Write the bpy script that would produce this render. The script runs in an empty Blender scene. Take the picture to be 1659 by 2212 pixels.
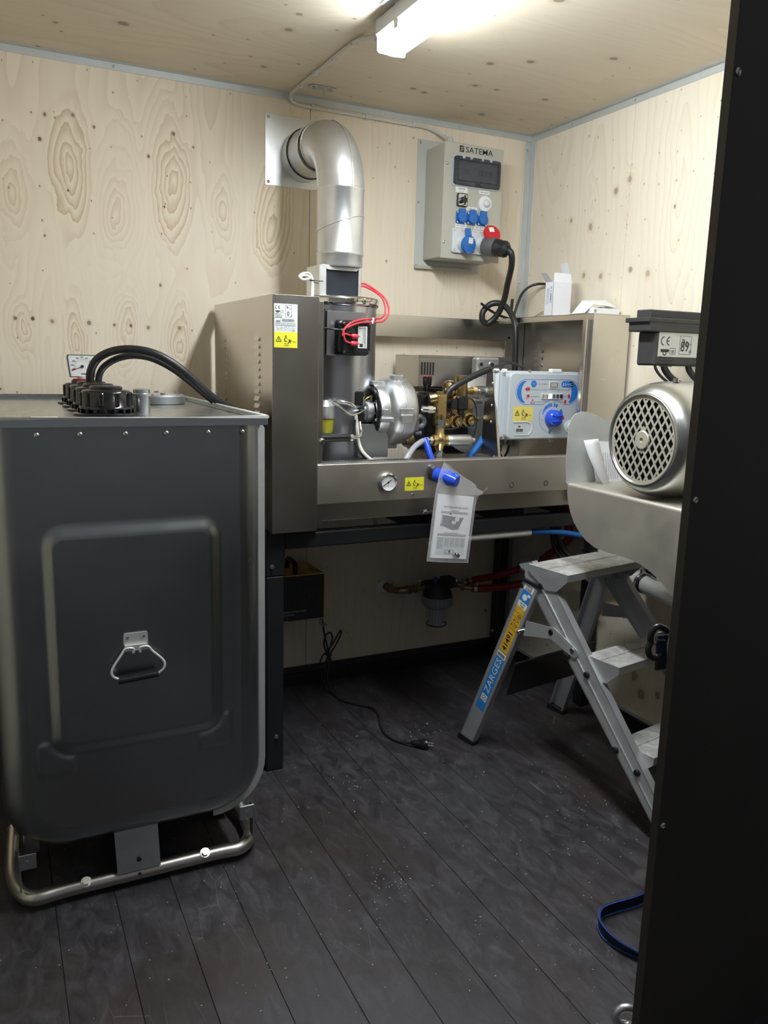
import bpy, math, random
from mathutils import Vector, Matrix
S = bpy.context.scene
COL = S.collection
PI = math.pi
V = Vector
random.seed(7)

# ---------------------------------------------------------------- camera
cd = bpy.data.cameras.new('camera')
cam = bpy.data.objects.new('camera', cd)
COL.objects.link(cam)
R_ = V((0.898673, -0.437843, 0.026064)); U_ = V((0.059021, 0.179595, 0.981968)); D_ = V((0.434629, 0.880931, -0.187239))
cam.matrix_world = Matrix(((R_.x, U_.x, -D_.x, -2.136455), (R_.y, U_.y, -D_.y, -3.005281), (R_.z, U_.z, -D_.z, 1.354013), (0, 0, 0, 1)))
cd.sensor_fit = 'HORIZONTAL'; cd.sensor_width = 36; cd.lens = 37.509
cd.clip_start = 0.02; cd.clip_end = 60
S.camera = cam
# ---------------------------------------------------------------- world, exposure
w = bpy.data.worlds.new('world'); S.world = w; w.use_nodes = True
bg = w.node_tree.nodes['Background']
bg.inputs[0].default_value = (0.70, 0.73, 0.78, 1); bg.inputs[1].default_value = 0.21
S.view_settings.view_transform = 'Standard'; S.view_settings.look = 'None'
S.view_settings.gamma = 1; S.view_settings.use_curve_mapping = False
S.view_settings.exposure = 0.0
LAMP = 95.0

# ---------------------------------------------------------------- node helpers
class N:
    def __init__(s, name):
        s.m = bpy.data.materials.new(name); s.m.use_nodes = True
        s.t = s.m.node_tree; s.n = s.t.nodes; s.l = s.t.links
        s.b = s.n['Principled BSDF']
    def link(s, val, sock):
        if isinstance(val, bpy.types.NodeSocket): s.l.new(val, sock)
        else: sock.default_value = val
    def math(s, op, a, b=0.0, c=None, clamp=False):
        x = s.n.new('ShaderNodeMath'); x.operation = op; x.use_clamp = clamp
        s.link(a, x.inputs[0]); s.link(b, x.inputs[1])
        if c is not None: s.link(c, x.inputs[2])
        return x.outputs[0]
    def pos(s):
        g = s.n.new('ShaderNodeNewGeometry'); x = s.n.new('ShaderNodeSeparateXYZ')
        s.l.new(g.outputs['Position'], x.inputs[0]); return x.outputs
    def obj(s):
        g = s.n.new('ShaderNodeTexCoord'); return g.outputs['Object']
    def comb(s, a, b, c=0.0):
        x = s.n.new('ShaderNodeCombineXYZ')
        s.link(a, x.inputs[0]); s.link(b, x.inputs[1]); s.link(c, x.inputs[2]); return x.outputs[0]
    def noise(s, vec, scale=5.0, detail=3.0, rough=0.5, dist=0.0, col=False):
        x = s.n.new('ShaderNodeTexNoise')
        if vec is not None: s.l.new(vec, x.inputs['Vector'])
        x.inputs['Scale'].default_value = scale; x.inputs['Detail'].default_value = detail
        x.inputs['Roughness'].default_value = rough; x.inputs['Distortion'].default_value = dist
        return x.outputs['Color' if col else 'Fac']
    def voro(s, vec, scale=5.0, feat='F1', rand=1.0, out='Distance'):
        x = s.n.new('ShaderNodeTexVoronoi'); x.feature = feat
        if vec is not None: s.l.new(vec, x.inputs['Vector'])
        x.inputs['Scale'].default_value = scale; x.inputs['Randomness'].default_value = rand
        return x.outputs[out] if feat != 'ALL' else x.outputs
    def ramp(s, fac, stops, interp='LINEAR'):
        x = s.n.new('ShaderNodeValToRGB'); x.color_ramp.interpolation = interp
        e = x.color_ramp.elements
        while len(e) < len(stops): e.new(0.5)
        for el, (p, c) in zip(e, stops): el.position = p; el.color = tuple(c) + (1,) if len(c) == 3 else c
        s.link(fac, x.inputs[0]); return x.outputs[0]
    def mix(s, f, a, b, mode='MIX'):
        x = s.n.new('ShaderNodeMix'); x.data_type = 'RGBA'; x.blend_type = mode
        s.link(f, x.inputs[0])
        for val, k in ((a, 6), (b, 7)):
            if isinstance(val, bpy.types.NodeSocket): s.l.new(val, x.inputs[k])
            else: x.inputs[k].default_value = tuple(val) + (1,)
        return x.outputs[2]
    def remap(s, val, a, b, c=0.0, d=1.0):
        x = s.n.new('ShaderNodeMapRange'); s.link(val, x.inputs[0])
        for i, q in enumerate((a, b, c, d)): x.inputs[i + 1].default_value = q
        return x.outputs[0]
    def bump(s, h, strength=0.2, dist=0.01):
        x = s.n.new('ShaderNodeBump'); x.inputs['Strength'].default_value = strength; x.inputs['Distance'].default_value = dist
        s.l.new(h, x.inputs['Height']); s.l.new(x.outputs[0], s.b.inputs['Normal'])
    def set(s, **k):
        names = dict(col='Base Color', rough='Roughness', metal='Metallic', trans='Transmission Weight', ior='IOR', alpha='Alpha', spec='Specular IOR Level', aniso='Anisotropic', coat='Coat Weight')
        for a, val in k.items():
            if a == 'col' and not isinstance(val, bpy.types.NodeSocket): val = tuple(val) + (1,)
            s.link(val, s.b.inputs[names[a]])
        return s

def solid(name, col, rough=0.5, metal=0.0, var=0.06, scale=30, bump=0.0, spec=None, coat=0.0):
    n = N(name); v = n.noise(n.obj(), scale, 3)
    lo = tuple(c * (1 - var) for c in col); hi = tuple(min(1, c * (1 + var)) for c in col)
    n.set(col=n.mix(v, lo, hi), rough=n.remap(v, 0.3, 0.7, rough * 0.85, min(1, rough * 1.15)), metal=metal, coat=coat)
    if spec is not None: n.set(spec=spec)
    if bump: n.bump(v, bump, 0.002)
    return n.m

def plywood(name, ua, va, eyes, base, dark, fd=(0.12, 0.55), pw=3.2, tint=None, vs=(3.6, 1.0), knot=1.0, seed=0.0, amt=1.0, kcol=(0.13, 0.085, 0.05), kns=((9.0, 0.018, 0.040, 0.42), (4.2, 0.022, 0.036, 0.20)), knots=()):
    n = N(name); P = n.pos(); u, v = P[ua], P[va]
    pv = n.comb(n.math('MULTIPLY', u, 1.0), n.math('MULTIPLY', v, 0.35), seed)
    n1 = n.math('SUBTRACT', n.noise(pv, 7, 4, 0.55), 0.5)
    n2 = n.math('SUBTRACT', n.noise(n.comb(u, v, seed + 9), 16, 3), 0.5)
    uu = n.math('ADD', u, n.math('ADD', n.math('MULTIPLY', n1, 0.085), n.math('MULTIPLY', n2, 0.012)))
    vv = n.math('ADD', v, n.math('ADD', n.math('MULTIPLY', n1, 0.30), n.math('MULTIPLY', n2, 0.05)))
    f = n.math('MULTIPLY', n.voro(n.comb(n.math('MULTIPLY', uu, vs[0]), n.math('MULTIPLY', vv, vs[1]), seed), 1.0, 'SMOOTH_F1', 0.75), 3.0)
    strong = None
    for (a, b, ra, rb, wt) in eyes:
        dx = n.math('MULTIPLY', n.math('SUBTRACT', uu, a), 1 / ra)
        dz = n.math('MULTIPLY', n.math('SUBTRACT', vv, b), 1 / rb)
        d = n.math('SQRT', n.math('ADD', n.math('MULTIPLY', dx, dx), n.math('MULTIPLY', dz, dz)))
        f = n.math('SMOOTH_MIN', f, d, 0.35)
        if wt:
            k = n.math('MULTIPLY', n.math('SUBTRACT', 1.15, d, clamp=True), wt * 3.0, clamp=True)
            strong = k if strong is None else n.math('MAXIMUM', strong, k)
    saw = n.math('FRACT', n.math('MULTIPLY', f, 5.0))
    saw = n.math('POWER', saw, pw)
    fade = n.remap(n.noise(n.comb(u, n.math('MULTIPLY', v, 0.5), seed + 3), 3.0, 2), 0.35, 0.65, fd[0], fd[1])
    if strong is not None: fade = n.math('MAXIMUM', fade, strong)
    line = n.math('MULTIPLY', n.math('MULTIPLY', saw, fade), amt)
    streak = n.noise(n.comb(n.math('MULTIPLY', u, 60), n.math('MULTIPLY', v, 1.5), seed), 1.0, 3)
    blotch = n.noise(n.comb(u, n.math('MULTIPLY', v, 0.6), seed + 5), 2.2, 4, 0.6)
    c = n.mix(n.remap(streak, 0.3, 0.7), tuple(x * 0.965 for x in base), base)
    c = n.mix(n.remap(blotch, 0.35, 0.7, 0, 0.35), c, tuple(x * y for x, y in zip(base, (0.93, 0.86, 0.76))))
    c = n.mix(line, c, dark)
    kv = n.comb(n.math('ADD', n.math('MULTIPLY', u, 1.35), seed * 3.7), v, 0.0)
    for (ka, kb, kr, kd) in knots:
        dx = n.math('MULTIPLY', n.math('SUBTRACT', u, ka), 1.15 / kr); dz = n.math('MULTIPLY', n.math('SUBTRACT', v, kb), 1 / kr)
        d = n.math('ADD', n.math('SQRT', n.math('ADD', n.math('MULTIPLY', dx, dx), n.math('MULTIPLY', dz, dz))), n.math('MULTIPLY', n2, 1.2))
        c = n.mix(n.math('MULTIPLY', n.remap(d, 0.9, 2.2, 1, 0), 0.45), c, dark); c = n.mix(n.remap(d, 0.75, 1.0, kd, 0), c, kcol)
    for (sc, lo, hi, th) in kns:
        vo = n.n.new('ShaderNodeTexVoronoi'); vo.voronoi_dimensions = '2D'; n.l.new(kv, vo.inputs['Vector']); vo.inputs['Scale'].default_value = sc
        sep = n.n.new('ShaderNodeSeparateColor'); n.l.new(vo.outputs['Color'], sep.inputs[0])
        on = n.math('LESS_THAN', sep.outputs[0], th * knot)
        size = n.remap(sep.outputs[1], 0, 1, 0.5, 1.0)
        dd = n.math('DIVIDE', vo.outputs['Distance'], size)
        halo = n.math('MULTIPLY', on, n.remap(dd, lo * 1.0, hi * 2.2, 1, 0))
        core = n.math('MULTIPLY', on, n.remap(dd, lo, hi, 1, 0))
        c = n.mix(n.math('MULTIPLY', halo, 0.35), c, dark)
        c = n.mix(n.math('MULTIPLY', core, 0.8), c, kcol)
    n.set(col=c, rough=0.55, spec=0.3)
    n.bump(saw, 0.05, 0.001)
    return n.m

M = {}
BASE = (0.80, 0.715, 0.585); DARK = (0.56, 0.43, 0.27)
EYES = [(-1.855, 1.95, 0.075, 0.22, 1.0), (-1.516, 1.93, 0.075, 0.22, 1.0), (-1.14, 1.87, 0.07, 0.22, 0.9),
        (-2.03, 1.86, 0.07, 0.2, 0.25), (-1.70, 1.85, 0.07, 0.2, 0.22), (-1.345, 1.84, 0.07, 0.2, 0.25),
        (-1.85, 1.40, 0.055, 0.18, 0.55), (-1.49, 1.42, 0.055, 0.18, 0.5), (-1.69, 1.40, 0.06, 0.16, 0.3), (-2.02, 1.42, 0.06, 0.16, 0.3)]
KN = [(-2.044, 1.457, 0.0065, .8), (-1.990, 1.458, 0.0065, 1), (-1.930, 1.452, 0.0085, .6), (-1.811, 1.452, 0.0085, .7), (-1.727, 1.448, 0.006, .8), (-1.672, 1.448, 0.0065, .9), (-1.612, 1.443, 0.007, .6), (-1.502, 1.447, 0.009, .6),
      (-1.835, 2.118, 0.007, .6), (-1.508, 2.105, 0.007, .8), (-1.94, 2.03, 0.0065, .9), (-1.595, 2.02, 0.0065, .9), (-1.77, 2.09, 0.005, .8), (-1.44, 2.07, 0.005, .8), (-1.86, 1.88, 0.0045, 1), (-1.545, 1.86, 0.0045, 1)]
CK = [(-1.10, -0.72, 0.0188, .85), (-0.62, -0.62, 0.0145, .85), (-0.70, -0.52, 0.0145, .85), (-0.60, -0.95, 0.0174, .85), (-0.42, -0.55, 0.0130, .85), (-0.28, -0.72, 0.0145, .85), (-0.85, -1.42, 0.0188, .85), (-1.04, -1.35, 0.0174, .85), (-0.75, -1.55, 0.0174, .85), (-0.55, -1.28, 0.0159, .85), (-0.35, -1.72, 0.0174, .85), (-1.2, -1.75, 0.0159, .85), (-0.55, -1.85, 0.0145, .85), (-0.8, -1.95, 0.0145, .85), (-0.15, -0.35, 0.0130, .85), (-0.42, -0.25, 0.0116, .85)]
RK = [(-0.30, 1.92, 0.010, .6), (-0.42, 1.88, 0.013, .6), (-0.55, 1.99, 0.012, .7), (-0.62, 2.02, 0.013, .6), (-0.40, 1.70, 0.012, .6), (-0.50, 1.69, 0.013, .6), (-0.27, 1.62, 0.011, .6), (-0.66, 1.70, 0.010, .7), (-0.75, 1.68, 0.013, .5), (-0.56, 1.42, 0.008, .6), (-0.86, 0.20, 0.018, .6), (-0.90, 0.14, 0.022, .6), (-0.98, 0.17, 0.016, .7)]
M['ply_a'] = plywood('plywood back left', 0, 2, EYES, BASE, DARK, (0.10, 0.36), 1.7, vs=(4.0, 0.45), knot=0.9, knots=KN)
M['ply_b'] = plywood('plywood back right', 0, 2, [], BASE, DARK, vs=(5.5, 0.5), knot=1.0, seed=4.3, amt=0.55)
M['ply_c'] = plywood('plywood right', 1, 2, [(-0.42, 1.95, 0.06, 0.16, 0.2), (-0.62, 1.92, 0.04, 0.1, 0.4)], (0.78, 0.72, 0.60), DARK, vs=(3.4, 0.55), knot=1.5, seed=8.1, amt=0.6, kcol=(0.26, 0.19, 0.12), knots=RK)
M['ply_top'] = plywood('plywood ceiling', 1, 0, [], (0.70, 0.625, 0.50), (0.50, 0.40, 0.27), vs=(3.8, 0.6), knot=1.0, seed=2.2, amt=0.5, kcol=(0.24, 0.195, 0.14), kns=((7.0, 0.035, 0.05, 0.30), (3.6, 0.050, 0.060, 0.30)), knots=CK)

def floor_mat():
    n = N('dark floor board'); P = n.pos()
    oi = n.n.new('ShaderNodeObjectInfo'); rnd = oi.outputs['Random']
    vec = n.comb(P[0], n.math('MULTIPLY', P[1], 0.45), rnd)
    big = n.noise(n.comb(P[0], P[1], 0.3), 1.6, 5, 0.6)
    mid = n.noise(vec, 26, 8, 0.72, 0.8)
    c = n.ramp(mid, [(0.30, (0.015, 0.0135, 0.015)), (0.50, (0.038, 0.036, 0.041)), (0.70, (0.082, 0.078, 0.086))])
    red = n.noise(n.comb(P[0], P[1], 7.7), 2.3, 4, 0.6)
    c = n.mix(n.remap(red, 0.50, 0.68, 0, 0.65), c, (0.042, 0.025, 0.022))
    c = n.mix(n.remap(big, 0.45, 0.7, 0, 0.6), c, (0.060, 0.060, 0.076))
    c = n.mix(n.remap(rnd, 0, 1, 0.0, 0.30), c, (0.012, 0.010, 0.011))
    sc = n.noise(n.comb(n.math('MULTIPLY', P[0], 3.0), P[1], 3.0), 34, 6, 0.75, 2.0)
    c = n.mix(n.remap(sc, 0.62, 0.78, 0, 0.5), c, (0.15, 0.15, 0.16))
    vo = n.n.new('ShaderNodeTexVoronoi'); vo.voronoi_dimensions = '2D'; n.l.new(n.comb(P[0], P[1], 0.0), vo.inputs['Vector']); vo.inputs['Scale'].default_value = 42
    sep = n.n.new('ShaderNodeSeparateColor'); n.l.new(vo.outputs['Color'], sep.inputs[0])
    on = n.math('MULTIPLY', n.math('LESS_THAN', sep.outputs[0], 0.045), n.math('LESS_THAN', vo.outputs['Distance'], n.remap(sep.outputs[1], 0, 1, 0.02, 0.085)))
    c = n.mix(n.math('MULTIPLY', on, 0.8), c, (0.35, 0.33, 0.32))
    ln = n.voro(n.comb(n.math('MULTIPLY', P[0], 5.0), n.math('MULTIPLY', P[1], 1.3), 0.0), 3.0, 'DISTANCE_TO_EDGE')
    c = n.mix(n.math('MULTIPLY', n.math('LESS_THAN', ln, 0.004), n.remap(n.noise(n.comb(P[0], P[1], 1.0), 5, 2), 0.55, 0.6, 0, 0.35)), c, (0.2, 0.19, 0.19))
    n.set(col=c, rough=n.remap(mid, 0.3, 0.7, 0.42, 0.62), spec=0.45)
    n.bump(mid, 0.25, 0.003)
    return n.m
M['floor'] = floor_mat()

def metal(name, col, rough, spangle=0.0, streak=None, var=0.08, aniso=0.0, bump=0.03, sc=6.0, mt=1.0):
    n = N(name); o = n.obj()
    v = n.noise(o, sc, 4, 0.6)
    c = n.mix(v, tuple(x * (1 - var) for x in col), tuple(min(1, x * (1 + var)) for x in col))
    r = n.remap(v, 0.3, 0.7, rough * 0.85, rough * 1.2)
    if spangle:
        vc = n.voro(o, 45, out='Color'); sp = n.n.new('ShaderNodeSeparateColor'); n.l.new(vc, sp.inputs[0])
        c = n.mix(n.math('MULTIPLY', sp.outputs[0], spangle), c, tuple(x * 0.72 for x in col))
    n.set(col=c, rough=r, metal=mt, aniso=aniso)
    if bump: n.bump(n.noise(o, 3.0, 2), bump, 0.01)
    return n.m
M['steel'] = metal('brushed stainless steel', (0.64, 0.61, 0.56), 0.24, sc=3, bump=0.01)
M['steel_beam'] = metal('satin stainless beam', (0.66, 0.62, 0.56), 0.40, sc=3, bump=0.01)
M['steel_dull'] = metal('dull stainless steel', (0.52, 0.49, 0.45), 0.34, sc=5, bump=0.03)
M['steel_plate'] = metal('matt stainless plate', (0.58, 0.54, 0.475), 0.52, sc=5, bump=0.03, mt=0.85)
M['galv'] = metal('galvanized steel', (0.60, 0.635, 0.65), 0.34, spangle=0.25)
M['galv_flat'] = metal('galvanized flat trim', (0.58, 0.60, 0.585), 0.5, spangle=0.12, mt=0.45)
M['duct'] = metal('galvanized duct', (0.76, 0.78, 0.78), 0.33, spangle=0.12, bump=0.02, mt=0.85)
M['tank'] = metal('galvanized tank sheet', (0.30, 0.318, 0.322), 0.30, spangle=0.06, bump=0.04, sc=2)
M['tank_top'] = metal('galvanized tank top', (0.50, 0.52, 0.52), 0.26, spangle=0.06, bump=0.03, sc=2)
M['alu'] = metal('worn ladder aluminium', (0.60, 0.615, 0.63), 0.42, bump=0.05, sc=20, mt=0.7)
M['steel_dark'] = metal('dark bracket steel', (0.22, 0.22, 0.23), 0.4, bump=0.02)
M['alu_cast'] = metal('cast aluminium', (0.60, 0.61, 0.62), 0.42, bump=0.05, sc=30)
M['chrome'] = metal('chrome', (0.78, 0.78, 0.76), 0.12, bump=0.0)
M['galv_bright'] = metal('bright zinc sheet', (0.70, 0.71, 0.70), 0.5, mt=0.6)
M['zinc'] = metal('zinc plated', (0.62, 0.62, 0.58), 0.28, bump=0.0)
M['brass'] = metal('brass', (0.62, 0.45, 0.20), 0.27, sc=20, bump=0.04)
M['brass_old'] = metal('dull brass', (0.42, 0.30, 0.15), 0.38, sc=20, bump=0.04)
M['motor'] = metal('motor shell silver', (0.55, 0.56, 0.54), 0.30, sc=2, bump=0.0)
M['grille'] = metal('grille champagne metal', (0.52, 0.49, 0.40), 0.45, sc=4, bump=0.0, mt=0.35)
M['boiler'] = metal('boiler shell steel', (0.48, 0.51, 0.55), 0.30, sc=2, bump=0.02)

def treadm():
    n = N('scuffed tread'); o = n.obj()
    v = n.noise(o, 18, 6, 0.7, 1.0)
    n.set(col=n.ramp(v, [(0.3, (0.30, 0.29, 0.275)), (0.5, (0.46, 0.45, 0.43)), (0.62, (0.62, 0.61, 0.59))]), rough=0.6, metal=0.35)
    n.bump(v, 0.2, 0.001); return n.m
M['tread'] = treadm()
M['black'] = solid('black paint', (0.016, 0.016, 0.017), 0.38)
M['black_frame'] = solid('black satin frame', (0.014, 0.015, 0.016), 0.33, scale=8)
M['panel'] = solid('black panel paint', (0.040, 0.034, 0.029), 0.5, scale=3, var=0.2)
M['rubber'] = solid('black rubber', (0.015, 0.015, 0.016), 0.42)
M['plastic_black'] = solid('black plastic', (0.012, 0.012, 0.013), 0.28)
M['black_lid'] = solid('glossy black plastic', (0.010, 0.010, 0.011), 0.16)
M['box_black'] = solid('matt black enclosure', (0.03, 0.03, 0.03), 0.55)
M['grey_box'] = solid('pebble grey enclosure', (0.43, 0.42, 0.36), 0.42, var=0.02)
M['grey_plate'] = solid('light grey painted plate', (0.52, 0.53, 0.50), 0.45, var=0.02)
M['ctrl'] = solid('light grey plastic', (0.46, 0.50, 0.53), 0.42, var=0.02)
M['ctrl_light'] = solid('pale grey plastic', (0.60, 0.63, 0.65), 0.4, var=0.02)
M['white'] = solid('white plastic', (0.72, 0.73, 0.72), 0.35, var=0.02)
M['card'] = solid('white card', (0.74, 0.75, 0.78), 0.6, var=0.02)
M['paper'] = solid('white paper', (0.80, 0.80, 0.82), 0.7, var=0.02)
M['cable_grey'] = solid('light grey cable', (0.62, 0.60, 0.54), 0.45, var=0.03)
M['blue'] = solid('blue plastic', (0.012, 0.12, 0.42), 0.35)
M['blue_knob'] = solid('bright blue plastic', (0.015, 0.075, 0.60), 0.22)
M['blue_hose'] = solid('blue hose', (0.02, 0.14, 0.46), 0.35)
M['blue_print'] = solid('blue print', (0.02, 0.16, 0.55), 0.45)
M['light_blue'] = solid('light blue sticker', (0.02, 0.20, 0.55), 0.4)
M['red'] = solid('red plastic', (0.50, 0.02, 0.025), 0.35)
M['red_wire'] = solid('red silicone lead', (0.62, 0.04, 0.06), 0.4)
M['red_hose'] = solid('red hose', (0.30, 0.02, 0.018), 0.38)
M['red_print'] = solid('red print', (0.50, 0.03, 0.05), 0.5)
M['yellow'] = solid('yellow sticker', (0.78, 0.74, 0.04), 0.45, var=0.02)
M['yellow_dull'] = solid('yellow control label', (0.70, 0.58, 0.13), 0.45, var=0.02)
M['amber'] = solid('amber sticker', (0.62, 0.36, 0.03), 0.45, var=0.02)
M['heater_yellow'] = solid('yellow painted sheet', (0.80, 0.47, 0.03), 0.38)
M['ink'] = solid('black ink', (0.012, 0.012, 0.014), 0.5)
M['ink_grey'] = solid('grey ink', (0.16, 0.17, 0.20), 0.6)
M['nut_grey'] = solid('grey plastic nut', (0.30, 0.315, 0.33), 0.45)
M['plug_grey'] = solid('dark grey plastic', (0.10, 0.105, 0.11), 0.4)
M['amber_glass'] = solid('yellow fuel filter bowl', (0.35, 0.33, 0.03), 0.15)
M['dark_opening'] = solid('dark sheet', (0.02, 0.024, 0.03), 0.6, spec=0.15)
M['strap'] = solid('dark blue webbing', (0.006, 0.014, 0.05), 0.7)
M['strap_edge'] = solid('bright blue stitching', (0.03, 0.10, 0.45), 0.6)
M['ground'] = solid('workshop concrete', (0.10, 0.10, 0.10), 0.8, scale=4, var=0.2)
M['cartridge'] = solid('white filter cartridge', (0.55, 0.53, 0.55), 0.6)

def clear(name, col, rough=0.08, alpha=0.35):
    n = N(name); n.set(col=col, rough=rough, alpha=alpha, spec=0.6); return n.m
M['film'] = clear('clear plastic film', (0.88, 0.86, 0.90), 0.12, 0.20)
M['smoke'] = clear('smoked window plastic', (0.05, 0.055, 0.075), 0.12, 0.62)
M['clear'] = clear('clear plastic bowl', (0.55, 0.58, 0.60), 0.06, 0.30)
M['tube_clear'] = clear('clear hose', (0.50, 0.50, 0.56), 0.15, 0.60)

def emit(name, col, st):
    n = N(name); n.set(col=col, rough=0.4)
    n.b.inputs['Emission Color'].default_value = tuple(col) + (1,); n.b.inputs['Emission Strength'].default_value = st
    return n.m
M['lamp'] = emit('glowing diffuser', (0.90, 0.96, 1.0), LAMP)
M['led'] = emit('white led', (0.8, 0.92, 1.0), 6.0)

# ---------------------------------------------------------------- geometry helpers
class G:
    """collects shapes in world (or local) coordinates; becomes ONE mesh"""
    def __init__(s): s.v = []; s.f = []; s.s = []
    def add(s, vs, fs, sm=False):
        o = len(s.v); s.v += [tuple(p) for p in vs]
        for f in fs: s.f.append(tuple(i + o for i in f)); s.s.append(sm)
        return s
    def hexa(s, p):
        return s.add(p, [(0, 3, 2, 1), (4, 5, 6, 7), (0, 1, 5, 4), (1, 2, 6, 5), (2, 3, 7, 6), (3, 0, 4, 7)])
    def box(s, lo, hi, bev=0.0, mat=None):
        lo, hi = V(lo), V(hi); c = (lo + hi) / 2; h = (hi - lo) / 2
        h = V([max(abs(x), 1e-5) for x in h])
        if bev <= 0:
            p = [V((x, y, z)) for z in (-h.z, h.z) for x, y in ((-h.x, -h.y), (h.x, -h.y), (h.x, h.y), (-h.x, h.y))]
            f = [(0, 3, 2, 1), (4, 5, 6, 7), (0, 1, 5, 4), (1, 2, 6, 5), (2, 3, 7, 6), (3, 0, 4, 7)]
        else:
            b = min(bev, min(h) * 0.95); p = []; ix = {}
            for sx in (-1, 1):
                for sy in (-1, 1):
                    for sz in (-1, 1):
                        for ax in range(3):
                            q = V((sx * (h.x - b), sy * (h.y - b), sz * (h.z - b))); q[ax] = (sx, sy, sz)[ax] * h[ax]
                            ix[(sx, sy, sz, ax)] = len(p); p.append(q)
            f = []
            for ax in range(3):
                a, bb = [i for i in range(3) if i != ax]
                for sg in (-1, 1):
                    q = []
                    for (da, db) in ((-1, -1), (1, -1), (1, 1), (-1, 1)):
                        k = [0, 0, 0]; k[ax] = sg; k[a] = da; k[bb] = db; q.append(ix[(*k, ax)])
                    f.append(tuple(q))
            for ax in range(3):
                a, bb = [i for i in range(3) if i != ax]
                for da in (-1, 1):
                    for db in (-1, 1):
                        k1 = [0, 0, 0]; k1[a] = da; k1[bb] = db; k2 = list(k1); k1[ax] = -1; k2[ax] = 1
                        f.append((ix[(*k1, a)], ix[(*k2, a)], ix[(*k2, bb)], ix[(*k1, bb)]))
            for sx in (-1, 1):
                for sy in (-1, 1):
                    for sz in (-1, 1): f.append(tuple(ix[(sx, sy, sz, k)] for k in range(3)))
        if mat is not None: p = [mat @ (q) + c for q in p]
        else: p = [q + c for q in p]
        return s.add(p, f)
    def cbox(s, c, size, bev=0.0, mat=None):
        c = V(c); h = V(size) / 2; return s.box(c - h, c + h, bev, mat)
    @staticmethod
    def frame(ax):
        ax = V(ax).normalized(); t = V((0, 0, 1)) if abs(ax.z) < 0.9 else V((1, 0, 0))
        a = ax.cross(t).normalized(); return ax, a, ax.cross(a)
    def lathe(s, prof, o, ax, n=24, sm=True, a0=0.0, a1=2 * PI):
        """prof: (radius, height along ax)"""
        o = V(o); ax, a, b = G.frame(ax); full = abs(a1 - a0 - 2 * PI) < 1e-6
        m = n if full else n + 1; vs = []
        for (r, h) in prof:
            for i in range(m):
                t = a0 + (a1 - a0) * i / n
                vs.append(o + ax * h + (a * math.cos(t) + b * math.sin(t)) * max(r, 1e-5))
        fs = []
        for j in range(len(prof) - 1):
            for i in range(n):
                k = (i + 1) % m if full else i + 1
                fs.append((j * m + i, j * m + k, (j + 1) * m + k, (j + 1) * m + i))
        # split at sharp corners: duplicate rings where the profile turns hard
        return s.add(vs, fs, sm)
    def turn(s, prof, o, ax, n=24, sharp=0.6):
        """lathe with creases at hard corners"""
        seg = [prof[0]]
        for i in range(1, len(prof)):
            seg.append(prof[i])
            last = i == len(prof) - 1
            if not last:
                d1 = V((prof[i][0] - prof[i - 1][0], prof[i][1] - prof[i - 1][1])); d2 = V((prof[i + 1][0] - prof[i][0], prof[i + 1][1] - prof[i][1]))
                if d1.length < 1e-7 or d2.length < 1e-7: continue
                if d1.angle(d2) > sharp: s.lathe(seg, o, ax, n); seg = [prof[i]]
        s.lathe(seg, o, ax, n); return s
    def cyl(s, p0, p1, r, r1=None, n=20):
        p0, p1 = V(p0), V(p1); r1 = r if r1 is None else r1; L = (p1 - p0).length
        return s.turn([(0, 0), (r, 0), (r1, L), (0, L)], p0, p1 - p0, n)
    def hexn(s, p0, p1, r):
        """hexagonal nut between two points"""
        p0, p1 = V(p0), V(p1); ax, a, b = G.frame(p1 - p0)
        ring = [(a * math.cos(i * PI / 3) + b * math.sin(i * PI / 3)) * r for i in range(6)]
        return s.add([p0 + q for q in ring] + [p1 + q for q in ring], [tuple(range(5, -1, -1)), tuple(range(6, 12))] + [(i, (i + 1) % 6, (i + 1) % 6 + 6, i + 6) for i in range(6)])
    def tube(s, pts, r, n=10, closed=False, spline=True, sub=6, caps=True, flat=None):
        P = [V(p) for p in pts]
        if spline and len(P) > 2:
            Q = []; L = len(P); rng = L if closed else L - 1
            for i in range(rng):
                p1, p2 = P[i], P[(i + 1) % L]
                p0 = P[(i - 1) % L] if (closed or i > 0) else p1 * 2 - p2
                p3 = P[(i + 2) % L] if (closed or i + 2 < L) else p2 * 2 - p1
                for k in range(sub):
                    t = k / sub
                    Q.append(0.5 * ((2 * p1) + (p2 - p0) * t + (2 * p0 - 5 * p1 + 4 * p2 - p3) * t * t + (3 * p1 - p0 - 3 * p2 + p3) * t ** 3))
            if not closed: Q.append(P[-1])
            P = Q
        L = len(P); T = []
        for i in range(L):
            if closed: d = P[(i + 1) % L] - P[i - 1]
            else: d = P[min(i + 1, L - 1)] - P[max(i - 1, 0)]
            T.append(d.normalized() if d.length > 1e-9 else V((0, 0, 1)))
        _, a, b = G.frame(T[0]); vs = []
        for i in range(L):
            a = (a - T[i] * a.dot(T[i])).normalized(); b = T[i].cross(a)
            rr = r if not isinstance(r, (list, tuple)) else r[int(i / max(1, L - 1) * (len(r) - 1) + 0.5)]
            for k in range(n):
                t = 2 * PI * k / n; vs.append(P[i] + (a * math.cos(t) + b * math.sin(t)) * rr)
        fs = []
        for i in range(L if closed else L - 1):
            j = (i + 1) % L
            for k in range(n):
                m = (k + 1) % n; fs.append((i * n + k, i * n + m, j * n + m, j * n + k))
        s.add(vs, fs, True)
        if caps and not closed:
            s.add(vs[:n], [tuple(range(n - 1, -1, -1))]); s.add(vs[-n:], [tuple(range(n))])
        return s
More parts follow.
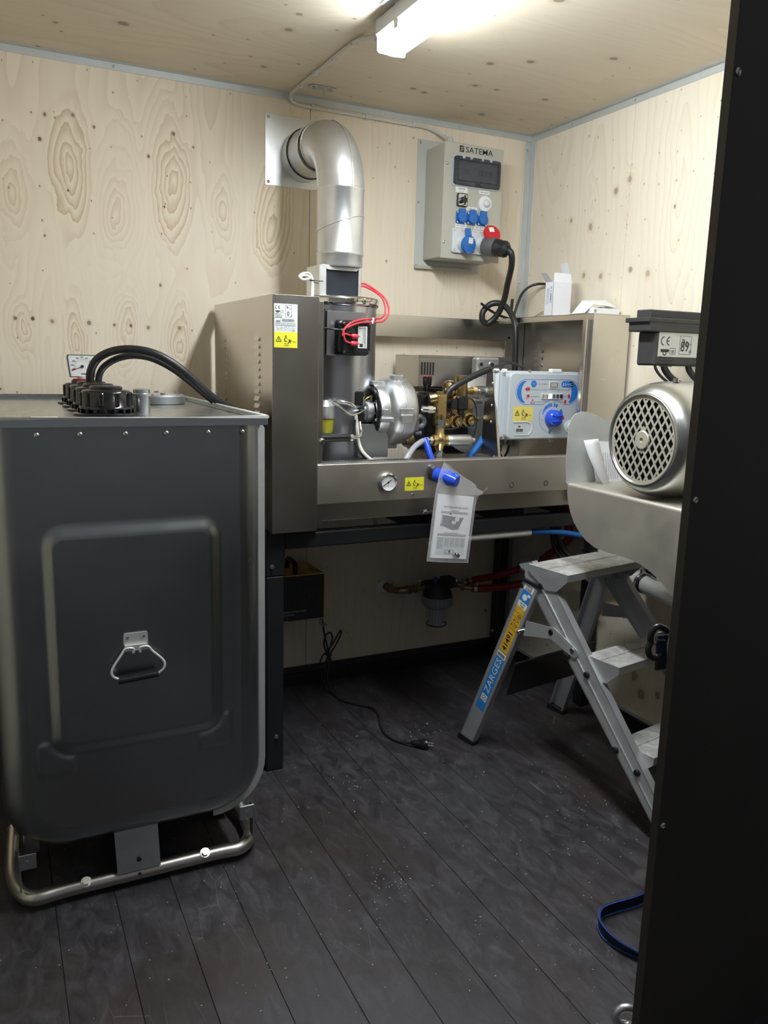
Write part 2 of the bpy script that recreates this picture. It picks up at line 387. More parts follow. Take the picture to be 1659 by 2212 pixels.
    def prism(s, poly, o, u, v, d):
        """extrude a 2D polygon (in axes u,v from o) along vector d"""
        o, u, v, d = V(o), V(u), V(v), V(d); n = len(poly)
        a = [o + u * x + v * y for x, y in poly]; b = [q + d for q in a]
        return s.add(a + b, [tuple(range(n - 1, -1, -1)), tuple(range(n, 2 * n))] + [(i, (i + 1) % n, (i + 1) % n + n, i + n) for i in range(n)])
    def ribbon(s, pts, wv, th):
        """strip following pts, width vector wv (or list), thickness th"""
        P = [V(p) for p in pts]; vs = []
        for i, p in enumerate(P):
            t = (P[min(i + 1, len(P) - 1)] - P[max(i - 1, 0)]).normalized()
            w_ = V(wv[i]) if isinstance(wv, list) else V(wv); nn = t.cross(w_).normalized() * th / 2
            vs += [p - w_ / 2 - nn, p + w_ / 2 - nn, p + w_ / 2 + nn, p - w_ / 2 + nn]
        fs = [(3, 2, 1, 0), tuple(len(vs) - 4 + k for k in range(4))]
        for i in range(len(P) - 1):
            for k in range(4): fs.append((i * 4 + k, i * 4 + (k + 1) % 4, i * 4 + 4 + (k + 1) % 4, i * 4 + 4 + k))
        return s.add(vs, fs)
    def ball(s, c, r, n=14, sc=(1, 1, 1)):
        c = V(c); m = n // 2; vs = []
        for j in range(m + 1):
            p = PI * j / m
            for i in range(n):
                t = 2 * PI * i / n
                vs.append(c + V((math.sin(p) * math.cos(t) * sc[0], math.sin(p) * math.sin(t) * sc[1], math.cos(p) * sc[2])) * r)
        fs = [(j * n + i, (j + 1) * n + i, (j + 1) * n + (i + 1) % n, j * n + (i + 1) % n) for j in range(m) for i in range(n)]
        return s.add(vs, fs, True)
    def torus(s, c, ax, R, r, n=24, k=8):
        c = V(c); ax, a, b = G.frame(ax)
        pts = [c + (a * math.cos(2 * PI * i / n) + b * math.sin(2 * PI * i / n)) * R for i in range(n)]
        return s.tube(pts, r, k, closed=True, spline=False)

def rr(w_, h_, r, n=4, x0=0.0, y0=0.0):
    """rounded rectangle outline centred at x0,y0"""
    o = []
    for (cx, cy, a) in ((w_ / 2 - r, h_ / 2 - r, 0), (-w_ / 2 + r, h_ / 2 - r, 90), (-w_ / 2 + r, -h_ / 2 + r, 180), (w_ / 2 - r, -h_ / 2 + r, 270)):
        for i in range(n + 1):
            t = math.radians(a + 90 * i / n); o.append((x0 + cx + r * math.cos(t), y0 + cy + r * math.sin(t)))
    return o

WM = {}   # world matrix of every object built here
def _link(name, g, mat, origin_m):
    me = bpy.data.meshes.new(name); inv = origin_m.inverted()
    me.from_pydata([inv @ V(p) for p in g.v], [], g.f)
    me.polygons.foreach_set('use_smooth', g.s); me.validate(); me.update()
    me.materials.append(M[mat] if isinstance(mat, str) else mat)
    o = bpy.data.objects.new(name, me); COL.objects.link(o); return o
def tag(o, label=None, cat=None, group=None, kind=None):
    if label: o['label'] = label
    if cat: o['category'] = cat
    if group: o['group'] = group
    if kind: o['kind'] = kind
    return o
def thing(name, label, cat, loc=(0, 0, 0), rz=0.0, group=None, kind=None):
    o = bpy.data.objects.new(name, None); COL.objects.link(o)
    o.location = loc; o.rotation_euler = (0, 0, rz); o.empty_display_size = 0.05
    WM[o] = Matrix.Translation(V(loc)) @ Matrix.Rotation(rz, 4, 'Z')
    return tag(o, label, cat, group, kind)
def part(name, g, mat, parent, label=None, local=False):
    if local: o = _link(name, g, mat, Matrix.Identity(4))
    else: o = _link(name, g, mat, WM[parent])
    o.parent = parent; WM[o] = WM[parent]
    if label: o['label'] = label
    return o
def single(name, g, mat, label=None, cat=None, group=None, kind=None):
    xs = [p[0] for p in g.v]; ys = [p[1] for p in g.v]; zs = [p[2] for p in g.v]
    m = Matrix.Translation(V(((min(xs) + max(xs)) / 2, (min(ys) + max(ys)) / 2, min(zs))))
    o = _link(name, g, mat, m); o.matrix_world = m; o.location = m.translation; WM[o] = m
    return tag(o, label, cat, group, kind)
def copy_tree(o, parent=None):
    c = o.copy(); COL.objects.link(c)
    if parent: c.parent = parent
    for ch in list(o.children): copy_tree(ch, c)
    return c

_fc = {}
def glyphs(txt, bold=0.0):
    k = (txt, bold)
    if k not in _fc:
        cu = bpy.data.curves.new('t', 'FONT'); cu.body = txt; cu.size = 1.0; cu.resolution_u = 2; cu.offset = bold
        ob = bpy.data.objects.new('t', cu); me = bpy.data.meshes.new_from_object(ob)
        vs = [tuple(v.co) for v in me.vertices]; fs = [tuple(p.vertices) for p in me.polygons]
        _fc[k] = (vs, fs); bpy.data.objects.remove(ob); bpy.data.curves.remove(cu); bpy.data.meshes.remove(me)
    return _fc[k]
class Fr:
    """flat frame on a surface: a to the right, b up, h outward"""
    def __init__(s, o, r=(1, 0, 0), u=(0, 0, 1)):
        s.o = V(o); s.r = V(r).normalized(); s.u = V(u).normalized(); s.n = s.r.cross(s.u)
    def p(s, a, b, h=0.0): return s.o + s.r * a + s.u * b + s.n * h
    def rect(s, g, a0, b0, a1, b1, h0=0.0, h1=0.0006):
        return g.hexa([s.p(a0, b0, h0), s.p(a1, b0, h0), s.p(a1, b1, h0), s.p(a0, b1, h0), s.p(a0, b0, h1), s.p(a1, b0, h1), s.p(a1, b1, h1), s.p(a0, b1, h1)])
    def poly(s, g, pts, h0=0.0, h1=0.0006):
        return g.prism(pts, s.p(0, 0, h0), s.r, s.u, s.n * (h1 - h0))
    def line(s, g, pts, wd, h0=0.0, h1=0.0006):
        for (a, b), (c, d) in zip(pts[:-1], pts[1:]):
            t = V((c - a, d - b)); 
            if t.length < 1e-6: continue
            t.normalize(); q = V((-t.y, t.x)) * wd / 2
            s.poly(g, [(a - q.x, b - q.y), (c - q.x, d - q.y), (c + q.x, d + q.y), (a + q.x, b + q.y)], h0, h1)
        return g
    def arc(s, g, ca, cb, r0, r1, t0, t1, n=12, h0=0.0, h1=0.0006):
        t0, t1 = math.radians(t0), math.radians(t1)
        o = [(ca + r1 * math.cos(t0 + (t1 - t0) * i / n), cb + r1 * math.sin(t0 + (t1 - t0) * i / n)) for i in range(n + 1)]
        if r0 > 0: o += [(ca + r0 * math.cos(t1 + (t0 - t1) * i / n), cb + r0 * math.sin(t1 + (t0 - t1) * i / n)) for i in range(n + 1)]
        return s.poly(g, o, h0, h1)
    def text(s, g, txt, a, b, size, al='l', h=0.0009, bold=0.0, sx=1.0):
        vs, fs = glyphs(txt, bold)
        if not vs: return g
        wd = max(v[0] for v in vs) * size * sx
        off = {'l': 0, 'c': -wd / 2, 'r': -wd}[al]
        return g.add([s.p(a + off + v[0] * size * sx, b + v[1] * size, h) for v in vs], fs)
def screw(parent, p, n, r=0.005, mat='zinc', name='screw', L=0.003):
    p, n = V(p), V(n).normalized()
    g = G(); g.turn([(0, L * 1.1), (r * 0.25, L), (r * 0.3, L * 0.6), (r * 0.6, L), (r, L * 0.45), (r, 0)][::-1], p, n, 12)
    return part(name, g, mat, parent)
def bolt(parent, p, n, r=0.007, mat='zinc', name='bolt', L=0.006):
    p, n = V(p), V(n).normalized()
    g = G(); g.cyl(p, p + n * 0.0015, r * 1.35, n=16); g.hexn(p + n * 0.0015, p + n * L, r)
    return part(name, g, mat, parent)

# ================================================================ STRUCTURE
XL, YF, H = -2.75, -2.05, 2.3
def struct(name, g, mat, label=None):
    return single(name, g, mat, label, kind='structure')
# floor: bearer slab + boards
fl = struct('floor', G().box((XL, YF - 0.1, -0.06), (0.1, 0.06, -0.03)), 'black', 'dark stained plank floor')
xs = [-1.084 + 0.14 * k for k in range(-14, 9)]
xs = [x for x in xs if XL < x < 0.0]; xs = [XL] + xs + [0.0]
for a, b in zip(xs[:-1], xs[1:]):
    g = G(); dz = random.uniform(-0.0008, 0.0)
    g.box((a + 0.0005, YF - 0.1, -0.03), (b - 0.0005, 0.0, dz), 0.0008)
    part('board', g, 'floor', fl)
struct('ground', G().box((-7, -7, -0.30), (4, YF - 0.1, -0.06)), 'ground', 'dark ground outside the doorway')
# back wall
wb = struct('wall_back', G().box((XL, 0.013, -0.03), (0.05, 0.03, H)), 'black', 'back wall lined with knotty plywood')
for x0, x1, mt in ((XL, -2.2235, 'ply_a'), (-2.2215, -1.0035, 'ply_a'), (-1.0015, -0.0005, 'ply_b')):
    part('plywood_panel', G().box((x0, 0.0, 0.0), (x1, 0.013, H), 0.0006), mt, wb)
wr = struct('wall_right', G().box((0.013, YF, -0.03), (0.03, 0.013, H)), 'black', 'right wall lined with pale plywood')
for y0, y1 in ((-0.62, 0.0), (-1.84, -0.6215), (-2.03, -1.8415)):
    part('plywood_panel', G().box((0.0, y0, 0.0), (0.013, y1, H), 0.0006), 'ply_c' if y0 < -0.7 else 'ply_c', wr)
struct('wall_left', G().box((XL - 0.03, YF, -0.03), (XL, 0.013, H)), 'ply_c', 'left end wall out of the picture')
wf = struct('wall_front', G().box((-1.095, YF, -0.05), (0.6, -2.031, 3.0), 0.001), 'panel', 'black painted door jamb panel at the right edge')
for z in (2.45, 1.797, 1.136, 0.537, 0.06):
    screw(wf, (-1.0855, YF, z), (0, -1, 0), 0.0062, 'zinc', L=0.003)
part('plywood_panel', G().box((-0.20, -2.0305, 0.0), (-0.001, -2.018, H - 0.001), 0.0006), 'ply_top', wf)  # unseen pale strip, added to be mirrored in the stainless front beam
struct('wall_front', G().box((XL, YF, -0.05), (-2.66, -2.03, 2.6), 0.001), 'panel', 'black door jamb out of the picture')
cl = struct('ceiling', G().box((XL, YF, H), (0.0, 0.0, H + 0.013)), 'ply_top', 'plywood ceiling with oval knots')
# trims
def trim(name, boxes, mat, label, screws=()):
    g = G()
    for lo, hi in boxes: g.box(lo, hi, 0.0008)
    o = struct(name, g, mat, label)
    for p, n in screws: screw(o, p, n, 0.0055, 'galv', L=0.002)
    return o
trim('trim_1', [((XL, -0.0025, H - 0.024), (-0.0, 0.0, H)), ((XL, -0.022, H - 0.002), (0.0, 0.0, H - 0.0001))], 'galv_flat', 'galvanized angle between back wall and ceiling',
     [((x, -0.0025, H - 0.013), (0, -1, 0)) for x in (-2.05, -1.70, -1.08, -0.70, -0.36)])
trim('trim_2', [((-0.0025, -2.03, H - 0.026), (0.0, -0.003, H - 0.0022)), ((-0.024, -2.03, H - 0.002), (-0.0025, -0.0225, H - 0.0001))], 'galv_flat', 'galvanized angle between right wall and ceiling',
     [((-0.0025, y, H - 0.014), (-1, 0, 0)) for y in (-0.27, -0.62, -1.1, -1.5)])
trim('trim_3', [((-0.034, -0.005, 0.08), (-0.0005, -0.0026, H - 0.026)), ((-0.0026, -0.036, 0.08), (-0.0003, -0.0055, H - 0.028))], 'galv_flat', 'vertical galvanized corner angle',
     [((-0.024, -0.005, 2.24), (0, -1, 0)), ((-0.0026, -0.024, 2.24), (-1, 0, 0)), ((-0.024, -0.005, 1.70), (0, -1, 0)), ((-0.0026, -0.024, 1.70), (-1, 0, 0))])
b1 = struct('baseboard_back', G().box((XL, -0.014, 0.0), (-0.012, -0.0, 0.052), 0.001), 'black', 'black steel profile along the foot of the back wall')
part('flange', G().box((XL, -0.008, 0.052), (-0.012, 0.0, 0.080), 0.001), 'box_black', b1)
b2 = struct('baseboard_right', G().box((-0.014, -2.03, 0.0), (0.0, -0.0, 0.045), 0.001), 'black', 'black steel profile along the foot of the right wall')
part('flange', G().box((-0.008, -2.03, 0.045), (-0.0, 0.0, 0.058), 0.001), 'galv_flat', b2)

# ================================================================ LAMP + CEILING THINGS
lt = thing('ceiling_light', 'lit linear tube fixture with a white diffuser on the plywood ceiling', 'ceiling light', (-1.04, -1.36, 2.30))
part('housing', G().box((-1.094, -1.982, 2.250), (-0.986, -0.752, 2.298), 0.006), 'ctrl_light', lt)
g = G(); prof = [(-0.046, -0.004), (-0.046, -0.018), (-0.040, -0.032), (-0.028, -0.043), (-0.012, -0.048), (0.012, -0.048), (0.028, -0.043), (0.040, -0.032), (0.046, -0.018), (0.046, -0.004)]
g.prism(prof, (-1.04, -1.975, 2.256), (1, 0, 0), (0, 0, 1), (0, 1.215, 0))
part('diffuser', g, 'lamp', lt, 'glowing white diffuser')
g = G(); g.box((-1.086, -0.758, 2.212), (-0.994, -0.745, 2.292), 0.006); part('end_cap', g, 'ctrl_light', lt)
g = G()
for i in range(4): g.torus((-1.066, -0.742 + i * 0.012, 2.272), (0, 1, 0), 0.013 - i * 0.001, 0.004, 16, 6)
g.cyl((-1.066, -0.75, 2.272), (-1.066, -0.695, 2.272), 0.012, 0.009, 14)
part('cable_gland', g, 'ctrl_light', lt)
for y in (-0.88, -1.80):
    g = G(); g.box((-1.125, y - 0.035, 2.2975), (-1.07, y + 0.035, 2.2995), 0.0008)
    g.box((-1.092, y - 0.012, 2.235), (-1.0855, y + 0.012, 2.298), 0.001)
    c = part('mounting_clip', g, 'galv', lt)
    screw(lt, (-1.112, y - 0.015, 2.2975), (0, 0, -1), 0.005)

cb = thing('cable', 'light grey cable clipped along ceiling and wall to the distribution box', 'cable', (-1.08, -0.4, 2.29))
pts = [(-1.066, -0.70, 2.272), (-1.070, -0.66, 2.283), (-1.080, -0.60, 2.2935), (-1.086, -0.50, 2.2935), (-1.086, -0.38, 2.2935), (-1.088, -0.25, 2.2935), (-1.088, -0.12, 2.2935), (-1.090, -0.045, 2.290), (-1.086, -0.020, 2.278), (-1.068, -0.012, 2.268),
       (-1.02, -0.010, 2.263), (-0.90, -0.0095, 2.263), (-0.76, -0.0095, 2.263), (-0.62, -0.0095, 2.262), (-0.53, -0.0095, 2.262), (-0.487, -0.014, 2.254), (-0.462, -0.035, 2.236), (-0.452, -0.065, 2.215), (-0.448, -0.08, 2.19)]
part('sheath', G().tube(pts, 0.0065, 10), 'cable_grey', cb)
for p in ((-1.082, -0.57), (-1.086, -0.42), (-1.088, -0.27), (-1.088, -0.13)):
    g = G(); g.box((p[0] - 0.0085, p[1] - 0.004, 2.285), (p[0] + 0.0085, p[1] + 0.004, 2.2995), 0.002); g.cyl((p[0] + 0.012, p[1], 2.2995), (p[0] + 0.012, p[1], 2.292), 0.003, n=8); g.box((p[0] + 0.006, p[1] - 0.004, 2.293), (p[0] + 0.016, p[1] + 0.004, 2.299), 0.001)
    part('cable_clip', g, 'ctrl_light', cb)
for x in (-1.0, -0.78, -0.575):
    g = G(); g.box((x - 0.004, -0.018, 2.2535), (x + 0.004, -0.001, 2.2725), 0.002); part('cable_clip', g, 'ctrl_light', cb)

br = thing('ceiling_bracket', 'small zinc plate with two bolts screwed to the ceiling', 'bracket', (-1.0, -0.13, 2.30))
part('plate', G().box((-1.055, -0.145, 2.296), (-0.958, -0.115, 2.2995), 0.001), 'galv', br)
for x in (-1.035, -0.975): bolt(br, (x, -0.13, 2.296), (0, 0, -1), 0.008, 'galv', L=0.009)
part('tab', G().box((-1.010, -0.145, 2.268), (-0.998, -0.142, 2.297), 0.001), 'galv', br)

# ================================================================ FLUE DUCT
PX, PYC = -1.028, -0.362     # vertical flue axis
du = thing('flue_duct', 'galvanized duct elbow from the wall plate down to the boiler', 'duct', (PX, PYC, 1.66))
g = G(); g.box((-1.178, -0.0025, 1.975), (-0.885, 0.0, 2.222), 0.0008); part('wall_plate', g, 'duct', du)
for x, z in ((-1.166, 2.21), (-1.166, 1.987)): screw(du, (x, -0.0025, z), (0, -1, 0), 0.006, 'galv')
R, r = 0.175, 0.080; zc = 2.088   # bend radius, pipe radius, height of the wall stub
yb = PYC + R                      # y where the bend begins
g = G(); g.turn([(r + 0.009, 0), (r + 0.008, 0.055), (r + 0.010, 0.057), (r + 0.006, 0.060), (r + 0.006, -yb - 0.030)], (PX, -0.003, zc), (0, -1, 0), 40)
g.torus((PX, -0.006, zc), (0, 1, 0), r + 0.006, 0.004, 40, 6)
part('collar', g, 'duct', du)
g = G(); 
g.turn([(r + 0.0012, 0), (r + 0.0012, -yb - 0.02 + 0.0)], (PX, -0.05, zc), (0, -1, 0), 40)
part('clamp_ring', G().torus((PX, -0.062, zc), (0, 1, 0), r + 0.0085, 0.0022, 40, 6), 'ink', du, 'dark rubber joint ring')
g = G(); n = 40; segs = 14; vs = []
for j in range(segs + 1):
    t = (PI / 2) * j / segs
    cy, cz = yb - R * math.sin(t), zc - R + R * math.cos(t)
    ry, rz = -math.sin(t), math.cos(t)
    for i in range(n):
        a = 2 * PI * i / n
        vs.append((PX + r * math.cos(a), cy + ry * r * math.sin(a), cz + rz * r * math.sin(a)))
g.add(vs, [(j * n + i, j * n + (i + 1) % n, (j + 1) * n + (i + 1) % n, (j + 1) * n + i) for j in range(segs) for i in range(n)], True)
el = part('elbow', g, 'duct', du)
# raised seam round the outside of the elbow and ring beads
sp = [(PX + 0.012, yb - (R + r + 0.0005) * math.sin(t), zc - R + (R + r + 0.0005) * math.cos(t)) for t in [PI / 2 * k / 16 for k in range(17)]]
g = G(); g.tube(sp, 0.0016, 6, spline=False)
g.torus((PX, yb, zc), (0, 1, 0), r + 0.0005, 0.0028, 40, 6); g.torus((PX, yb + 0.028, zc), (0, 1, 0), r + 0.004, 0.0028, 40, 6)
part('seam', g, 'duct', du)
for a, yy in ((2.75, yb + 0.014), (2.75, yb - 0.012)):
    screw(du, (PX + (r + 0.004) * math.cos(a), yy, zc + (r + 0.004) * math.sin(a)), (math.cos(a), 0, math.sin(a)), 0.004)
zt, zb = zc - R, 1.658
g = G(); g.turn([(r, zt - zb), (r, zt - zb - 0.0)], (PX, PYC, zb), (0, 0, 1), 40) if False else None
g = G(); g.turn([(r - 0.004, 0), (r - 0.001, 0.006), (r - 0.001, 0.040), (r + 0.003, 0.044), (r, 0.048), (r, zt - zb - 0.004), (r + 0.003, zt - zb), (r, zt - zb + 0.004)], (PX, PYC, zb), (0, 0, 1), 40, sharp=3.0)
part('straight_pipe', g, 'duct', du)
hx = [(PX + (r + 0.0006) * math.cos(a), PYC + (r + 0.0006) * math.sin(a), 1.800 + 0.028 * math.cos(a + 0.45)) for a in [2 * PI * k / 36 for k in range(37)]]
part('spiral_seam', G().tube(hx, 0.0016, 6, spline=False), 'duct', du)

# ================================================================ STICKER HELPERS
def pictogram(fr, g, a, b, s):
    """warning triangle, figure and crossed-out lance, in a field about 1 wide x 0.55 high times s"""
    L = lambda pts, wd: fr.line(g, [(a + x * s, b + y * s) for x, y in pts], wd * s, 0.0006, 0.0011)
    L([(0.08, 0.22), (0.30, 0.22), (0.19, 0.42), (0.08, 0.22)], 0.022); L([(0.19, 0.36), (0.19, 0.25)], 0.022)
    fr.arc(g, a + 0.50 * s, b + 0.43 * s, 0, 0.028 * s, 0, 360, 10, 0.0006, 0.0011)
    L([(0.48, 0.39), (0.44, 0.31), (0.46, 0.23), (0.54, 0.22)], 0.03); L([(0.52, 0.39), (0.555, 0.32)], 0.02)
    L([(0.58, 0.12), (0.70, 0.30)], 0.035); L([(0.62, 0.32), (0.72, 0.16)], 0.02); L([(0.66, 0.22), (0.76, 0.26)], 0.02)
    L([(0.80, 0.22), (0.92, 0.22)], 0.012); L([(0.44, 0.13), (0.54, 0.13)], 0.012)
    fr.text(g, '30-80°C', a + 0.42 * s, b + 0.035 * s, 0.07 * s)
def warn_label(parent, fr, a, b, w_, mat='yellow'):
    h_ = w_ * 0.62; g = G(); fr.rect(g, a, b, a + w_, b + h_)
    o = part('warning_label', g, mat, parent, 'yellow warning sticker with triangle and figure pictogram')
    g = G(); pictogram(fr, g, a, b + w_ * 0.03, w_); part('print', g, 'ink', o); return o
def tiny_lines(fr, g, a, b, w_, n, step, hh, seed=1):
    rnd = random.Random(seed)
    for i in range(n):
        x = a
        while x < a + w_ - 0.002:
            l = rnd.uniform(0.002, 0.007)
            fr.rect(g, x, b - i * step, min(x + l, a + w_), b - i * step + hh, 0.0006, 0.0009); x += l + rnd.uniform(0.0008, 0.002)
def ce(fr, g, a, b, h_):
    r = h_ / 2
    fr.arc(g, a + r, b + r, r * 0.76, r, 90, 270, 12, 0.0006, 0.001)
    fr.arc(g, a + r * 2.7, b + r, r * 0.76, r, 90, 270, 12, 0.0006, 0.001); fr.rect(g, a + r * 1.8, b + r - r * 0.12, a + r * 2.6, b + r + r * 0.12, 0.0006, 0.001)
def emblem(fr, g, a, b, w_):
    """dark maker's emblem: block with an oval under it"""
    fr.poly(g, [(a, b + w_ * 0.22), (a + w_, b + w_ * 0.22), (a + w_ * 1.04, b + w_ * 0.5), (a - w_ * 0.04, b + w_ * 0.5)], 0.0006, 0.001)
    fr.arc(g, a + w_ / 2, b + w_ * 0.14, w_ * 0.14, w_ * 0.24, 160, 380, 12, 0.0006, 0.001)
def plate_label(parent, fr, a, b, w_, h_, big, lm='white'):
    g = G(); fr.rect(g, a, b, a + w_, b + h_)
    o = part('rating_label', g, lm, parent, 'white rating plate with CE mark and the number ' + big)
    g = G(); k = w_
    ce(fr, g, a + 0.045 * k, b + h_ - 0.22 * k, 0.15 * k)
    emblem(fr, g, a + 0.06 * k, b + h_ - 0.37 * k, 0.18 * k)
    fr.text(g, 'Mazzoni srl', a + 0.04 * k, b + h_ - 0.43 * k, 0.055 * k, bold=0.01)
    tiny_lines(fr, g, a + 0.04 * k, b + h_ - 0.48 * k, 0.30 * k, 3, 0.045 * k, 0.016 * k)
    fr.line(g, [(a + 0.27 * k, b + h_ - 0.36 * k), (a + 0.39 * k, b + h_ - 0.36 * k), (a + 0.39 * k, b + h_ - 0.26 * k), (a + 0.27 * k, b + h_ - 0.26 * k), (a + 0.27 * k, b + h_ - 0.36 * k)], 0.006 * k, 0.0006, 0.001)
    fr.text(g, '11' if big == '0' else '88', a + 0.33 * k, b + h_ - 0.345 * k, 0.08 * k, 'c', sx=0.8)
    fr.line(g, [(a + 0.48 * k, b + 0.05 * k), (a + 0.74 * k, b + 0.05 * k), (a + 0.74 * k, b + h_ - 0.05 * k), (a + 0.48 * k, b + h_ - 0.05 * k), (a + 0.48 * k, b + 0.05 * k)], 0.006 * k, 0.0006, 0.001)
    fr.text(g, 'L', a + 0.62 * k, b + h_ - 0.20 * k, 0.11 * k, 'l'); fr.text(g, 'WA', a + 0.67 * k, b + h_ - 0.20 * k, 0.05 * k)
    fr.arc(g, a + 0.545 * k, b + h_ - 0.15 * k, 0.03 * k, 0.05 * k, -90, 120, 10, 0.0006, 0.001); fr.arc(g, a + 0.535 * k, b + h_ - 0.15 * k, 0, 0.012 * k, 0, 360, 8, 0.0006, 0.001)
    fr.text(g, big, a + 0.595 * k, b + 0.10 * k, 0.24 * k, 'c', bold=0.012, sx=0.85); fr.text(g, 'dB', a + 0.69 * k, b + 0.075 * k, 0.07 * k)
    part('print', g, 'ink', o); return o

# ================================================================ WALL DISTRIBUTION BOX
eb = thing('distribution_box', 'grey power distribution box with blue and red sockets on the back wall', 'electrical box', (-0.41, 0, 1.735))
x0, x1, zb_, zt_ = -0.505, -0.262, 1.758, 2.178     # front face x range at y=-0.155
g = G(); g.box((-0.548, -0.003, 1.722), (-0.240, 0.0, 2.218), 0.001); 
part('back_plate', g, 'grey_plate', eb)
for x, z in ((-0.537, 2.205), (-0.539, 1.98), (-0.541, 1.735), (-0.250, 1.735)): screw(eb, (x, -0.003, z), (0, -1, 0), 0.0055, 'galv')
DEP = 0.155
g = G(); g.box((x0 - 0.004, -DEP + 0.012, zb_ - 0.002), (x1 + 0.02, -0.003, zt_ + 0.002), 0.003); part('case', g, 'grey_box', eb)
g = G(); g.box((x0 - 0.006, -DEP, zb_ - 0.006), (x1 + 0.022, -DEP + 0.012, zt_ + 0.005), 0.002); part('front_panel', g, 'grey_box', eb)
F = Fr((x0, -DEP, zb_)); W_, H_ = x1 + 0.018 - x0, zt_ - zb_
for a, b in ((0.006, 0.345), (0.006, 0.055)): screw(eb, F.p(a, b), (0, -1, 0), 0.0055, 'galv')
g = G(); g.box((-0.41 - 0.14, -0.006, 1.722), (-0.41 + 0.13, -0.018, 1.735), 0.001); part('bottom_rail', g, 'grey_box', eb)
# lettering
g = G(); F.text(g, 'SATEMA', 0.086, 0.3945, 0.030, h=0.0012, bold=0.004, sx=1.14)
F.rect(g, 0.060, 0.3935, 0.079, 0.4165, 0.0, 0.001)
part('lettering', g, 'ink', eb, 'black company lettering')
g = G(); F.line(g, [(0.0765, 0.412), (0.066, 0.409), (0.074, 0.403), (0.0625, 0.398)], 0.003, 0.001, 0.0014); part('logo_mark', g, 'grey_box', eb)
# breaker window
wx0, wx1, wz0, wz1 = 0.034, 0.241, 0.272, 0.374
g = G(); F.poly(g, rr(wx1 - wx0 + 0.014, wz1 - wz0 + 0.012, 0.012, 4, (wx0 + wx1) / 2, (wz0 + wz1) / 2), 0, 0.004); bw = part('window_frame', g, 'ctrl', eb)
g = G(); F.rect(g, wx0 + 0.01, wz0 + 0.01, wx1 - 0.01, wz1 - 0.01, 0.004, 0.005); part('breaker_field', g, 'ctrl', bw)
g = G()
for a in [0.082, 0.088, 0.094] + [0.148 + 0.009 * k for k in range(7)]: F.rect(g, a, 0.313, a + 0.006, 0.333, 0.005, 0.010); 
part('breakers', g, 'ink', bw, 'row of black breaker toggles')
g = G(); F.poly(g, rr(wx1 - wx0, wz1 - wz0, 0.012, 4, (wx0 + wx1) / 2, (wz0 + wz1) / 2), 0.016, 0.020)
F.line(g, [(wx0 + 0.004, wz0 + 0.004), (wx1 - 0.004, wz0 + 0.004), (wx1 - 0.004, wz1 - 0.004), (wx0 + 0.004, wz1 - 0.004), (wx0 + 0.004, wz0 + 0.004)], 0.008, 0.004, 0.018)
part('window_lid', g, 'smoke', eb, 'smoked transparent lid over the breakers')
g = G(); F.line(g, [(wx0 + 0.010, wz0 + 0.014), (wx1 - 0.010, wz0 + 0.014), (wx1 - 0.010, wz1 - 0.014), (wx0 + 0.010, wz1 - 0.014), (wx0 + 0.010, wz0 + 0.014)], 0.0022, 0.020, 0.022)
F.rect(g, 0.125, wz0 + 0.001, 0.148, wz0 + 0.009, 0.018, 0.023)
part('lid_rim', g, 'plastic_black', eb)
g = G()
for a in (0.064, 0.098, 0.150, 0.188):
    for k in range(3): F.rect(g, a + k * 0.004, wz1 - 0.008, a + k * 0.004 + 0.0015, wz1 + 0.002, 0.019, 0.022)
part('hinge_ribs', g, 'ctrl_light', eb)
# text labels on the panel
def panel_label(a0, b0, a1, b1, txts):
    g = G(); F.rect(g, a0, b0, a1, b1, 0, 0.0006); o = part('paper_label', g, 'white', eb, 'white label strip')
    g = G()
    for t, aa, bb, sz in txts: F.text(g, t, aa, bb, sz, 'c', h=0.001, bold=0.006)
    part('print', g, 'ink', o)
panel_label(0.049, 0.244, 0.103, 0.267, [('Belysning', 0.076, 0.257, 0.0078), ('PÅ   AV', 0.076, 0.247, 0.0058)])
panel_label(0.156, 0.250, 0.206, 0.263, [('Skymningsrelä', 0.181, 0.2545, 0.0066)])
panel_label(0.099, 0.182, 0.151, 0.196, [('230V 16A', 0.125, 0.1865, 0.0075)])
panel_label(0.053, 0.115, 0.104, 0.129, [('230V 16A 2P+J', 0.0785, 0.1195, 0.0066)])
panel_label(0.142, 0.115, 0.190, 0.129, [('400V 16A 5P', 0.166, 0.1195, 0.0068)])
# rotary switch
g = G(); F.poly(g, rr(0.046, 0.050, 0.006, 3, 0.078, 0.217), 0, 0.007); sw = part('rotary_switch', g, 'plastic_black', eb)
g = G(); F.poly(g, rr(0.038, 0.042, 0.004, 3, 0.079, 0.217), 0.007, 0.0085); part('switch_plate', g, 'zinc', sw)
g = G(); g.cyl(F.p(0.078, 0.215, 0.008), F.p(0.078, 0.215, 0.024), 0.0135, 0.012, 18); F.rect(g, 0.073, 0.197, 0.083, 0.231, 0.009, 0.026); part('switch_knob', g, 'plastic_black', sw)
# round motion sensor
g = G(); g.turn([(0, 0.009), (0.012, 0.009), (0.029, 0.005), (0.031, 0)], F.p(0.186, 0.214, 0), (0, -1, 0), 28); so = part('motion_sensor', g, 'white', eb, 'round white motion sensor')
g = G(); g.ball(F.p(0.188, 0.214, 0.004), 0.0165, 18); part('sensor_dome', g, 'ctrl_light', so)
